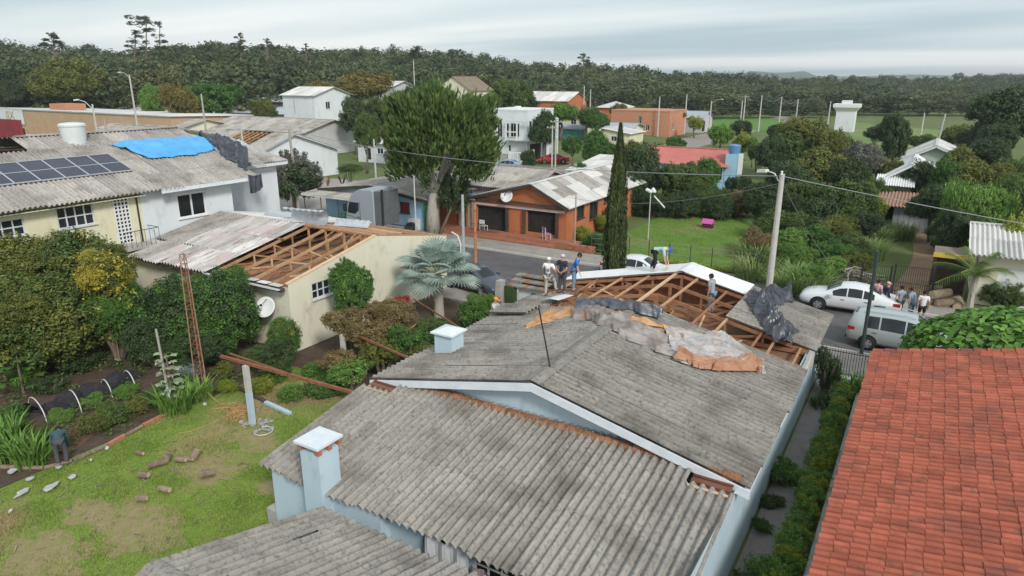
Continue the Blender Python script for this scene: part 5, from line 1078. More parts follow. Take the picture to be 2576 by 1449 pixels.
willow('darker weeping tree at the right edge', 2568, 415, 540, 120, 62, 'leaf_mid')
# the great tree in the middle and its neighbour by the truck
bt = thing('tree', 'great dome-crowned tree with a pale forked trunk in the middle of the street', 'tree', (-25.28, 27.2, 0))
dist = math.hypot(-25.28 - CAM[0], 27.2 - CAM[1]); pc = PD(1112, 330, dist); R_ = 136 * ((pc - CAM) @ AX) / _F
mb = MB(); tb = PD(1090, 585, dist); f1 = PD(1095, 485, dist); mb.path([(tb[0], tb[1], 0), tb.tolist()[:2] + [1.5], f1.tolist()], [.62, .5, .46], n=12)
for du, dv, r in ((1040, 330, .22), (1075, 290, .26), (1110, 270, .28), (1150, 300, .26), (1195, 340, .22), (1120, 360, .2), (1160, 400, .2), (1060, 380, .18)):
    e_ = PD(du, dv, dist) + np.array([RNG.uniform(-1.5, 1.5), RNG.uniform(-2, 2), 0]); mid = (f1 + e_) / 2 + np.array([0, 0, .25]) * RNG.uniform(-1, 1); mb.path([f1 + np.array([0, 0, -.2]), f1 * .7 + mid * .3 + np.array([RNG.uniform(-.2, .2), 0, .1]), mid, e_], [r, r * .8, r * .6, r * .2], n=8)
mb.build('trunk', 'bark_pale', bt, smooth=True)
rg = np.random.default_rng(77); n = 27000; nc = 260; d = unit(rg.normal(size=(nc, 3))); ring_ = rg.random(nc) < .55; d[:, 2] = np.where(ring_, d[:, 2] * .75 - .15, np.abs(d[:, 2]) * 1.3 - .55); d[ring_, :2] = unit(np.c_[d[ring_, :2], np.zeros(ring_.sum())])[:, :2] * .93; cc = d * (.62 + .38 * rg.random(nc) ** .5)[:, None]; k = rg.integers(0, nc, n); t_ = rg.random(n)
P = cc[k] * np.array([1, 1, .95]) + rg.normal(0, .07, (n, 3)) + np.array([0, 0, .16]) * (t_ - .5)[:, None]; up_ = unit(cc[k] * .55 + np.array([0, 0, .9]) + rg.normal(0, .25, (n, 3))); side = unit(np.cross(up_, rg.normal(size=(n, 3)))); s = .042
P[:, 2] = np.where((P[:, 2] < -.8) & (np.hypot(P[:, 0], P[:, 1]) < .3), P[:, 2] + .3, P[:, 2])
V = np.stack([P - up_ * s * 1.5, P + side * s * .5, P + up_ * s * 1.5, P - side * s * .5], 1).reshape(-1, 3) * R_ * np.array([1.0, 1.0, 1.02]) + np.array([pc[0], pc[1], pc[2]]); me = npmesh('crown', V, np.arange(4 * n).reshape(n, 4)); link('crown', me, 'leaf_mid', bt)
tree('loose dark sprays hanging under the great tree on its right', 1150, 395, 470, 110, dist - 1, 'airy', 'leaf_dark', ub=1100, name='tree')
t2, c2, r2, z2 = tree('dark grey-green tree wrapped round a pole in front of the white gabled house', 742, 345, 520, 150, 67, 'brush', 'leaf_grey', n=9)
put_foliage(t2, 'big', 'leaf_dark', (c2[0], c2[1], c2[2] - .25 * z2), (r2 * .95, r2 * .95, z2 * .75), 'crown')
tree('grey flowering shrub tree in front of the small white house', 1012, 338, 450, 100, 76, 'airy', 'leaf_grey', n=8)
tree('green shrub under the grey flowering tree', 1040, 415, 470, 110, 72, 'round', 'leaf_citrus')
shrub('clipped green hedge on the lawn of the small white house', 880, 408, 440, 80, 78, 'shrub', 'leaf_mid')
for i, (lb, u) in enumerate([('leafless pruned shrub left in the gravel yard', 800), ('leafless pruned shrub in the middle of the gravel yard', 825), ('leafless pruned shrub right in the gravel yard', 862)]):
    p = PZ(u, 475); t = thing('bare_shrub', lb, 'shrub', tuple(p)); mb = MB()
    for k in range(9): a = RNG.uniform(0, 6.28); mb.path([(p[0], p[1], 0), (p[0] + .12 * math.cos(a), p[1] + .12 * math.sin(a), .6), (p[0] + .45 * math.cos(a), p[1] + .45 * math.sin(a), RNG.uniform(1.1, 1.6))], [.06, .05, .03], n=5)
    mb.build('stems', 'plank_red', t)
# cypress by the blue house
cy = thing('cypress_tree', 'tall slender cypress rising behind the torn roof', 'tree', (-4.75, 16.5, 0)); MB().path([(-4.75, 16.5, 0), (-4.75, 16.5, 8)], [.14, .04]).build('trunk', 'bark', cy)
rg = np.random.default_rng(5); n = 15000; z = .35 + 9.45 * rg.random(n) ** .9; prof_ = np.interp(z, [0, .8, 3, 6, 8, 9.3, 9.95], [.3, .52, .56, .46, .28, .1, .02]); a = rg.uniform(0, 6.28, n); lob = 1 + .16 * np.sin(a * 5 + z * .7) + .1 * np.sin(a * 9 - z * 1.3); r = prof_ * lob * (.72 + .3 * rg.random(n)); P = np.stack([-4.75 + r * np.cos(a), 16.5 + r * np.sin(a), z], 1)
Nn = unit(np.stack([np.cos(a), np.sin(a), np.full(n, .15)], 1) + rg.normal(0, .5, (n, 3))); aL = unit(np.array([[0, 0, 1.0]]) - Nn * Nn[:, 2:] + rg.normal(0, .15, (n, 3))); b = np.cross(Nn, aL); V = np.stack([P - aL * .13, P + b * .03, P + aL * .17, P - b * .03], 1).reshape(-1, 3); me = npmesh('crown', V, np.arange(4 * n).reshape(n, 4)); link('crown', me, 'leaf_cypress', cy)
MB().lathe([(.2, .5), (.36, 1.5), (.38, 3), (.3, 6), (.16, 8), (.05, 9.4)], n=10, c=(-4.75, 16.5, 0)).build('inner_foliage', 'leaf_cypress', cy)

def fill(label, group, pts, m, where, kinds=('big', 'big2'), name='tree'):
    for i, (u, vt, vb, w, d) in enumerate(pts): tree(label + ' ' + where.split('|')[i], u, vt, vb, w, d, kinds[i % 2], m[i % len(m)], name=name, group=group, n=4)
fill('bushy tree', 'grove right of the pole', [(1935, 330, 440, 100, 84), (1990, 320, 430, 110, 88), (2090, 300, 420, 120, 86), (2140, 380, 500, 120, 70), (2030, 430, 570, 140, 62), (1920, 440, 575, 110, 62), (2200, 430, 540, 90, 68), (2100, 530, 620, 130, 54), (2180, 520, 600, 100, 56), (1950, 510, 610, 120, 56), (1860, 420, 540, 80, 68), (2010, 520, 620, 120, 55), (2235, 385, 470, 80, 80), (2130, 330, 420, 90, 90)], ['leaf_dark', 'leaf_mid', 'leaf_olive', 'leaf_dark', 'leaf_mid'], 'at the top left of the grove by the utility pole|behind the top left of the grove|high in the grove below the white tower|in the right half of the grove|in the middle of the grove|just left behind the utility pole head|at the right end of the grove|low in the grove above the cane|low in the grove near the zinc shed|behind the utility pole shaft|between the blue tank tower and the grove|low in the middle of the grove above the cane|between the grove and the columnar tree|high in the grove right of the white tower')
fill('green tree', 'belt behind the right houses', [(2230, 300, 370, 120, 130), (2330, 330, 385, 90, 125), (2420, 300, 370, 130, 125), (2500, 330, 400, 130, 92), (2570, 380, 440, 120, 80), (2420, 350, 410, 110, 88), (2545, 440, 520, 110, 66), (2400, 430, 520, 110, 64), (2280, 400, 440, 60, 90), (2480, 300, 380, 150, 112)], ['leaf_dark', 'leaf_mid', 'leaf_olive'], 'behind the columnar tree|right of the columnar tree behind the pale green house|beyond the pale green house towards the field|under the spreading tree at the right edge|at the right edge below the spreading tree|right of the pale green gable|at the right edge above the weeping trees|between the white roofed house and the weeping tree|between the columnar tree and the pale green house|left beside the spreading tree at the right edge')
fill('leafy tree', 'trees among the far houses', [(960, 225, 290, 80, 125), (1030, 205, 260, 80, 150), (1080, 190, 250, 90, 160), (985, 290, 350, 70, 95), (1180, 225, 290, 90, 130), (1235, 215, 275, 70, 135), (1330, 225, 275, 80, 145), (1500, 270, 310, 80, 135), (1560, 250, 280, 60, 160), (1620, 255, 282, 70, 165), (1700, 262, 305, 60, 160), (1860, 292, 335, 70, 128), (1440, 330, 385, 60, 98), (1590, 340, 400, 90, 86), (1520, 345, 400, 70, 90), (1660, 350, 400, 80, 88), (1330, 365, 420, 50, 84), (1460, 395, 440, 70, 70), (660, 235, 275, 80, 160), (1130, 250, 300, 70, 118), (1905, 350, 400, 60, 98), (1960, 300, 345, 70, 120), (1700, 335, 375, 60, 110)], ['leaf_mid', 'leaf_dark', 'leaf_citrus', 'leaf_olive', 'leaf_mid'], 'right of the dark drooping tree|beside the small pale two-storey house|behind the top of the great tree|behind the small white hip-roofed house|at the right shoulder of the great tree|left behind the white modern house|behind the white modern house chimney|left of the brick building|behind the left end of the brick building|behind the middle of the brick building|behind the right end of the brick building|left of the golden tree by the field|right of the cream two-storey house|in front of the small blue-roofed house|right of the loose tree by the cypress tip|in front of the brick building corner|by the white gate posts|behind the pale roof of the orange house|behind the right end of the silver barn|right below the crown of the great tree|right of the golden tree|at the top left of the field with poles|on the corner of the side street')
def letters(txt, size, m, parent, M, name='lettering'):
    cu = bpy.data.curves.new('txt', 'FONT'); cu.body = txt; cu.size = size; cu.extrude = .004; o = bpy.data.objects.new('txt', cu); COL.objects.link(o)
    dg = bpy.context.evaluated_depsgraph_get(); me = bpy.data.meshes.new_from_object(o.evaluated_get(dg)); bpy.data.objects.remove(o); bpy.data.curves.remove(cu)
    me.materials.clear(); me.materials.append(MATS[m]); return put(me, name, parent, M)
# ------------------------------------------------------------------ houses across the street and beyond
def opx(b, fk, u0, v0, u1, v1, *rest):
    (a0, a1) = FACE[fk](b)
    if fk in ('-y', '+y'): P, Q, ax, o, sg = PY(u0, v0, a0[1]), PY(u1, v1, a0[1]), 0, a0[0], (1 if fk == '-y' else -1)
    else: P, Q, ax, o, sg = PX(u0, v0, a0[0]), PX(u1, v1, a0[0]), 1, a0[1], (1 if fk == '+x' else -1)
    s, t = sorted(((P[ax] - o) * sg, (Q[ax] - o) * sg)); L = math.hypot(a1[0] - a0[0], a1[1] - a0[1]); z0, z1 = sorted((P[2], Q[2])); return (max(.1, s), min(L - .1, t), max(.05, z0), z1, *rest)
b = (-22.4, -14.25, 29.6, 44.5)
oh = house('house', 'orange brick-red house with a wide front gable across the street', b, 2.95, 4.32, 'y', 'wall_orange', 'fibre_pale', {
    '-y': [opx(b, '-y', 1200, 516, 1274, 588, 'dark'), opx(b, '-y', 1326, 522, 1398, 592, 'dark')],
    '+x': [opx(b, '+x', 1452, 520, 1470, 546, 'window', 2), opx(b, '+x', 1484, 508, 1504, 546, 'window', 2), opx(b, '+x', 1520, 492, 1530, 508, 'window', 1)]}, rows=3, frame='wood_dark', ridge_off=.65, fascia='wood_dark', lod=1, mats=lambda i, j: 'fibre_pale' if j == 0 or (i * 5 + j) % 7 < 3 else 'fibre_old')
MB().beam((-22.75, 29.3, 2.9), (-13.95, 29.3, 2.78), .12, .2).build('porch_beam', 'wood_dark', oh)
MB().box(-22.3, -14.3, 29.46, 29.58, 2.35, 2.55).build('lintel', 'wall_pink', oh)
for x in (-19.3, -17.75, -14.9): MB().box(x - .09, x + .09, 29.36, 29.58, 0.3, 2.35).build('porch_post', 'wood_dark', oh)
MB().box(-26.2, -12.6, 28.35, 29.55, -.1, .42).build('terrace', 'terrace_red', oh)
MB().box(-25.5, -14.5, 27.75, 28.35, -.1, .2).build('terrace_step', 'terrace_red', oh)
for k in range(18): MB().tube((-22.0 + k * .14, 28.5, .42), (-22.0 + k * .14, 28.5, 1.0), .015, n=4).build('baluster', 'metal_dark', oh)
MB().box(-22.05, -19.5, 28.48, 28.52, 1.0, 1.04).build('handrail', 'metal_dark', oh)
for k in range(4):
    for j in range(8): MB().box(-13.1 + j * .26 + (k % 2) * .1, -12.86 + j * .26 + (k % 2) * .1, 27.7, 27.85, .1 + k * .13, .22 + k * .13).build('brick', 'brick', oh)
mb = MB(); wall(mb, (-26.3, 29.6), (-22.42, 29.6), 0, 2.6); mb.build('annex_wall', 'wall_orange', oh)
for k in range(9): MB().box(-24.1 + k * .19, -23.94 + k * .19, 29.4, 29.45, .2, 2.5 + .1 * (k % 3)).build('fence_board', RNG.choice(['wood_red', 'wood_dark', 'wood_pole']), oh)
dish('satellite_dish', 'round white satellite dish on the gable of the orange house', (-19.15, 29.25, 3.28), .5, math.radians(-80), math.radians(70), foot=(-19.15, 29.6, 3.1))
def chair(label, x, y, z, rz, m, seat='paint_white'):
    t = thing('chair', label, 'chair', (0, 0, 0)); 
    for sx_ in (-.22, .22):
        MB().tube((sx_, -.2, 0), (sx_, -.2, .44), .022).build('leg', m, t); MB().tube((sx_, .2, 0), (sx_, .26, .95), .022).build('leg', m, t)
    MB().box(-.25, .25, -.23, .24, .42, .46).build('seat', seat, t)
    for k in range(3): MB().box(-.22, .22, .21 + .02 * k, .24 + .02 * k, .56 + .14 * k, .66 + .14 * k).build('back_slat', seat, t)
    t.location = (x, y, z); t.rotation_euler = (0, 0, rz)
p = PZ(1206, 585, .42); chair('white chair on the terrace of the orange house', p[0], 28.75, .42, math.pi, 'paint_white')
p = PZ(1388, 597, .42); chair('pink and purple garden chair before the orange house', p[0], 28.8, .42, math.pi - .5, 'metal_white', 'chair_pink')
b = (-37.3, -25.95, 27.8, 37.5)
bh = house('house', 'low sky-blue house behind the grey truck', b, 2.62, 3.3, 'y', 'wall_skyblue', 'fibre_old', {'-y': [opx(b, '-y', 1005, 507, 1031, 537, 'window', 1, 'door_red')]}, rows=3, frame='wood_dark', fascia='wood_dark', lod=1)
mb = MB(); mb.box(-26.0, -25.2, 27.5, 27.75, 0, 2.3); mb.build('green_panel', 'door_green', bh)
MB().box(-27.5, -26.6, 27.3, 27.78, 0, .95).build('meter_box', 'paint_white', bh)
sheet_roof(bh, (-38.2, 25.9, 2.3), (1, 0, 0), 6.4, (0, 1, .08), 2.4, 1, 'fibre_old', lod=1, name='porch_sheet')
MB().beam((-38.2, 25.88, 2.28), (-31.8, 25.88, 2.28), .06, .12).build('porch_fascia', 'paint_white', bh)
for x in (-38, -36, -34, -32): MB().tube((x, 26.0, 0), (x, 26.0, 2.3), .04).build('porch_post', 'wood_dark', bh)
bl = thing('barrel', 'green plastic barrel under the porch beside the truck', 'barrel', (-33.0, 25.6, .12)); MB().lathe([(.28, 0), (.33, .2), (.33, .8), (.28, 1.0)], n=14, c=(-33, 25.6, .12)).build('drum', 'barrel_green', bl); MB().lathe([(.29, 0), (.29, .05), (.1, .08)], n=14, c=(-33, 25.6, 1.12)).build('lid', 'barrel_green', bl)
b = (-27.2, -20.7, 34.8, 43.2)
house('house', 'pink-edged low house with a brownish roof behind the orange house', b, 3.0, 4.15, 'x', 'wall_pink', 'fibre_old', {'+x': [(3.2, 4.6, 1.0, 2.2)]}, rows=3, fascia='wall_pink')
house('house', 'small building with a pale roof right behind the orange house ridge', (-22.3, -17.6, 46.5, 54), 3.2, 3.9, 'mono+y', 'wall_grey', 'fibre_pale', rows=3)
# white modern two-storey house
b = (-50.0, -42.8, 73.0, 81.0)
w2 = house('house', 'white flat-roofed two-storey modern house with a framed balcony', b, 7.35, 7.55, 'flat', 'wall_white', 'paint_white', {
    '-y': [opx(b, '-y', 1251, 310, 1263, 345, 'window', 2, 'glass_dark'), opx(b, '-y', 1268, 310, 1280, 345, 'window', 2, 'glass_dark'), opx(b, '-y', 1284, 310, 1306, 345, 'window', 3, 'glass_dark'), opx(b, '-y', 1279, 364, 1285, 388, 'window', 1, 'glass_dark')],
    '+x': [(.6, 6.5, 3.4, 5.9, 'dark', 1, 'glass_dark'), (.8, 6.0, .1, 2.6, 'dark', 1, 'dark_room')]}, over=.05)
for p_, q_ in (((-46.0, 72.2, 3.3), (-41.5, 72.2, 3.3)), ((-46, 72.2, 6.1), (-41.5, 72.2, 6.1)), ((-41.5, 72.2, 3.3), (-41.5, 80, 3.3)), ((-41.5, 72.2, 6.1), (-41.5, 80, 6.1)), ((-41.5, 72.2, 4.4), (-41.5, 80, 4.4)), ((-46, 72.2, 4.4), (-44, 72.2, 4.4))): MB().beam(p_, q_, .16, .16).build('balcony_rail', 'paint_white', w2)
MB().box(-46, -41.5, 72.2, 80, 3.1, 3.22).build('balcony_floor', 'paint_white', w2)
for x, y in ((-46, 72.2), (-44.1, 72.2), (-41.5, 72.2), (-41.5, 75), (-41.5, 80)): MB().box(x - .09, x + .09, y - .09, y + .09, 0 if x > -42 and y > 74 else 3.1, 6.1).build('balcony_post', 'paint_white', w2)
MB().box(-50.1, -49.2, 72.95, 74, 7.5, 8.15).build('chimney', 'paint_white', w2); MB().box(-46.8, -46.2, 76, 77, 7.5, 7.9).build('chimney', 'paint_white', w2)
fw = thing('garden_wall', 'grey rendered garden wall in front of the white modern house', 'wall', (-46, 69, 0)); MB().box(-50, -43.6, 68.8, 69.0, 0, 1.5).build('panel', 'concrete', fw); MB().box(-50.05, -43.55, 68.77, 69.03, 1.5, 1.58).build('coping', 'concrete', fw)
gt = thing('gate', 'white barred gate with tall white posts beside the modern house', 'gate', (-41.8, 69.5, 0))
for x, y, h in ((-43.3, 68.8, 2.0), (-41.2, 72.0, 2.1), (-40.2, 75.4, 2.2)): MB().box(x - .14, x + .14, y - .14, y + .14, 0, h).build('gate_post', 'paint_white', gt)
for k in range(5): f = (k + 1) / 6; MB().beam((-43.3 + 2.1 * f, 68.8 + 3.2 * f, .1), (-43.3 + 2.1 * f, 68.8 + 3.2 * f, 1.75), .08, .08).build('bar', 'paint_white', gt)
MB().beam((-43.3, 68.8, 1.72), (-41.2, 72, 1.72), .08, .08).build('rail', 'paint_white', gt); MB().beam((-43.3, 68.8, .2), (-41.2, 72, .2), .08, .08).build('rail', 'paint_white', gt)
b = (-65, -58.6, 61, 67.5)
house('house', 'small white hip-roofed house with a dark corner porch', b, 2.85, 4.7, 'hip', 'wall_white', 'fibre_pale', {'-y': [opx(b, '-y', 923, 372, 934, 402, 'dark'), opx(b, '-y', 948, 372, 964, 388, 'window', 2)]})
b = (-69, -57.5, 35.2, 49.4)
h6 = house('house', 'white gabled house with part of its roof stripped to the rafters', b, 3.3, 5.65, 'x', 'wall_white', 'fibre_old', {}, rows=3, skip=lambda s, i, j: s < 0 and i in (3, 4, 5, 6, 7) and j > 0, fascia='fascia_white')
for k in range(8):
    x = -66 + k * .85; MB().beam((x, 35.0, 3.2), (x, 42.3, 5.6), .09, .14).build('rafter', 'wood_raw', h6)
for k in range(5): y = 36.5 + k * 1.3; z = 3.3 + (y - 35.2) * .331; MB().beam((-66.3, y, z), (-59.8, y, z), .08, .06).build('batten', 'wood_raw', h6)
MB().box(-68.5, -58, 36, 48.6, 2.9, 2.95).build('ceiling', 'attic_dust', h6)
b = (-91, -79, 62, 74.6)
house('house', 'grey gabled house with pale barge boards behind the white gabled house', b, 2.35, 4.65, 'x', 'wall_grey', 'fibre_old', {'+x': [opx(b, '+x', 826, 345, 843, 362, 'dark'), opx(b, '+x', 855, 343, 868, 363, 'window', 2)]}, fascia='paint_white', rows=3)
house('house', 'long low building under a brownish grey roof behind the blue tarpaulin', (-106, -76, 58, 76), 3.2, 5.4, 'x', 'wall_grey', 'fibre_old', {}, rows=4)
house('house', 'low house with patched grey roof below the brush at the left', (-118, -98, 52.5, 66), 3.6, 5.2, 'x', 'wall_cream', 'fibre_old', {}, rows=3)
b9 = (-166, -101, 55, 71)
h9 = house('warehouse', 'long sand-coloured building with a blank wall and low roof at the left', b9, 5.3, 5.85, 'mono-y', 'wall_sand', 'fibre_pale', {}, rows=3, cat='building', over=.3)
MB().beam((-166, 54.9, 5.85), (-101, 54.9, 5.85), .2, .22).build('parapet', 'fascia_white', h9)
sg = thing('wall_sign', 'white wall panel lettered in tan capitals at the left edge', 'sign', (-160, 54.9, 4)); MB().box(-168, -150.5, 54.78, 54.86, 2.9, 6.05).build('board', 'sign_white', sg)
letters('IIX', 2.4, 'sign_tan', sg, Matrix.Translation((-157.6, 54.75, 3.8)) @ Matrix.Rotation(math.pi / 2, 4, 'X') @ Matrix.Diagonal((1.25, 1, 1, 1)))
MB().box(-146, -140, 58, 62, 5.8, 7.0).build('chimney_block', 'brick_wall', h9)
house('house', 'grey roofed house with a dark gable behind the sand-coloured building', (-162, -134, 78, 96), 4.4, 6.6, 'x', 'wall_grey', 'fibre_old', {}, rows=3, fascia='wood_dark')
house('house', 'house with patched roof and small gable right of the purple sign', (-96, -80, 36, 50), 3.6, 5.3, 'x', 'wall_cream', 'fibre_old', {}, rows=3, fascia='fibre_old')
house('house', 'rust-red roofed house far behind the sand-coloured building', (-178, -150, 100, 112), 4.0 + 1, 6.4, 'x', 'wall_brown', 'sign_red', {}, rows=2)
p = PY(272, 350, 30); sp = thing('banner', 'purple banner with pale lettering strip above the blue tarpaulin', 'banner', tuple(p)); w = abs(PY(245, 350, 30)[0] - PY(300, 350, 30)[0])
MB().box(p[0] - w / 2, p[0] + w / 2, 29.9, 30, p[2] - .45, p[2] + .5).build('cloth', 'sign_purple', sp); MB().box(p[0] - w * .42, p[0] + w * .42, 29.87, 29.895, p[2] - .3, p[2] + .05).build('pale_strip', 'wall_pink', sp); MB().box(p[0] - w / 2 - .1, p[0] - w / 2, 29.95, 30.05, 0, p[2] + .5).build('post', 'wood_dark', sp); MB().box(p[0] + w / 2, p[0] + w / 2 + .1, 29.95, 30.05, 0, p[2] + .5).build('post', 'wood_dark', sp)
house('house', 'house under a pale flat roof between the yellow house and the sand-coloured building', (-84, -62, 16, 30), 5.2, 6.0, 'mono-y', 'wall_cream', 'fibre_pale', {}, rows=3)
p = PD(22, 322, 62); rsn = thing('red_awning', 'dark red awning panel at the left edge behind the yellow roof', 'awning', (p[0], p[1], 0)); MB().box(p[0] - 4, p[0] + 1.6, p[1], p[1] + .2, p[2] - .8, p[2] + .6).build('panel', 'sign_red', rsn); MB().box(p[0] + 1.2, p[0] + 1.4, p[1] + .2, p[1] + .4, 0, p[2]).build('post', 'wood_dark', rsn)
house('barn', 'long silver-roofed open barn in front of the forest', (-163, -128, 110, 126), 5.4 + .6, 7.2, 'x', 'wall_brown', 'galv', {}, rows=3, cat='barn', z0=1.0)
house('barn', 'low silver-grey shed roof in front of the silver barn', (-141, -112, 92, 104), 4.2, 5.0, 'mono+y', 'wall_grey', 'galv', {}, rows=3, cat='barn')
house('house', 'tall white gabled building in front of the autumn trees', (-106, -97, 83, 93), 8.7, 10.2, 'x', 'wall_white', 'fibre_pale', {'+x': [(3, 4.2, 6, 7.4)], '-y': [(3, 3.4, 5.2, 7.8)]}, rows=2, z0=0.0, cat='building')
house('house', 'small pale two-storey house half hidden above the great tree', (-106, -100, 110, 117), 10.2, 11.2, 'x', 'wall_grey', 'fibre_pale', {'-y': [(1, 2.4, 7.5, 9)], '+x': [(1.2, 2.8, 7.3, 9.2), (4, 5.4, 7.3, 9.2)]}, z0=terr(-103, 113))
house('house', 'cream gabled house with a tall brown roof near the skyline', (-104, -93, 131, 141), 9.0, 12.3, 'y', 'wall_cream', 'wall_brown', {}, rows=2, z0=terr(-98, 136))
house('house', 'orange gabled building with a pale roof in front of the forest', (-84, -70, 139, 150), 6.6, 8.6, 'x', 'wall_orange', 'fibre_pale', {}, rows=2, z0=terr(-77, 145), ridge_off=.5)
b = (-60, -51.4, 111, 120)
h17 = house('house', 'cream two-storey house with grey-blue roofs beside the side street', b, 4.55, 5.6, 'x', 'wall_yellow', 'tank_grey', {'-y': [(1.6, 2.8, 2.9, 4.1), (5.2, 6.4, 2.9, 4.1)], '+x': [(1.5, 3, 2.7, 4.1), (5, 6.6, 2.7, 4.1)]}, rows=2, fascia='wood_dark')
sheet_roof(h17, (-58.5, 107.6, 2.3), (1, 0, 0), 8, (0, 1, .22), 3.6, 1, 'tank_grey', lod=0, name='porch_sheet')
MB().box(-57.6, -52, 108.4, 110.8, 0, 2.2).build('porch_wall', 'wall_teal', h17); MB().box(-58.6, -57.8, 107.9, 110.8, 0, 2.2).build('porch_wall', 'paint_white', h17)
b = (-53, -39.8, 127, 138)
house('building', 'unplastered brick building with a flat top by the side street', b, 5.15, 5.4, 'flat', 'brick_wall', 'brick_wall', {'-y': [(6.2, 7.0, 2.6, 4.2), (8, 8.8, 1.2, 2.4)], '+x': [(2, 3.2, 1.4, 2.8)]}, cat='building', over=.06)
house('house', 'small blue-roofed house in front of the brick building', (-48.5, -42.5, 112, 119), 2.5, 3.4, 'x', 'wall_cream', 'tank_grey', {'+x': [(2, 3.2, 1, 2)]}, rows=1)
house('house', 'tiny cream house at the corner of the side street', (-44, -39, 103, 110), 2.3, 3.0, 'mono-x', 'wall_yellow', 'fibre_pale', {'-y': [(1.5, 2.6, .9, 1.8)]}, rows=1)
house('house', 'grey roofed house with white columns on the side street', (-43, -37.6, 142, 151), 3.4, 4.6, 'x', 'wall_grey', 'tank_grey', {'+x': [(1, 3.6, .2, 2.6, 'dark')]}, rows=1)
house('house', 'small orange house with a hipped roof behind the brick building', (-66, -59, 148, 155), 4.8, 6.2, 'hip', 'wall_orange', 'fibre_pale', {}, z0=1.5)
b = (-20.2, -10.9, 60.8, 67.5)
rh = house('house', 'sky-blue house with a bright red roof and a tank tower', b, 2.85, 4.2, 'x', 'wall_skyblue', 'roof_red', {'-y': [opx(b, '-y', 1805, 420, 1815, 455, 'window', 1), (2.5, 3.8, 1, 2.1)]}, rows=2, jit=.002)
MB().box(-10.85, -9.5, 60.9, 62.3, 0, 4.1).build('tank_tower', 'wall_skyblue', rh); MB().box(-9.49, -9.3, 60.85, 62.35, 0, 4.1).build('tower_edge', 'paint_white', rh)
MB().lathe([(.55, 0), (.62, .3), (.66, .8), (.68, .85), (.6, .95), (.1, 1.05)], n=16, c=(-10.15, 61.6, 4.1)).build('tank', 'tank_blue', rh)
b = (5.5, 12.2, 81, 92)
house('house', 'pale green gabled house with white eaves at the right', b, 2.7, 4.3, 'y', 'wall_palegreen', 'fibre_pale', {}, rows=2, fascia='paint_white', ridge_off=.45, over=.6)
b = (4.7, 9.0, 61, 70)
whr = house('house', 'grey house under a bright white roof among the right-hand trees', b, 2.75, 4.1, 'y', 'wall_grey', 'sheet_white', {'-y': [(.5, 1.3, .3, 1.6, 'door'), (2.3, 3.4, .9, 1.9)]}, rows=2, jit=.002, fascia='paint_white', over=.7)
sheet_roof(whr, (4.0, 58.6, 2.2), (1, 0, 0), 3.2, (0, 1, .3), 2.6, 1, 'sheet_white', lod=0, name='porch_sheet')
b = (5.1, 9.1, 48.5, 52.5)
zs = thing('shed', 'ramshackle zinc shed with a rusty roof beyond the dirt drive', 'shed', (7, 50, 0))
for k in range(10):
    x0 = 5.1 + .4 * k
    if k in (1, 2): continue
    MB().box(x0, x0 + .38, 48.5 + .02 * (k % 2), 48.56 + .02 * (k % 2), 0, 1.95 + .03 * (k % 3)).build('wall_sheet', 'zinc' if k > 2 else 'wall_pink', zs)
mb = MB(); wall(mb, (9.1, 48.6), (9.1, 52.5), 0, 2.0); wall(mb, (5.1, 52.5), (5.1, 48.6), 0, 2.0); wall(mb, (9.1, 52.5), (5.1, 52.5), 0, 2.4); mb.build('wall', 'wood_dark', zs)
sheet_roof(zs, (4.6, 47.9, 1.95), (1, 0, 0), 5.2, (0, 1, .11), 4.9, 2, 'rust_pale', lod=1, jit=.05)
mb = MB(); wall(mb, (1.9, 49.2), (5.0, 48.9), 0, 1.5); mb.build('side_wall', 'wall_pink', zs)
p = PZ(2122, 332)
tw = thing('water_tower', 'white box-topped tower standing in the field at the right', 'tower', (0, 0, 0)); MB().box(-2.1, 1.9, 0, 3.5, 0, 4.6).build('shaft', 'wall_white', tw)
MB().add([(sx_ * a - .1, 1.75 + sy_ * b_, z) for a, b_, z in ((2.0, 1.75, 4.6), (2.75, 2.5, 5.5), (2.75, 2.5, 6.25)) for sx_, sy_ in ((-1, -1), (1, -1), (1, 1), (-1, 1))], [(q * 4 + k, q * 4 + (k + 1) % 4, q * 4 + 4 + (k + 1) % 4, q * 4 + 4 + k) for q in (0, 1) for k in range(4)] + [(8, 9, 10, 11)]).build('flared_head', 'paint_white', tw); MB().box(-1.3, .8, .8, 2.6, 6.25, 7.0).build('tank', 'tank_white', tw); tw.location = p
# house at the right edge with a corrugated roof
b = (11.4, 21, 28.9, 37)
rr_ = house('house', 'cream house with a coarse corrugated roof at the right edge', b, 2.93, 3.75, 'x', 'wall_cream', 'fibre_pale', {'-y': [(1.0, 3.6, .1, 2.2, 'door', 1, 'paint_white')]}, rows=2, lod=1, over=.55)
yb = thing('lean_to', 'yellow-edged lean-to with dark posts beside the right-edge house', 'lean-to', (10.3, 28.6, 0)); MB().box(9.3, 11.2, 28.9, 31, 2.45, 2.6).build('roof', 'wall_brown', yb); MB().beam((9.25, 28.86, 2.52), (11.2, 28.86, 2.52), .08, .24).build('fascia', 'yellow_paint', yb)
for x in (9.4, 11.0):
    for y in (29, 30.8): MB().tube((x, y, 0), (x, y, 2.5), .07).build('post', 'wood_dark', yb)
MB().box(9.4, 11.1, 30.6, 30.7, 0, 2.3).build('back_wall', 'wood_dark', yb)
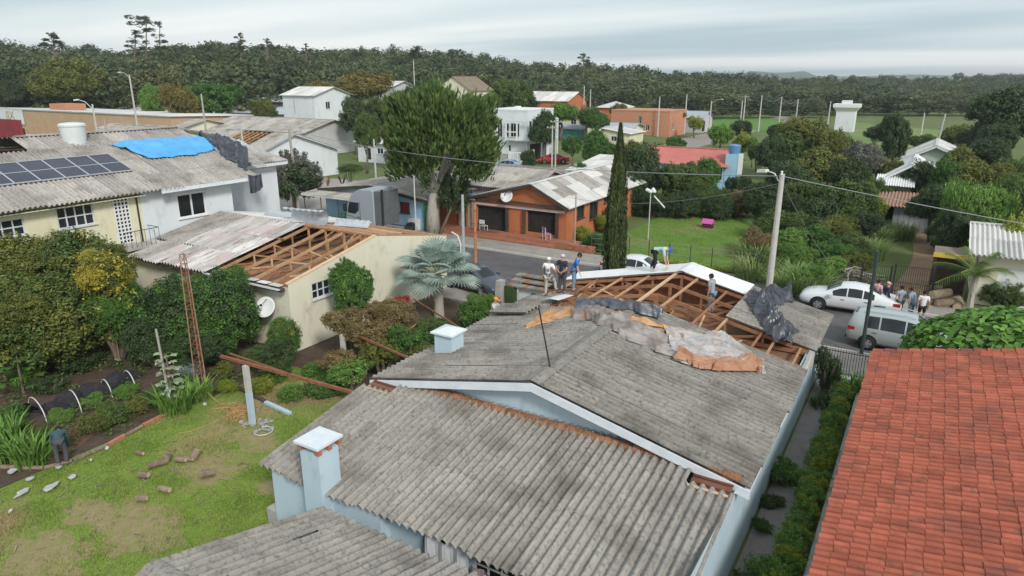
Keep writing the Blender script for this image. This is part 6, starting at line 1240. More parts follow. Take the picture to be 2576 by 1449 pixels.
# shack with mossy roof by the left corner of the blue house
sk_ = thing('shack', 'small shack with a mossy tiled roof behind the men on the roof', 'shack', (-7.9, 13.4, 0))
for r in range(3):
    for c_ in range(9): MB().box(-8.95 + c_ * .24, -8.73 + c_ * .24, 12.75 + r * .42, 13.22 + r * .42, 1.98 + r * .16 + .01 * (c_ % 2), 2.05 + r * .16 + .01 * (c_ % 2)).build('roof_tile', 'ridge_tile' if (r + c_) % 4 == 0 else 'fibre_dark', sk_)
MB().box(-8.4, -6.9, 13.0, 13.06, 0, 1.95).build('wall', 'paint_white', sk_); MB().box(-8.8, -6.9, 14.0, 14.1, 0, 2.2).build('wall', 'wood_dark', sk_)
for x, z, s in ((-8.1, 1.2, .2), (-7.5, 1.5, .26), (-7.2, .9, .22), (-7.8, .6, .18)): MB().prism([(x + s * .9 * math.cos(a) * (1 + .3 * math.sin(3 * a)), 12.985, z + s * math.sin(a)) for a in np.linspace(0, 5.9, 9)], (0, .01, 0)).build('dark_patch', 'metal_dark', sk_)
MB().beam((-9.3, 12.4, 0), (-9.15, 12.5, 2.3), .42, .3).build('gate_post', 'concrete', sk_); MB().box(-9.0, -8.5, 12.6, 13.0, 0, 2.0).build('dark_hedge_wall', 'leaf_dark', sk_)
# ------------------------------------------------------------------ vehicles
SUV = [(-2.36, .52, .92, .98, .76, .8, .74), (-2.29, .38, 1.0, 1.22, .88, .88, .74), (-2.12, .33, 1.04, 1.58, .91, .91, .67), (-1.7, .3, 1.02, 1.69, .93, .93, .66), (-.5, .28, .99, 1.73, .93, .93, .68), (.3, .28, .97, 1.69, .93, .93, .68), (.62, .28, .96, 1.56, .93, .93, .69), (1.25, .28, .97, 1.08, .93, .92, .8), (1.9, .3, .93, 1.02, .93, .91, .8), (2.2, .35, .84, .92, .9, .87, .76), (2.36, .47, .66, .71, .78, .76, .7)]
SEDAN = [(-2.3, .45, .82, .88, .7, .74, .7), (-2.22, .33, .9, .96, .83, .84, .74), (-1.75, .28, .93, 1.02, .87, .87, .76), (-1.35, .26, .92, 1.16, .88, .88, .7), (-.75, .25, .9, 1.40, .88, .88, .60), (-.1, .25, .89, 1.46, .88, .88, .61), (.4, .25, .88, 1.40, .88, .88, .62), (1.15, .25, .88, 1.0, .88, .87, .74), (1.75, .27, .82, .91, .88, .86, .74), (2.12, .32, .72, .80, .84, .81, .7), (2.3, .42, .58, .63, .72, .7, .64)]
def _sec(S, x):
    A = np.array(S); return [float(np.interp(x, A[:, 0], A[:, k])) for k in range(1, 7)]
def _pts(S, x):
    zl, zb, zt, wl, wb, wt = _sec(S, x); return [(0, zl), (wl * .86, zl), (wl, zl + .14), (wb, zb), (wt, zt - .05), (wt - .13, zt - .005), (0, zt + .015)]
def car(name, label, S, paint, loc, rz, group=None, k=(1, 1, 1), cat='car', wins=((-1.62, -1.05), (-.98, -.02), (.05, .78)), ws=(.42, 1.18), rw=(-2.26, -2.03), rails=False, wheelbase=1.38):
    t = thing(name, label, cat, (0, 0, 0), group=group); n = 0; xs = [s[0] for s in S]; xx = sorted(set(xs + [(a + b) / 2 for a, b in zip(xs[:-1], xs[1:])])); V = []; Fc = []
    for x in xx:
        p = _pts(S, x); ring = p + [(-y, z) for y, z in p[-2:0:-1]]; n = len(ring); V += [(x, y, z) for y, z in ring]
    for i in range(len(xx) - 1):
        for j in range(n): Fc.append((i * n + j, i * n + (j + 1) % n, (i + 1) * n + (j + 1) % n, (i + 1) * n + j))
    Fc += [tuple(range(n - 1, -1, -1)), tuple(range((len(xx) - 1) * n, len(xx) * n))]
    MB().add(V, Fc).build('body', paint, t, smooth=True)
    for s in (1, -1):
        for a, b in wins:                                    # side windows follow the body side
            mb = MB(); q = []
            for f in (0, .5, 1):
                x = a + (b - a) * f; p = _pts(S, x); y3, z3 = p[3]; y4, z4 = p[4]; lo_f, hi_f = .1, .9
                q.append(((x, s * (y3 + (y4 - y3) * lo_f + .012), z3 + (z4 - z3) * lo_f), (x, s * (y3 + (y4 - y3) * hi_f + .012), z3 + (z4 - z3) * hi_f)))
            for c, d in zip(q[:-1], q[1:]): mb.quad(c[0], d[0], d[1], c[1])
            mb.build('side_window', 'glass', t)
        for wx in (-wheelbase, wheelbase):
            yb = _pts(S, wx)[2][0] * s
            MB().lathe([(.40, 0), (.40, .012)], n=24, c=(wx, yb - .004 * s + (.0 if s > 0 else -.012), .36), axis='y').build('wheel_well_shade', 'rubber', t)  # dark disc on the body side stands in for the shaded wheel well
            w = MB().lathe([(.2, -.1), (.31, -.11), (.335, -.07), (.335, .07), (.31, .11), (.2, .1)], n=22, c=(wx, yb - .06 * s, .335), axis='y').build('wheel', 'rubber', t, smooth=True)
            MB().lathe([(.03, 0), (.205, 0), (.205, .02), (.17, .022), (.15, .006), (.03, .012)], n=20, c=(wx, yb + .035 * s - (.02 if s < 0 else 0), .335), axis='y').build('rim', 'truck_back', w)
            mb = MB()
            for a in range(5): an = a * 1.2566; mb.beam((wx, yb + .058 * s, .335), (wx + .19 * math.cos(an), yb + .052 * s, .335 + .19 * math.sin(an)), .05, .02, up=(0, 1, 0))
            mb.build('spokes', 'rim', w)
        xm = wins[-1][1] + .02; p = _pts(S, xm); MB().box(xm - .06, xm + .1, min(s * (p[3][0] + .02), s * (p[3][0] + .2)), max(s * (p[3][0] + .02), s * (p[3][0] + .2)), p[3][1] - .01, p[3][1] + .13).build('mirror', paint, t)
        for hx in (wins[0][1] - .15, wins[-1][0] + .15): p = _pts(S, hx); MB().box(hx - .09, hx + .09, min(s * (p[3][0] - .02), s * (p[3][0] + .02)), max(s * (p[3][0] - .02), s * (p[3][0] + .02)), p[3][1] - .14, p[3][1] - .11).build('door_handle', 'metal_dark', t)
        xh = S[-2][0]; p = _pts(S, xh); MB().add([(xh - .3, s * (p[3][0] + .02), p[3][1] - .02), (xh + .1, s * (p[3][0] - .05), p[3][1] - .09), (xh + .16, s * (p[3][0] - .3), p[3][1] - .1), (xh - .1, s * (p[3][0] - .22), p[3][1] + .075), (xh - .3, s * (p[3][0] + .02), p[3][1] - .14), (xh + .1, s * (p[3][0] - .04), p[3][1] - .22), (xh + .17, s * (p[3][0] - .3), p[3][1] - .2)], [(0, 1, 2, 3), (0, 4, 5, 1), (1, 5, 6, 2)]).build('headlight', 'lamp_clear', t)
        xr = S[1][0]; p = _pts(S, xr + .03); MB().add([(xr + .28, s * (p[3][0] + .035), p[3][1] + .02), (xr - .02, s * (p[3][0] + .015), p[3][1] + .04), (xr - .035, s * (p[3][0] - .22), p[3][1] + .03), (xr + .28, s * (p[3][0] + .035), p[3][1] - .12), (xr - .03, s * (p[3][0] + .015), p[3][1] - .16), (xr - .06, s * (p[3][0] - .22), p[3][1] - .14)], [(0, 1, 4, 3), (1, 2, 5, 4)]).build('tail_light', 'lamp_red', t)
        if rails: MB().path([(-1.75, s * .56, 1.70), (-1.5, s * .56, 1.76), (0.0, s * .57, 1.79), (.35, s * .57, 1.73)], .022).build('roof_rail', 'rim', t)
    for nm, (a, b), fr in (('windshield', ws, .88), ('rear_window', rw, .85)):
        mb = MB(); q = []
        for f in (0, .33, .66, 1):
            x = a + (b - a) * f; p = _pts(S, x); y = p[5][0] * fr + .06; off = .016; q.append([(x, -y, p[5][1] + off - .02), (x, -y * .5, p[6][1] + off - .008), (x, 0, p[6][1] + off), (x, y * .5, p[6][1] + off - .008), (x, y, p[5][1] + off - .02)])
        for c, d in zip(q[:-1], q[1:]):
            for j in range(4): mb.quad(c[j], d[j], d[j + 1], c[j + 1])
        mb.build(nm, 'glass', t, smooth=True)
    x = S[-1][0]; MB().box(x - .06, x + .012, -.45, .45, S[-1][1] - .02, S[-1][2] - .06).build('grille', 'metal_dark', t); MB().box(x + .0, x + .02, -.2, .2, S[-1][1] + .0, S[-1][1] + .1).build('number_plate', 'paint_white', t)
    x = S[0][0]; MB().box(x - .015, x + .01, -.22, .22, S[0][1] + .12, S[0][1] + .24).build('number_plate', 'paint_white', t); MB().box(x - .03, x + .08, -.74, .74, S[0][1] - .1, S[0][1] + .02).build('bumper', 'metal_dark', t)
    t.location = loc; t.rotation_euler = (0, 0, rz); t.scale = k; return t
car('parked_car', 'silver seven-seat people carrier parked at the near kerb', SUV, 'car_silver', (8.55, 19.15, 0), math.radians(-1), rails=True, wheelbase=1.42)
car('parked_car', 'white saloon car parked before the dark gate', SEDAN, 'car_white', (5.75, 24.1, 0), math.radians(181), wins=((-1.1, -.62), (-.56, .08), (.14, .78)), ws=(.46, 1.1), rw=(-1.35, -.8), k=(1.06, 1.03, 1.03))
car('parked_car', 'white car half hidden behind the cypress and the bent man', SEDAN, 'car_white', (-6.2, 23.9, 0), math.radians(0), wins=((-1.1, -.62), (-.56, .08), (.14, .78)), ws=(.46, 1.1), rw=(-1.35, -.8))
car('parked_car', 'dark grey car with its nose showing beside the silver palm', SEDAN, 'car_dark', (-13.3, 16.4, .12), math.radians(-14), wins=((-1.1, -.62), (-.56, .08), (.14, .78)), ws=(.46, 1.1), rw=(-1.35, -.8))
p = PZ(1392, 411); car('parked_car', 'bright red car parked on the side street', SEDAN, 'car_red', (p[0], p[1], .01), math.radians(212), wins=((-1.1, -.62), (-.56, .08), (.14, .78)), ws=(.46, 1.1), rw=(-1.35, -.8))
p = PZ(1282, 424); car('parked_car', 'blue-grey car below the grey garden wall', SEDAN, 'car_bluegrey', (p[0] + .5, p[1] - 1.5, 0), math.radians(200), wins=((-1.1, -.62), (-.56, .08), (.14, .78)), ws=(.46, 1.1), rw=(-1.35, -.8))
p = PZ(690, 492); car('parked_car', 'silver car behind the corner of the white house', SEDAN, 'car_silver', (p[0] - .8, p[1], .0), math.radians(170), wins=((-1.1, -.62), (-.56, .08), (.14, .78)), ws=(.46, 1.1), rw=(-1.35, -.8))
# grey tractor unit
tr = thing('truck', 'grey truck cab parked in front of the low blue house', 'truck', (-29, 25.0, 0)); y0, y1 = 23.9, 26.3
prof_ = [(-30.95, .45), (-31.05, 1.3), (-30.75, 2.55), (-30.3, 3.25), (-29.4, 3.68), (-28.2, 3.75), (-28.0, 3.6), (-28.0, .8), (-28.6, .45)]
mb = MB(); n = len(prof_); rows_ = [(y0 + .12, .96), (y0, 1.0), (y0, 1.0), (y1, 1.0), (y1 - .12, .96)]
vs = []
for yy, s in ((y0 + .1, .97), (y0, 1), (y1, 1), (y1 - .1, .97)):
    vs += [(-29.4 + (x + 29.4) * (s if yy in (y0, y1) else .985), yy if s == 1 else (y0 - .0 if yy < 25 else y1), 2 + (z - 2) * (1 if s == 1 else .97)) for x, z in prof_]
mb.prism([(x, y0, z) for x, z in prof_], (0, y1 - y0, 0)); cabo = mb.build('cab', 'truck_grey', tr)
bv = cabo.modifiers.new('bevel', 'BEVEL'); bv.width = .09; bv.segments = 3
MB().prism([(-30.78, y0 - .012, 1.75), (-30.55, y0 - .012, 2.62), (-29.55, y0 - .012, 2.62), (-29.6, y0 - .012, 2.0), (-30.0, y0 - .012, 1.7)], (0, .02, 0)).build('side_window', 'glass', tr)
MB().add([(-31.06, y0 + .15, 1.5), (-31.06, y1 - .15, 1.5), (-30.78, y1 - .2, 2.52), (-30.78, y0 + .2, 2.52)], [(0, 1, 2, 3)]).build('windshield', 'glass', tr)
for a, b in (((-29.45, .55), (-29.45, 2.7)), ((-30.6, .55), (-29.45, .55)), ((-30.85, 1.55), (-29.45, 1.35))): MB().beam((a[0], y0 - .008, a[1]), (b[0], y0 - .008, b[1]), .016, .03, up=(0, 1, 0)).build('door_seam', 'metal_dark', tr)
MB().box(-29.75, -29.55, y0 - .03, y0, 1.45, 1.5).build('door_handle', 'metal_dark', tr)
MB().box(-30.95, -30.75, y0 - .32, y0 - .1, 1.85, 2.5).build('mirror', 'metal_dark', tr)
MB().box(-28.0, -27.45, y0 + .1, y1 - .1, .9, 3.62).build('rear_fairing', 'truck_back', tr); MB().tube((-27.3, y0 + .25, .8), (-27.3, y0 + .25, 3.8), .09).build('exhaust_stack', 'metal_dark', tr)
MB().box(-31.15, -25.2, y0 + .7, y1 - .7, .55, .85).build('chassis', 'metal_dark', tr); MB().box(-27.2, -25.6, y0 + .15, y0 + .7, .5, 1.05).build('fuel_tank', 'rim', tr)
MB().box(-31.2, -30.6, y0 + .02, y1 - .02, .3, .62).build('bumper', 'truck_back', tr)
for x in (-30.2, -26.2):
    for s_ in (y0 + .14, y1 - .14):
        w = MB().lathe([(.28, -.14), (.48, -.15), (.52, -.1), (.52, .1), (.48, .15), (.28, .14)], n=22, c=(x, s_, .52), axis='y').build('wheel', 'rubber', tr, smooth=True); MB().lathe([(.05, 0), (.29, 0), (.29, .05), (.05, .03)], n=16, c=(x, s_ + (-.16 if s_ < 25 else .12), .52), axis='y').build('rim', 'rim', w)
# ------------------------------------------------------------------ people
import bmesh
SKIN = [mat('skin_tan', (.42, .23, .155), (.47, .27, .19), scale=8, rough=.6), mat('skin_fair', (.55, .34, .255), (.60, .39, .30), scale=8, rough=.6)]
for nm, c in dict(c_white=(.66, .66, .67), c_navy=(.028, .030, .060), c_blue=(.045, .16, .46), c_mint=(.36, .52, .48), c_black=(.022, .022, .026), c_jeans=(.16, .24, .33), c_khaki=(.40, .37, .33), c_grey=(.26, .29, .33), c_greyblue=(.20, .28, .36), c_darkteal=(.045, .085, .095), c_pink=(.60, .36, .36), c_orange=(.62, .22, .05), c_bluecap=(.03, .11, .52), c_charcoal=(.07, .07, .08), c_hair=(.022, .017, .014), c_ltgrey=(.45, .45, .46)).items(): mat(nm, c, tuple(min(1, v * 1.25) for v in c), scale=5, rough=.85)
def skin_obj(name, verts, edges, radii, m, parent, root=0, sub=1):
    me = bpy.data.meshes.new(name); bm = bmesh.new(); ly = bm.verts.layers.skin.verify(); bv = []
    for i, v in enumerate(verts):
        b = bm.verts.new(v); r = radii[i]; b[ly].radius = (r, r) if not isinstance(r, tuple) else r; b[ly].use_root = (i == root); bv.append(b)
    for a, b in edges: bm.edges.new((bv[a], bv[b]))
    bm.to_mesh(me); bm.free(); me.materials.append(MATS[m]); o = bpy.data.objects.new(name, me); COL.objects.link(o); o.parent = parent
    sk = o.modifiers.new('skin', 'SKIN'); sk.use_smooth_shade = True; sk.branch_smoothing = .3; ss = o.modifiers.new('sub', 'SUBSURF'); ss.levels = sub; ss.render_levels = sub; return o
def person(label, loc, rz, shirt, legs, skin='skin_tan', lean=0.0, cap=None, hair='c_hair', over={}, sleeves='short', shorts=False, scale=1.0, shoes='c_charcoal', head_down=0.0, headset=None):
    t = thing('person', label, 'person', (0, 0, 0)); J = dict(pel=(0, 0, .96), wai=(0, 0, 1.12), che=(0, .0, 1.33), nec=(0, .01, 1.49), hea=(0, .03, 1.61), top=(0, .02, 1.70), nos=(0, .135, 1.60))
    for s, q in ((1, 'r'), (-1, 'l')):
        J.update({'sh' + q: (.185 * s, 0, 1.42), 'el' + q: (.245 * s, -.02, 1.14), 'wr' + q: (.25 * s, .06, .89), 'ha' + q: (.25 * s, .085, .80), 'hi' + q: (.095 * s, 0, .90), 'kn' + q: (.11 * s, .03, .49), 'an' + q: (.11 * s, -.02, .085), 'to' + q: (.125 * s, .15, .035)})
    J = {k: Vector(v) for k, v in J.items()}; R = Matrix.Rotation(-lean, 3, 'X'); pv = J['pel'].copy()
    for k in J:
        if k[:2] in ('wa', 'ch', 'ne', 'he', 'to', 'no', 'sh', 'el', 'wr', 'ha') and k not in ('tor', 'tol'): J[k] = pv + R @ (J[k] - pv)
    for k, v in over.items(): J[k] = Vector(v)
    names = ['pel', 'wai', 'che', 'nec', 'hea', 'top']; rad = {'pel': (.135, .105), 'wai': (.125, .095), 'che': (.115, .10), 'nec': .055, 'hea': (.085, .10), 'top': (.065, .075), 'sh': .05, 'el': .043, 'wr': .03, 'ha': (.036, .02), 'hi': .088, 'kn': .06, 'an': .04, 'to': .036, 'nos': .016}
    V, E, Rr, idx = [], [], [], {}
    def addv(k, p, r): idx[k] = len(V); V.append(p); Rr.append(r)
    for k in names: addv(k, J[k], rad[k])
    E += [(idx[a], idx[b]) for a, b in zip(names[:-1], names[1:])]
    addv('nos', J['nos'], .016); E.append((idx['hea'], idx['nos']))
    for q in 'rl':
        pr = 'che'
        for k in ('sh', 'el', 'wr', 'ha'): addv(k + q, J[k + q], rad[k]); E.append((idx[pr if k == 'sh' else pr], idx[k + q])); pr = k + q
        d = (J['ha' + q] - J['wr' + q]).normalized(); sd_ = d.cross(Vector((0, 1, 0)) if abs(d.y) < .8 else Vector((1, 0, 0))).normalized()
        for f in range(5):                                   # four fingers and a thumb
            o_ = (f - 1.5) * .017; ln = (.062, .074, .07, .055, .05)[f]
            if f < 4: a = J['ha' + q] + sd_ * o_ + d * .03; b = a + d * ln * .6 + Vector((0, .012, 0)); addv(f'{q}f{f}a', a, .009); addv(f'{q}f{f}b', b, .008); E += [(idx['ha' + q], idx[f'{q}f{f}a']), (idx[f'{q}f{f}a'], idx[f'{q}f{f}b'])]
            else: a = J['wr' + q].lerp(J['ha' + q], .55) + sd_ * .045; b = a + d * .035 + sd_ * .015; addv(f'{q}f{f}a', a, .010); addv(f'{q}f{f}b', b, .008); E += [(idx['wr' + q], idx[f'{q}f{f}a']), (idx[f'{q}f{f}a'], idx[f'{q}f{f}b'])]
        pr = 'pel'
        for k in ('hi', 'kn', 'an', 'to'): addv(k + q, J[k + q], rad[k]); E.append((idx[pr], idx[k + q])); pr = k + q
    skin_obj('body', V, E, Rr, skin, t)
    def shell(nm, ks, ed, rr, m, root=0): skin_obj(nm, [J[k] if isinstance(k, str) else k for k in ks], ed, rr, m, t, root)
    ks = ['wai', 'che', 'nec', 'pel']; nk = J['che'].lerp(J['nec'], .72); hem = J['pel'] + (J['pel'] - J['wai']).normalized() * .04; V2 = [J['wai'], J['che'], nk, J['pel'], hem]; E2 = [(0, 1), (1, 2), (0, 3), (3, 4)]; R2 = [(.15, .125), (.175, .14), .10, (.155, .13), (.16, .135)]
    for q in 'rl':
        e_ = J['sh' + q].lerp(J['el' + q], .75 if sleeves == 'short' else 1.0); i = len(V2); V2 += [J['sh' + q], e_]; R2 += [.088, .064]; E2 += [(1, i), (i, i + 1)]
        if sleeves == 'long': V2.append(J['el' + q].lerp(J['wr' + q], .9)); R2.append(.045); E2.append((i + 1, i + 2))
    skin_obj('shirt', V2, E2, R2, shirt, t)
    V3, E3, R3 = [J['pel']], [], [(.15, .12)]
    for q in 'rl':
        i = len(V3); V3 += [J['hi' + q], J['kn' + q].lerp(J['hi' + q], .15 if shorts else 0)]; R3 += [.104, .078]; E3 += [(0, i), (i, i + 1)]
        if not shorts: V3.append(J['an' + q] + Vector((0, 0, .03))); R3.append(.06); E3.append((i + 1, i + 2))
    skin_obj('trousers', V3, E3, R3, legs, t)
    for q in 'rl': skin_obj('shoe', [J['an' + q] - Vector((0, .04, .03)), J['to' + q] + Vector((0, .02, .01))], [(0, 1)], [(.052, .05), (.045, .036)], shoes, t)
    hd = (J['top'] - J['hea']).normalized(); fw = (J['nos'] - J['hea']).normalized(); sd_ = hd.cross(fw).normalized(); c0 = J['hea'] + hd * .03; mb = MB(); n = 12; vs = []
    M = Matrix(((sd_.x, fw.x, hd.x, c0.x), (sd_.y, fw.y, hd.y, c0.y), (sd_.z, fw.z, hd.z, c0.z), (0, 0, 0, 1)))
    mb.lathe([(.098, -.02), (.102, .02), (.094, .06), (.066, .095), (.02, .112)], n=n)
    if cap: mb.add([(-.075, .07, .015), (.075, .07, .015), (.065, .185, -.005), (-.065, .185, -.005), (-.075, .07, .027), (.075, .07, .027), (.065, .185, .007), (-.065, .185, .007)], [(3, 2, 1, 0), (4, 5, 6, 7), (0, 1, 5, 4), (1, 2, 6, 5), (2, 3, 7, 6), (3, 0, 4, 7)])
    else: mb.lathe([(.09, -.075), (.1, -.02)], n=10, c=(0, -.025, 0))
    mb.xf(M); mb.build('cap' if cap else 'hair', cap or hair, t, smooth=True)
    mb = MB()
    for s in (-1, 1): mb.lathe([(.004, 0), (.012, .004), (.004, .008)], n=6, c=(.032 * s, .088, .0), axis='y')
    mb.box(-.026, .026, .09, .1, -.075, -.066); mb.xf(M); mb.build('face_features', 'c_hair', t)
    mb = MB()
    for s in (-1, 1): mb.lathe([(.008, -.004), (.026, 0), (.02, .008)], n=8, c=(.1 * s, -.005, -.02), axis='x')
    mb.xf(M); mb.build('ears', skin, t)
    t.location = loc; t.rotation_euler = (0, 0, rz); t.scale = (scale,) * 3; return t
zr = lambda x: rz_main(x) + .085
# local forward is +y: turn rz to face
s10 = person('man in a black and white striped shirt numbered ten standing on the torn roof', (-4.75, 9.35, zr(-4.75)), math.radians(8), 'c_white', 'c_khaki', cap='c_white', over={'knr': (.2, .26, .62), 'anr': (.26, .22, .26), 'tor': (.3, .38, .24), 'hir': (.11, .05, .9), 'elr': (.3, .02, 1.14), 'wrr': (.27, .2, .98), 'har': (.26, .27, .93)})
for x, za, zb_ in [(x, 1.02, 1.36) for x in (-.155, .155)] + [(x, .93, 1.07) for x in (-.115, -.045, .025, .095)]: MB().box(x - .011, x + .011, -.135 + .2 * x * x, -.1, za, zb_).build('shirt_stripe', 'c_black', s10).location = (0, 0, 0)
letters('10', .2, 'c_black', s10, Matrix()).matrix_basis = Matrix.Translation((-.11, -.134, 1.14)) @ Matrix.Rotation(math.radians(90), 4, 'X')
person('man in a navy shirt and pale cap with hands behind his back on the roof', (-4.3, 9.75, zr(-4.3)), math.radians(-4), 'c_navy', 'c_charcoal', cap='c_ltgrey', over={'elr': (.27, -.1, 1.14), 'wrr': (.08, -.2, 1.0), 'har': (0, -.2, .98), 'ell': (-.27, -.1, 1.14), 'wrl': (-.06, -.19, .98), 'hal': (.02, -.2, .97)})
person('man in a bright blue shirt and jeans leaning forward on the roof edge', (-3.95, 10.15, zr(-3.95)), math.radians(-72), 'c_blue', 'c_jeans', skin='skin_fair', lean=.32, over={'elr': (.22, .18, 1.06), 'wrr': (.2, .3, .84), 'har': (.2, .33, .76)})
person('man in a mint shirt and blue cap bent double on the white roof sheets', (-1.45, 13.1, zr(-1.45)), math.radians(-88), 'c_mint', 'c_black', skin='skin_fair', lean=1.38, cap='c_bluecap', shoes='c_ltgrey', over={'elr': (.2, .52, .62), 'wrr': (.16, .62, .34), 'har': (.15, .66, .24), 'ell': (-.2, .5, .62), 'wrl': (-.16, .6, .36), 'hal': (-.15, .64, .26), 'knr': (.14, .12, .5), 'knl': (-.12, -.02, .5), 'anl': (-.12, -.18, .085), 'tol': (-.13, 0, .035), 'anr': (.13, .02, .085)})
person('man in a grey shirt standing inside the hole in the torn roof', (1.45, 12.15, 2.55), math.radians(75), 'c_grey', 'c_jeans', lean=.12, hair='c_hair', over={'elr': (.26, .1, 1.16), 'wrr': (.22, .26, 1.0), 'har': (.2, .33, .96)})
person('worker in an orange cap and pale shirt on a ladder at the left eave', (-6.35, 7.5, 1.55), math.radians(-80), 'c_ltgrey', 'c_jeans', cap='c_orange', lean=.15, over={'elr': (.24, .2, 1.2), 'wrr': (.2, .4, 1.22), 'har': (.2, .47, 1.24), 'ell': (-.24, .2, 1.2), 'wrl': (-.2, .4, 1.22), 'hal': (-.2, .47, 1.24)})
ld = thing('ladder', 'wooden ladder leaning on the left eave of the blue house', 'ladder', (-6.5, 7.5, 0))
for y in (7.28, 7.72): bm('rail', (-7.0, y, 0), (-6.0, y, 2.95), .05, .08, 'wood_pale', ld)
for k in range(9): f = (k + .6) / 9.5; bm('rung', (-7 + f, 7.26, 2.95 * f), (-7 + f, 7.74, 2.95 * f), .04, .04, 'wood_pale', ld)
def atg(u, v): p = PZ(u, v, .12); return (p[0], p[1], .12)
person('bystander in a dark shirt and pinkish cap behind the white saloon car', atg(2222, 788), math.radians(-60), 'c_navy', 'c_charcoal', cap='c_pink', sleeves='long')
person('bystander in a grey top beside the dark-shirted one at the gate', atg(2257, 800), math.radians(30), 'c_grey', 'c_charcoal', skin='skin_fair')
person('bystander in a blue-grey shirt bending slightly in the group at the gate', atg(2288, 806), math.radians(60), 'c_greyblue', 'c_jeans', lean=.25)
person('bystander in a white shirt and dark shorts at the right of the group', atg(2313, 814), math.radians(10), 'c_white', 'c_black', shorts=True)
person('bystander in a pink top half hidden by the dark pole', atg(2199, 782), math.radians(-30), 'c_pink', 'c_jeans', skin='skin_fair')
p = PZ(160, 1172); person('gardener in dark teal clothes bent double over the vegetable bed', (p[0], p[1], 0), math.radians(62), 'c_darkteal', 'c_charcoal', lean=1.5, over={'elr': (.2, .5, .6), 'wrr': (.16, .55, .32), 'har': (.16, .57, .22), 'ell': (-.2, .5, .6), 'wrl': (-.16, .58, .34), 'hal': (-.16, .6, .24), 'knr': (.13, .06, .5), 'knl': (-.13, .06, .5)}, sleeves='long')
# ------------------------------------------------------------------ poles, cables, gates, fences and yard things
def pole(label, x, y, h, r0=.15, r1=.1, m='concrete_post', arm=None, cross=False, name='utility_pole', z0=0.0, lamp=None, lean=(0, 0)):
    t = thing(name, label, 'pole', (x, y, z0)); top = (x + lean[0], y + lean[1], z0 + h); MB().tube((x, y, z0 - .1), top, r0, r1, n=10).build('shaft', m, t)
    if cross:
        c = MB().beam((top[0] - .9, top[1], top[2] - .35), (top[0] + .9, top[1], top[2] - .35), .1, .12).build('cross_arm', 'wood_pole', t)
        for k in (-.75, -.25, .25, .75): MB().lathe([(.03, 0), (.05, .04), (.03, .08), (.05, .12), (.02, .16)], n=8, c=(top[0] + k, top[1], top[2] - .29)).build('insulator', 'paint_white', c)
    if lamp:
        dx_, dy_, dz_ = lamp; a = Vector((top[0], top[1], top[2] - .5)); b = a + Vector((dx_, dy_, dz_)); MB().path([a, a.lerp(b, .5) + Vector((0, 0, .18 * abs(dz_) + .1)), b], .03).build('lamp_arm', 'metal_white', t)
        q = b + Vector((dx_, dy_, 0)).normalized() * .45; MB().beam(b, q - Vector((0, 0, .05)), .24, .12).build('lamp_head', 'paint_white', t)
    return Vector(top)
def wire(label, a, b, sag=.4, r=.014, name='cable'):
    pts = [Vector(a).lerp(Vector(b), i / 24) - Vector((0, 0, sag * 4 * (i / 24) * (1 - i / 24))) for i in range(25)]; tag(MB().path(pts, r, n=5).build(name, 'cable'), label, 'cable')
R1 = pole('tall grey concrete utility pole behind the torn roof', 2.9, 16.4, 8.0, .17, .11, lamp=(-.7, .3, .55), lean=(.02, 0))
for dz, dy in ((.0, -.15), (-.25, .15)): MB().lathe([(.03, 0), (.06, .05), (.03, .1), (.06, .15), (.02, .2)], n=8, c=(R1.x, R1.y + dy, R1.z - .05 + dz)).build('insulator', 'paint_white', SC.objects['utility_pole'])
R2 = pole('leaning pale pole standing inside the dark grey-green tree', -41.6, 28.4, 7.5, .16, .1, 'wood_pole', lean=(-.3, 0))
wire('long overhead cable from the concrete pole left across the street', R1 - Vector((0, 0, .1)), R2, .9, .02)
wire('long overhead cable from the concrete pole towards the right edge', R1 - Vector((0, 0, .1)), (26, 17.2, 5.6), .35, .02)
wire('thin stay cable running down from the concrete pole to the right', R1 - Vector((0, 0, .3)), (4.6, 27.5, 1.2), .3, .01)
wire('overhead cable from the leaning pole towards the far left', R2, (-110, 34, 8), 1.2, .02)
wire('lower overhead cable from the concrete pole to the orange house', R1 - Vector((0, 0, .4)), (-14.5, 29.8, 3.6), .7, .012)
pole('slim grey metal post by the gate of the cream garage', -14.6, 17.0, 5.5, .09, .08, 'galv', name='service_post')
pole('dark brown wooden post beside the slim grey one', -13.75, 17.0, 5.1, .1, .08, 'wood_red', name='service_post')
tag(MB().path([(-14.7, 16.9, .1), (-14.75, 16.9, 2.6), (-14.95, 16.9, 3.05), (-15.4, 16.95, 3.2)], .05).build('curved_pipe', 'metal_white'), 'curved white conduit beside the slim grey post', 'pipe')
pole('thin flagpole-like post in the garden of the orange house', -13.1, 28.9, 4.0, .05, .04, 'wood_pole', name='garden_post')
pole('dark green post standing by the silver people carrier', 7.0, 17.35, 4.85, .085, .075, 'metal_green', name='service_post')
pole('thin grey post in front of the great tree', *PD(1045, 540, 50)[:2], 5.2, .06, .05, 'concrete_post', name='service_post')
lp = PZ(1630, 602); t = thing('garden_lamp', 'white globe garden lamp on a thin post on the lawn', 'lamp', tuple(lp)); MB().tube((lp[0], lp[1], 0), (lp[0], lp[1], 3.7), .05, .04).build('post', 'concrete_post', t)
for k in range(5): a = k * 1.257; MB().lathe([(.03, -.14), (.13, -.07), (.15, 0), (.12, .09), (.02, .14)], n=10, c=(lp[0] + .28 * math.cos(a), lp[1] + .28 * math.sin(a), 3.75 + .1 * (k % 2))).build('globe', 'paint_white', t)
tag(MB().beam(tuple(PD(1646, 493, 60)), tuple(PD(1672, 522, 60)), .5, .06).build('fallen_sheet', 'sheet_white'), 'pale roofing sheet caught in the bush behind the globe lamp', 'roof sheet')
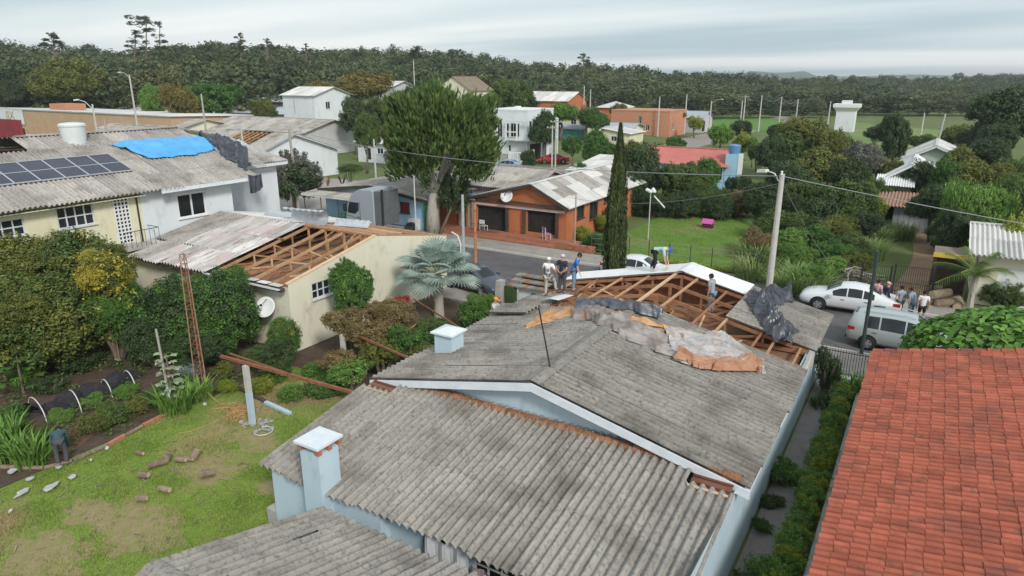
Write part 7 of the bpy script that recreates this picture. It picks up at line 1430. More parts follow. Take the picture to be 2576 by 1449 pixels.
FP = [('distant pole by the orange gabled building', 1470, 216, 255, 170), ('distant pole just right of the first one', 1486, 225, 258, 172), ('distant pole above the roofs of the side street', 1660, 243, 285, 150), ('distant pole left of the brick building end', 1728, 238, 290, 160), ('street lamp pole at the end of the side street', 1790, 254, 332, 162), ('first of the pair of poles before the forest', 1868, 252, 302, 178), ('taller of the pair of poles before the forest', 1876, 240, 300, 180), ('pole right of the pair before the forest', 1917, 240, 318, 172), ('pole second right of the pair before the forest', 1967, 243, 305, 178), ('pole third right of the pair before the forest', 2008, 250, 300, 182), ('short pole left of the white tower', 2090, 255, 300, 176), ('pole in the tan field at the right', 2326, 284, 330, 150), ('leaning pole in the field right of the columnar tree', 2368, 286, 356, 118), ('lamp pole in front of the olive tree at the left', 325, 188, 275, 128), ('short pole left of the warehouse roofs', 232, 262, 340, 78), ('pole in front of the damaged white gabled house', 606, 318, 372, 62), ('pole by the purple banner', 262, 300, 352, 66), ('pale dead trunk like pole among the brush', 506, 236, 312, 108), ('twin pole by the cream two-storey house', 1390, 315, 395, 94), ('pole right beside the twin pole', 1399, 300, 398, 95), ('pole in the yard of the small white house', 940, 350, 450, 70), ('distant pole above the autumn tree', 1040, 150, 200, 190)]
tops = {}
for lb, u, vt, vb, d in FP:
    p = PD(u, vt, d); tops[lb] = Vector(p); ln = (0.8, 0, 0) if 'leaning' in lb else None
    lampv = (2.0, .4, .9) if 'street lamp' in lb else ((-1.6, -.4, .9) if 'lamp pole in front' in lb or 'short pole left of the ware' in lb else None)
    zb_ = min(terr(p[0], p[1]), p[2] - 4); pole(lb, p[0], p[1], p[2] - zb_, .17 if d > 100 else .11, .11 if d > 100 else .08, 'concrete_post' if 'trunk' not in lb and 'banner' not in lb else 'bark_pale', cross='taller' in lb or 'twin' in lb, z0=zb_, lamp=lampv, lean=(.5, 0) if 'leaning' in lb else (0, 0))
ks = [k for k in tops if 'before the forest' in k]
for i, (a, b) in enumerate(zip(ks[1:-1], ks[2:])): wire(('overhead cable between the taller pole and the next one before the forest', 'overhead cable between the middle poles before the forest', 'overhead cable at the right end of the poles before the forest')[i], tops[a], tops[b], 1.2, .03)
# front fence of the blue house and gate of the dirt drive
fn = thing('front_fence', 'dark barred front fence on a low blue wall beside the torn house', 'fence', (6.8, 13.3, 0)); MB().box(5.7, 7.75, 13.2, 13.4, 0, .42).build('low_wall', 'wall_blue', fn); MB().box(5.65, 7.8, 13.17, 13.43, .42, .48).build('coping', 'fascia_white', fn)
for k in range(19): MB().tube((5.85 + k * .1, 13.3, .48), (5.85 + k * .1, 13.3, 1.62), .011, n=5).build('bar', 'metal_dark', fn)
for z in (.6, 1.5): MB().box(5.8, 7.7, 13.285, 13.315, z, z + .03).build('rail', 'metal_dark', fn)
def barred(label, x0, x1, y, h, n, m='metal_dark', z0=.0, posts=True):
    t = thing('gate', label, 'gate', ((x0 + x1) / 2, y, z0))
    for x in (x0, x1): MB().box(x - .045, x + .045, y - .045, y + .045, z0, z0 + h + .1).build('gate_post', m, t)
    for k in range(n): x = x0 + (x1 - x0) * (k + .5) / n; MB().tube((x, y, z0 + .1), (x, y, z0 + h), .012, n=4).build('bar', m, t)
    for z in (.12, h * .5, h - .03): MB().box(x0, x1, y - .015, y + .015, z0 + z, z0 + z + .03).build('rail', m, t)
barred('tall dark barred gate closing the dirt drive', 7.55, 9.5, 27.65, 1.95, 18)
barred('dark barred fence panel left of the drive gate', 5.9, 7.4, 27.7, 1.8, 14)
ff = thing('wire_fence', 'thin wire fence with dark posts along the front of the lawn', 'fence', (-5, 27.9, 0))
for k in range(9): x = -11.3 + k * 1.42; MB().tube((x, 27.9, 0), (x, 27.9, 1.55), .03, n=6).build('post', 'wood_dark', ff)
for z in (.4, .8, 1.2, 1.5): MB().tube((-11.3, 27.9, z), (.1, 27.9, z), .008, n=4).build('wire', 'cable', ff)
kp = PZ(1780, 573); kn = thing('kennel', 'small bright pink dog kennel on the lawn', 'kennel', tuple(kp)); x, y = kp[0], kp[1]
MB().box(x - .4, x + .4, y - .3, y + .35, 0, .42).build('box', 'kennel_dark', kn); MB().prism([(x - .45, y - .38, .4), (x - .45, y + .43, .4), (x - .45, y + .03, .75)], (.9, 0, 0)).build('roof', 'kennel_pink', kn)
wp = thing('wood_pile', 'heap of dry branches and prunings behind the white saloon car', 'wood pile', (5.6, 28.6, 0))
for k in range(150):
    x = RNG.gauss(5.5, .95); y = RNG.gauss(28.9, .65); z = max(.05, 1.15 * math.exp(-((x - 5.5) ** 2 / 1.6 + (y - 28.9) ** 2 / 1.0)) * RNG.random()); a = RNG.uniform(0, 3.14); l = RNG.uniform(.4, 1.1)
    MB().path([(x - l * math.cos(a), y - l * math.sin(a), z), (x, y, z + RNG.uniform(.0, .2)), (x + l * math.cos(a), y + l * math.sin(a), z + RNG.uniform(-.1, .35))], [.035, .03, .015], n=5).build('branch', RNG.choice(['log', 'bark', 'wood_pole', 'bark']), wp)
lg = thing('log_stack', 'stack of thick sawn logs by the right-hand palm', 'log stack', (10.1, 27.2, 0))
for k, (x, y, z, a, l, r) in enumerate([(9.6, 27.3, .3, .6, 1.2, .28), (10.2, 27.2, .28, .5, 1.1, .26), (9.9, 27.25, .75, .7, 1.1, .25), (10.5, 27.6, .3, .9, 1.0, .26), (9.5, 27.9, .8, .2, .9, .2), (10.8, 27.3, .25, 1.4, .8, .22)]):
    d = Vector((math.cos(a), math.sin(a), .1)) * l; q0 = Vector((x, y, z)) - d * .5; q1 = q0 + d; o = MB().tube(q0, q1, r, r * .92, n=11).build('log', 'log', lg); MB().tube(q0 - d.normalized() * .01, q0, r * .9, n=11).build('cut_end', 'log_cut', o)
fl = MB()
for k in range(160): x = RNG.uniform(-7.5, .1); y = 27.95 + RNG.gauss(0, .14); fl.add([(x - .1, y, .02), (x + .1, y, .02), (x, y + .02, .3 + RNG.random() * .12)], [(0, 1, 2)])
mat('worn', (.26, .21, .10), (.30, .24, .13), scale=3, rough=1, c3=(.20, .22, .06), s3=2, t3=(.5, .66), bump=.5, bscale=20)
# ------------------------------------------------------------------ near planting
def big_shrub(label, c, r, m, kind='fine', m2=None, k2='fine2', cat='shrub', name='shrub', f2=.96):
    t = thing(name, label, cat, (c[0], c[1], 0)); mb = MB()
    for k in range(7): a = 6.28 * k / 7; mb.path([(c[0], c[1], -.05), (c[0] + .35 * r[0] * math.cos(a), c[1] + .35 * r[1] * math.sin(a), c[2] * .6), (c[0] + .7 * r[0] * math.cos(a), c[1] + .7 * r[1] * math.sin(a), c[2] + .3 * r[2])], [.12, .07, .02], n=6)
    mb.build('stems', 'bark', t); put_foliage(t, kind, m, c, r)
    for q in range(3): a = RNG.uniform(0, 6.28); f = RNG.uniform(.4, .6); put_foliage(t, kind, m, (c[0] + r[0] * .62 * math.cos(a), c[1] + r[1] * .62 * math.sin(a), c[2] + r[2] * RNG.uniform(-.3, .55)), (r[0] * f, r[1] * f, r[2] * f))
    if m2: put_foliage(t, k2, m2, (c[0], c[1], c[2] + .05 * r[2]), (r[0] * f2, r[1] * f2, r[2] * f2))
    return t
def at3(u, v, d): return PD(u, v, d)
c = at3(200, 712, 36.0); big_shrub('huge rounded olive-green shrub before the yellow house', c, (2.7, 2.7, 2.65), 'leaf_olive', 'fine', 'leaf_mid')
c = at3(55, 712, 37.0); big_shrub('broad olive shrub at the left edge below the yellow house', c, (2.8, 2.6, 2.4), 'leaf_olive', 'fine2', 'leaf_olive', 'fine')
c = at3(130, 810, 33.5); big_shrub('low spreading olive shrub in front of the huge one', c, (3.2, 2.6, 2.2), 'leaf_olive', 'fine', 'leaf_mid')
c = at3(20, 800, 33.5); big_shrub('dark olive shrub at the left edge over the garden soil', c, (2.2, 2.2, 2.1), 'leaf_mid', 'fine2', 'leaf_olive')
c = at3(258, 695, 33.2); t = big_shrub('shrub covered in yellow blossom against the huge olive shrub', c, (1.35, 1.2, 1.15), 'leaf_yellow', 'shrub', 'leaf_olive', 'fine2'); 
c = at3(285, 790, 33.0); big_shrub('yellow-green leafy shrub under the blossoming one', c, (1.5, 1.4, 1.5), 'leaf_citrus', 'fine2', 'leaf_lime', 'airy')
c = at3(440, 800, 32.0); big_shrub('glossy dark citrus tree left of the lattice mast', c, (2.0, 1.8, 2.1), 'leaf_citrus', 'fine', 'leaf_dark')
c = at3(565, 785, 31.5); big_shrub('glossy dark citrus tree right of the lattice mast', c, (1.75, 1.7, 2.1), 'leaf_citrus', 'fine2', 'leaf_dark')
c = at3(500, 860, 30.8); big_shrub('dark low citrus bush between the two citrus trees', c, (1.9, 1.3, 1.2), 'leaf_dark', 'fine', 'leaf_citrus')
c = at3(380, 850, 31.5); big_shrub('dark bush under the left citrus tree', c, (1.4, 1.2, 1.3), 'leaf_dark', 'fine2')
c = at3(885, 735, 30.6); big_shrub('slim bright green tree in front of the cream gable wall', c, (1.05, 1.0, 1.45), 'leaf_citrus', 'fine', 'leaf_bright', 'airy', name='tree', cat='tree'); put_foliage(SC.objects[[o.name for o in SC.objects if o.get('label') == 'slim bright green tree in front of the cream gable wall'][0]], 'airy', 'leaf_citrus', at3(883, 685, 30.6), (.45, .45, .7))
c = at3(715, 850, 28.8); big_shrub('leafy bush at the near corner of the cream garage', c, (.85, .8, 1.0), 'leaf_citrus', 'fine2', 'leaf_olive', 'airy')
c = at3(690, 900, 27.8); big_shrub('low dark bush in front of the garage corner', c, (1.1, .9, .75), 'leaf_mid', 'fine', 'leaf_dark')
for lb, u, v, d, r, m in [('dry brown brush under the slim green tree', 880, 810, 28.5, (1.3, 1.0, .8), 'leaf_brown'), ('pale brown flowering brush left of the silver palm', 985, 795, 29.3, (1.4, 1.1, .9), 'leaf_brown'), ('straggling brown brush behind the second post', 930, 840, 27.6, (1.2, .9, .7), 'leaf_brown'), ('olive weeds right of the second post', 960, 885, 26.6, (1.1, .8, .65), 'leaf_olive'), ('green weeds below the small chimney', 1030, 860, 26.8, (1.0, .8, .7), 'leaf_citrus'), ('dark green bush right of the silver palm', 1190, 800, 30.5, (1.2, 1.0, .8), 'leaf_citrus'), ('green bush below the silver palm', 1085, 830, 28.5, (1.1, .9, .6), 'leaf_mid'), ('bright bush by the ladder', 1215, 772, 31.0, (.8, .8, .7), 'leaf_bright'), ('rusty-red flowering plant below the palm', 1010, 760, 30.5, (.5, .5, .4), 'leaf_red'), ('olive weeds at the left eave of the blue house', 1075, 905, 26.0, (1.0, .8, .6), 'leaf_olive'), ('grassy green weeds behind the lean-to corner', 880, 935, 25.3, (1.3, .8, .5), 'leaf_bright'), ('brown weeds near the foot of the second post', 860, 905, 26.4, (1.0, .7, .5), 'leaf_brown')]:
    big_shrub(lb, at3(u, v, d), r, m, 'fine2' if u % 2 else 'airy')
def plants(lbs, m, h, spread, wd, n, seed, arch=.7, cat='plant', name='leafy_plant'):
    for i, (lb, u, v, k) in enumerate(lbs): p = PZ(u, v); blades(lb, (p[0], p[1], 0), h * k, spread * k, wd, n, m, name, cat, seed + i % 2, arch)
plants([('strap-leaved green plant at the left end of the garden edging', 40, 1150, 1.2), ('strap-leaved green plant in the lower left corner of the garden', 0, 1120, 1.3), ('strap-leaved green plant near the gardener', 85, 1165, .8), ('strap-leaved clump below the slim grey pole', 442, 1035, .8), ('strap-leaved clump by the bed corner', 500, 1005, .7), ('strap-leaved clump behind the pipe hoops', 70, 960, 1.1)], 'leaf_bright', .85, .45, .07, 130, 3)
for lb, u, v, r, m, k in [('low olive shrub at the near end of the bed edging', 235, 1085, .62, 'leaf_olive', 'fine2'), ('second low shrub along the bed edging', 290, 1060, .66, 'leaf_mid', 'fine'), ('third low shrub along the bed edging', 345, 1040, .6, 'leaf_olive', 'fine2'), ('fourth low green shrub along the bed edging', 395, 1015, .62, 'leaf_citrus', 'fine'), ('dark shrub by the foot of the slim grey pole', 450, 985, .75, 'leaf_mid', 'fine2'), ('silvery-grey shrub right of the slim grey pole', 480, 950, .6, 'leaf_silver', 'fine'), ('leafy weeds behind the gardener', 105, 1120, .6, 'leaf_mid', 'fine2'), ('leafy weeds at the lower left edge', 20, 1085, .8, 'leaf_citrus', 'fine'), ('low green crop row beside the hoops', 320, 1000, .5, 'leaf_bright', 'fine'), ('low green crop left of the first row', 235, 1025, .5, 'leaf_bright', 'fine2'), ('low green crop at the hoop bed end', 160, 1062, .45, 'leaf_bright', 'fine'), ('dark weeds behind the black shade cloth', 130, 985, .7, 'leaf_dark', 'fine2'), ('dark undergrowth at the foot of the olive shrubs', 200, 930, 1.0, 'leaf_dark', 'fine'), ('dark undergrowth left of the swing', 60, 905, 1.2, 'leaf_dark', 'fine2'), ('flowering bed plants by the blue plank', 660, 985, .6, 'leaf_lime', 'fine2'), ('green bed plants right of the blue plank', 735, 1005, .62, 'leaf_bright', 'fine'), ('green bed plants under the rusty beam', 800, 995, .68, 'leaf_citrus', 'fine2'), ('leafy bed plants beside the lean-to corner', 860, 990, .62, 'leaf_mid', 'fine'), ('bright bed plants behind the rusty beam', 700, 955, .7, 'leaf_bright', 'fine2'), ('low plants below the garage corner bush', 790, 945, .6, 'leaf_bright', 'fine'), ('weeds around the mast foot', 560, 950, .55, 'leaf_olive', 'fine2'), ('yellowish weeds right of the mast', 575, 985, .5, 'leaf_lime', 'fine')]:
    p = PZ(u, v); big_shrub(lb, (p[0], p[1], r * .45), (r * 1.05, r * .9, r * .7), m, 'airy' if k == 'fine2' else 'shrub', name='bed_plant', cat='plant')
# plant with big pale leaves on the slim pole, and the papaya-like leaves at the left edge
def big_leaves(label, c, h, n, m, s, spread, name='large_leaved_plant'):
    t = thing(name, label, 'plant', (c[0], c[1], 0)); MB().path([(c[0], c[1], 0), (c[0] + .03, c[1], h * .6), (c[0], c[1] + .04, h)], [.05, .04, .02]).build('stem', 'bark', t)
    for k in range(n):
        a = 2.4 * k; z = h * (.25 + .75 * k / n); r = spread * (1.1 - .5 * k / n); b = Vector((c[0], c[1], z)); e_ = b + Vector((math.cos(a) * r, math.sin(a) * r, .15 * r)); sd_ = Vector((-math.sin(a), math.cos(a), 0)); d = (e_ - b).normalized(); ss = s * RNG.uniform(.7, 1.2)
        pts = [e_, e_ + d * ss * .3 + sd_ * ss * .42, e_ + d * ss * .75 + sd_ * ss * .5 - Vector((0, 0, .05)), e_ + d * ss * .8 + sd_ * ss * .1, e_ + d * ss * 1.15 - Vector((0, 0, .12)), e_ + d * ss * .8 - sd_ * ss * .1, e_ + d * ss * .75 - sd_ * ss * .5 - Vector((0, 0, .05)), e_ + d * ss * .3 - sd_ * ss * .42]
        lf = MB().quad(*pts).build('leaf', m, t); MB().tube(b, e_, .008, n=4).build('stalk', m, lf)
big_leaves('pale big-leaved plant climbing the slim grey pole', (-14.85, -1.85, 0), 2.2, 26, 'leaf_pale', .34, .22)
p = PZ(15, 960); big_leaves('tall plant with broad lobed leaves at the left edge', (p[0], p[1], 0), 3.2, 24, 'leaf_bright', .7, .8)
p = PZ(60, 990); big_leaves('smaller plant with broad lobed leaves at the left edge', (p[0], p[1], 0), 1.6, 14, 'leaf_citrus', .5, .5)
# silver fan palm
pm = thing('palm_tree', 'silver-blue fan palm between the cream garage and the blue house', 'palm', (-12.4, 11.6, 0)); px_, py_ = -12.4, 11.6; hub = Vector((px_, py_, 2.35))
MB().lathe([(.28, 0), (.24, .8), (.26, 1.6), (.2, 2.3)], n=12, c=(px_, py_, 0)).build('trunk', 'bark_pale', pm)
for k in range(24):
    a = 2.39996 * k; el = math.radians(80 - 92 * (k / 23) ** .8); d = Vector((math.cos(a) * math.cos(el), math.sin(a) * math.cos(el), math.sin(el))); L = RNG.uniform(1.0, 1.35); base_ = hub + d * L; sd_ = d.cross(Vector((0, 0, 1))).normalized(); upv = sd_.cross(d).normalized(); mb = MB(); Rr = RNG.uniform(.95, 1.2); ns = 22
    for j in range(ns):
        t0 = math.radians(-118 + 236 * j / ns); t1 = math.radians(-118 + 236 * (j + 1) / ns); tm = (t0 + t1) / 2
        f = lambda t_, r: base_ + (d * math.cos(t_) + sd_ * math.sin(t_)) * r + upv * (.28 * r * (abs(math.sin(t_)) - .3)) - Vector((0, 0, .12 * r * r))
        mb.quad(base_, f(t0, Rr * .55) + upv * .02, f(tm, Rr * .62) + upv * .06); mb.quad(base_, f(tm, Rr * .62) + upv * .06, f(t1, Rr * .55) + upv * .02); mb.quad(f(t0, Rr * .55) + upv * .02, f(tm, Rr) - Vector((0, 0, .1)), f(tm, Rr * .62) + upv * .06); mb.quad(f(tm, Rr * .62) + upv * .06, f(tm, Rr) - Vector((0, 0, .1)), f(t1, Rr * .55) + upv * .02)
    fr = mb.build('frond', 'leaf_palm', pm); MB().tube(hub, base_, .03, .02, n=5).build('stalk', 'leaf_pale', fr)
# feather palm at the right
fp = thing('palm_tree', 'feather-leaved palm beside the log stack at the right', 'palm', (11.3, 26.9, 0)); MB().path([(11.3, 26.9, 0), (11.25, 26.9, 1.2), (11.3, 26.95, 2.1)], [.2, .16, .15]).build('trunk', 'bark_pale', fp)
for k in range(13):
    a = 2.4 * k; el = math.radians(72 - 60 * k / 12); mb = MB(); pts = []; L = RNG.uniform(1.9, 2.5)
    for i in range(9): s = i / 8; pts.append(Vector((11.3 + math.cos(a) * math.cos(el) * L * s, 26.95 + math.sin(a) * math.cos(el) * L * s, 2.1 + math.sin(el) * L * s - .9 * s * s)))
    for i in range(1, 9):
        d = (pts[i] - pts[i - 1]).normalized(); sd_ = Vector((-math.sin(a), math.cos(a), 0))
        for s in (1, -1):
            for q in (0, .33, .66): b = pts[i - 1].lerp(pts[i], q); mb.add([b, b + d * .05, b + sd_ * s * .5 + d * .25 - Vector((0, 0, .25))], [(0, 1, 2)])
    f_ = mb.build('frond', 'leaf_mid', fp); MB().path(pts, .018, n=4).build('rib', 'leaf_lime', f_)
# cane and tall grass on the overgrown plot
CL = [('tall cane clump left of the utility pole', 1905, 655, 1.25), ('tall cane clump behind the utility pole', 1930, 600, 1.4), ('cane clump left of the heap of branches', 2010, 715, 1.1), ('tall grass clump at the far side of the overgrown plot', 2080, 605, 1.2), ('tall grass clump below the zinc shed', 2200, 610, 1.1), ('tall grass clump left of the dirt drive', 2180, 650, 1.0), ('broad grass clump along the dirt drive', 2260, 600, 1.0), ('grass clump at the left corner of the overgrown plot', 1898, 705, .9), ('yellowish grass clump at the kerb beyond the road', 1975, 735, .8), ('yellowish grass clump before the white saloon car', 2035, 742, .7)]
plants(CL, 'leaf_cane', 1.2, .85, .045, 560, 11, .9, name='cane_clump')
for lb, u, v, r, m in [('leafy green bush in the overgrown plot', 2000, 680, 1.2, 'leaf_bright'), ('second leafy bush in the overgrown plot', 2090, 675, 1.3, 'leaf_citrus'), ('brown dry bush left of the utility pole', 1895, 640, 1.2, 'leaf_brown'), ('dark bush at the corner of the overgrown plot', 1915, 690, 1.0, 'leaf_mid'), ('yellow-green bush by the white saloon car bonnet', 2020, 730, 1.0, 'leaf_bright'), ('olive bush above the heap of branches', 2140, 690, 1.0, 'leaf_olive'), ('rounded green bush in the middle of the overgrown plot', 2045, 640, 1.5, 'leaf_citrus'), ('bright rounded bush above the white saloon car', 2075, 712, 1.1, 'leaf_bright'), ('yellow-green bush right of the utility pole shaft', 1985, 645, 1.4, 'leaf_bright'), ('olive bush at the back of the overgrown plot', 2110, 620, 1.6, 'leaf_olive'), ('mid-green bush behind the heap of branches', 2140, 655, 1.3, 'leaf_mid'), ('dark bush under the trees behind the cane', 2050, 580, 1.8, 'leaf_dark'), ('dark bush left of the zinc shed', 2150, 575, 1.6, 'leaf_dark'), ('dark bush behind the utility pole', 1950, 570, 1.8, 'leaf_dark'), ('dark bush right of the zinc shed', 2385, 640, 1.5, 'leaf_dark'), ('dark bush at the foot of the willow', 2440, 600, 1.8, 'leaf_mid'), ('dark hedge bush behind the lawn', 1640, 545, 1.6, 'leaf_dark'), ('second dark hedge bush behind the lawn', 1710, 548, 1.6, 'leaf_dark'), ('third dark hedge bush behind the lawn', 1780, 545, 1.7, 'leaf_mid'), ('brown bare hedge bush at the lawn corner', 1850, 545, 1.6, 'leaf_brown'), ('green bush beside the feather palm', 2520, 770, 1.1, 'leaf_mid'), ('dark shrub below the lean-to at the right', 2490, 735, 1.2, 'leaf_dark'), ('olive shrub in front of the cream house at the right edge', 2560, 745, 1.3, 'leaf_olive')]:
    p = PZ(u, v); big_shrub(lb, (p[0], p[1], r * .7), (r * 1.15, r, r * .85), m, 'big2' if int(u) % 2 else 'fine2')
for lb, u, v, r, m in [('dark green shrub on the terrace of the orange house', 1410, 590, 1.15, 'leaf_mid'), ('bright yellow-green shrub before the orange house', 1465, 605, .8, 'leaf_lime'), ('yellow-green shrub by the side wall of the orange house', 1527, 585, .95, 'leaf_lime'), ('low green shrub left of the cypress', 1500, 632, .95, 'leaf_citrus'), ('dark shrub by the side windows of the orange house', 1500, 570, 1.3, 'leaf_dark'), ('dark shrub behind the yellow-green ones', 1440, 575, 1.2, 'leaf_dark')]:
    p = PZ(u, v); big_shrub(lb, (p[0], p[1], r * .7), (r, r, r * .85), m, 'fine2')
tag(link('flower_border', npmesh('flower_border', *leaf_quads(np.random.default_rng(4), np.stack([NR.uniform(-7.8, .1, 3500), 27.95 + NR.normal(0, .16, 3500), NR.uniform(.03, .4, 3500)], 1), unit(NR.normal(size=(3500, 3)) + np.array([0, 0, .8])), .06)), 'leaf_lime'), 'yellow flowering border along the front of the lawn', 'flower border', kind='stuff')
# hedge and plants along the side path
hg = thing('hedge', 'narrow leafy hedge between the side path and the tiled house', 'hedge', (6.95, 5, 0))
for k in range(36): y = -2.2 + k * .4; put_foliage(hg, 'shrub' if k % 2 else 'airy', ('leaf_bright', 'leaf_lime', 'leaf_bright')[k % 3], (6.86 + .05 * math.sin(k * 2.1), y, .56 + .06 * math.sin(k)), (.33 + .07 * math.sin(k * 2.3), .5, .42 + .12 * math.sin(k * 1.7)))
MB().beam((7.35, -6, .25), (7.35, 13, .25), .12, .5).build('border_wall', 'concrete', hg)
for lb, x, y, r, m in [('leafy weed at the foot of the blue side wall', 6.0, 4.9, .5, 'leaf_bright'), ('small weed by the blue side wall', 5.95, 3.5, .28, 'leaf_mid'), ('small weed near the lean-to end of the blue wall', 5.95, 2.2, .25, 'leaf_citrus'), ('low weed on the side path near the camera', 6.0, -.4, .28, 'leaf_mid'), ('bushy plant on the near end of the side path', 6.6, .2, .5, 'leaf_bright'), ('dark tall shrub at the street corner of the blue house', 6.15, 12.4, .55, 'leaf_dark')]:
    big_shrub(lb, (x, y, r * .6 if r < .55 else 1.0), (r * .8, r * 1.6, r * .9) if r < .55 else (r, r, 1.0), m, 'airy')
blades('spiky green plant beside the front fence', (7.15, 12.2, 0), 1.15, .3, .07, 130, 'leaf_bright', 'spiky_plant', 'plant', 9, .6)
blades('grassy patch at the street end of the side path', (6.6, 11.2, 0), .4, .75, .04, 420, 'leaf_mid', 'grass_patch', 'plant', 10, .7)
blades('spiky green plant right of the first one by the fence', (7.5, 12.6, 0), 1.0, .25, .07, 110, 'leaf_citrus', 'spiky_plant', 'plant', 12, .6)
# big-leaved canopy behind the red tiled roof
vn = thing('vine_tree', 'bright broad-leaved tree crown behind the red tiled roof', 'tree', (12.2, 13.2, 0)); MB().path([(12.2, 13.2, 0), (12.1, 13.2, 1.8), (12.4, 13.4, 3)], [.16, .13, .08]).build('trunk', 'bark', vn)
rg = np.random.default_rng(31); n = 5200; d = unit(rg.normal(size=(n, 3)) + np.array([0, 0, .45])); cl = unit(rg.normal(size=(90, 3)) + np.array([0, 0, .5])); bump = np.max(d @ cl.T, axis=1); rr = .78 + .26 * np.clip((bump - .9) * 10, 0, 1) * rg.random(n) ** .3
P = d * rr[:, None] * np.array([4.3, 2.7, 2.35]) + np.array([12.7, 13.3, 1.85]); Nn = unit(d * .8 + np.array([0, 0, .5]) + rg.normal(0, .35, (n, 3))); keep = (P[:, 2] > .4); P, Nn = P[keep], Nn[keep]; n = len(P)
a = unit(np.cross(Nn, rg.normal(size=(n, 3)))); b = np.cross(Nn, a); s = rg.uniform(.10, .17, n)
shape = [(-1, 0, 0), (-.75, .62, .05), (-.1, .78, .08), (.55, .5, .02), (1.1, 0, -.16), (.55, -.5, .02), (-.1, -.78, .08), (-.75, -.62, .05)]
lm = bpy.data.meshes.new('leaf'); lm.from_pydata(shape + [(.05, 0, -.05)], [], [(8, i, (i + 1) % 8) for i in range(8)]); lm.materials.append(MATS['leaf_vine'])
order = np.argsort(np.linalg.norm(P - CAM, axis=1) + 100 * (Nn @ unit((CAM - np.array([12.7, 13.3, 2]))[None, :])[0] < .3)); sh = np.array(shape + [(.05, 0, -.05)]); big = order[:300]; rest = order[300:]
for i in big: put(lm, 'leaf', vn, basis(P[i], a[i] * s[i], b[i] * s[i], Nn[i] * s[i]))
Vr = (P[rest][:, None, :] + (a[rest][:, None, :] * sh[None, :, :1] + b[rest][:, None, :] * sh[None, :, 1:2] + Nn[rest][:, None, :] * sh[None, :, 2:]) * s[rest][:, None, None]).reshape(-1, 3)
Fr = (np.arange(len(rest))[:, None, None] * 9 + np.array([(8, i, (i + 1) % 8) for i in range(8)])[None]).reshape(-1, 3); o = link('foliage', npmesh('foliage', Vr, Fr), 'leaf_vine', vn); o['kind'] = 'stuff'
rg = np.random.default_rng(8); n = 26000; x = rg.uniform(-30, -14.6, n); y = rg.uniform(-9, 4, n); ok = np.sin(x * 1.3 + np.sin(y * 1.1) * 1.5) * np.sin(y * 1.5 + x * .4) > -.1; x, y = x[ok], y[ok]; n = len(x); z = .02 + .22 * rg.random(n) ** 2
tag(link('garden_weeds', npmesh('garden_weeds', *leaf_quads(rg, np.stack([x, y, z], 1), unit(rg.normal(size=(n, 3)) * .7 + np.array([0, 0, 1.0])), .06)), 'leaf_mid'), 'low weeds creeping over the dark garden soil', 'weeds', kind='stuff')
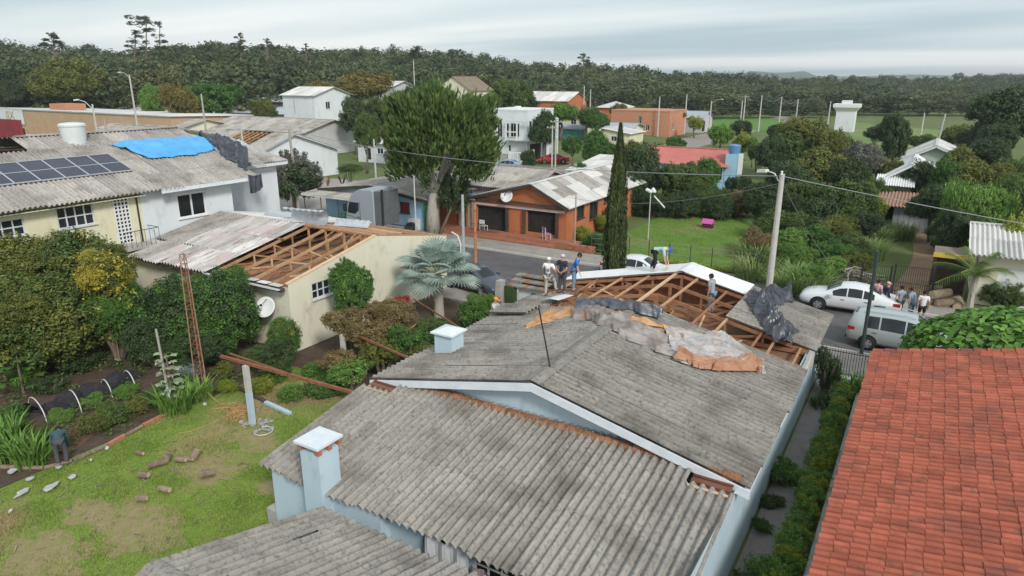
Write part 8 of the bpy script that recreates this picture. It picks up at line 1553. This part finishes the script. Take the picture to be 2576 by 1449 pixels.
# grass blades on the near lawn and on the far one
WORN = [(PZ(350, 1330), (1.5, 1.0)), (PZ(120, 1400), (1.3, .9)), (PZ(520, 1180), (1.1, .7)), (PZ(640, 1110), (1.2, .6)), (PZ(230, 1290), (.9, .6)), (PZ(700, 1230), (.8, .5))]
for i, (c_, r_) in enumerate(WORN):
    rg2 = random.Random(i); struct(MB().quad(*[(c_[0] + r_[0] * math.cos(6.283 * k / 26) * (1 + .25 * math.sin(k * 1.9 + i) + rg2.uniform(-.1, .1)), c_[1] + r_[1] * math.sin(6.283 * k / 26) * (1 + .25 * math.sin(k * 1.3 + i * 2) + rg2.uniform(-.1, .1)), .005 + .001 * i) for k in range(26)]).build('worn_ground', 'worn'))
def grass(name, label, x0, x1, y0, y1, n, h, m, seed):
    rg = np.random.default_rng(seed); x = rg.uniform(x0, x1, n); y = rg.uniform(y0, y1, n); hh = h * rg.uniform(.4, 1.3, n) * (.7 + .6 * (np.sin(x * 2.1 + 1.3 * np.sin(y)) * np.sin(y * 1.7) > .1)); a = rg.uniform(0, 6.28, n); w = .008 + .006 * rg.random(n)
    if name == 'lawn_grass' and y0 < 0:                      # worn patches carry little grass
        keep = np.ones(n, bool)
        for c_, r_ in WORN: keep &= ~((((x - c_[0]) / r_[0]) ** 2 + ((y - c_[1]) / r_[1]) ** 2 < rg.uniform(.2, 1.5, n)) & (rg.random(n) < .85))
        x, y, hh, a, w = x[keep], y[keep], hh[keep], a[keep], w[keep]; n = len(x)
    b0 = np.stack([x - w * np.cos(a), y - w * np.sin(a), np.zeros(n)], 1); b1 = np.stack([x + w * np.cos(a), y + w * np.sin(a), np.zeros(n)], 1); tp = np.stack([x + hh * .6 * rg.normal(0, 1, n) * .6, y + hh * .6 * rg.normal(0, 1, n) * .6, hh], 1)
    tag(link(name, npmesh(name, np.stack([b0, b1, tp], 1).reshape(-1, 3), np.arange(3 * n).reshape(n, 3)), m), label, 'grass', kind='stuff')
grass('lawn_grass', 'short patchy grass of the near lawn', -14.3, -5.5, -12.5, 3.2, 200000, .055, 'blade', 1)
grass('lawn_grass', 'mown grass of the lawn across the street', -11.6, 0, 28.3, 47, 90000, .09, 'blade', 2)

rg = np.random.default_rng(21); n = 420; x = rg.uniform(-14, -6, n); y = rg.uniform(-10, 2.5, n); a = rg.uniform(0, 6.28, n); l = rg.uniform(.03, .16, n); w = rg.uniform(.006, .02, n); dv = np.stack([np.cos(a), np.sin(a), rg.normal(0, .15, n)], 1) * l[:, None]; sv = np.stack([-np.sin(a), np.cos(a), np.zeros(n)], 1) * w[:, None]; c_ = np.stack([x, y, np.full(n, .05)], 1)
tag(link('lawn_litter', npmesh('lawn_litter', np.stack([c_ - dv - sv, c_ + dv - sv, c_ + dv + sv, c_ - dv + sv], 1).reshape(-1, 3), np.arange(4 * n).reshape(n, 4)), mat('litter', (.15, .10, .06), (.28, .24, .18), scale=1.5, rough=1, island=.4)), 'twigs and leaf litter strewn over the lawn by the storm', 'litter', kind='stuff')
# ------------------------------------------------------------------ thin haze of the overcast day
hz = MB().box(-4600, 4600, -310, 6600, -1.5, 46).build('haze', None); hz['kind'] = 'stuff'; hz['label'] = 'thin pale haze over the whole town'; hz['category'] = 'haze'
hm = bpy.data.materials.new('haze'); hm.use_nodes = True; ht = hm.node_tree; ht.nodes.clear()
pv_ = N('ShaderNodeVolumePrincipled', ht); pv_.inputs['Color'].default_value = (.80, .87, .93, 1); pv_.inputs['Density'].default_value = .00024; pv_.inputs['Anisotropy'].default_value = .2
ho = N('ShaderNodeOutputMaterial', ht); ht.links.new(pv_.outputs[0], ho.inputs['Volume']); hz.data.materials.append(hm)
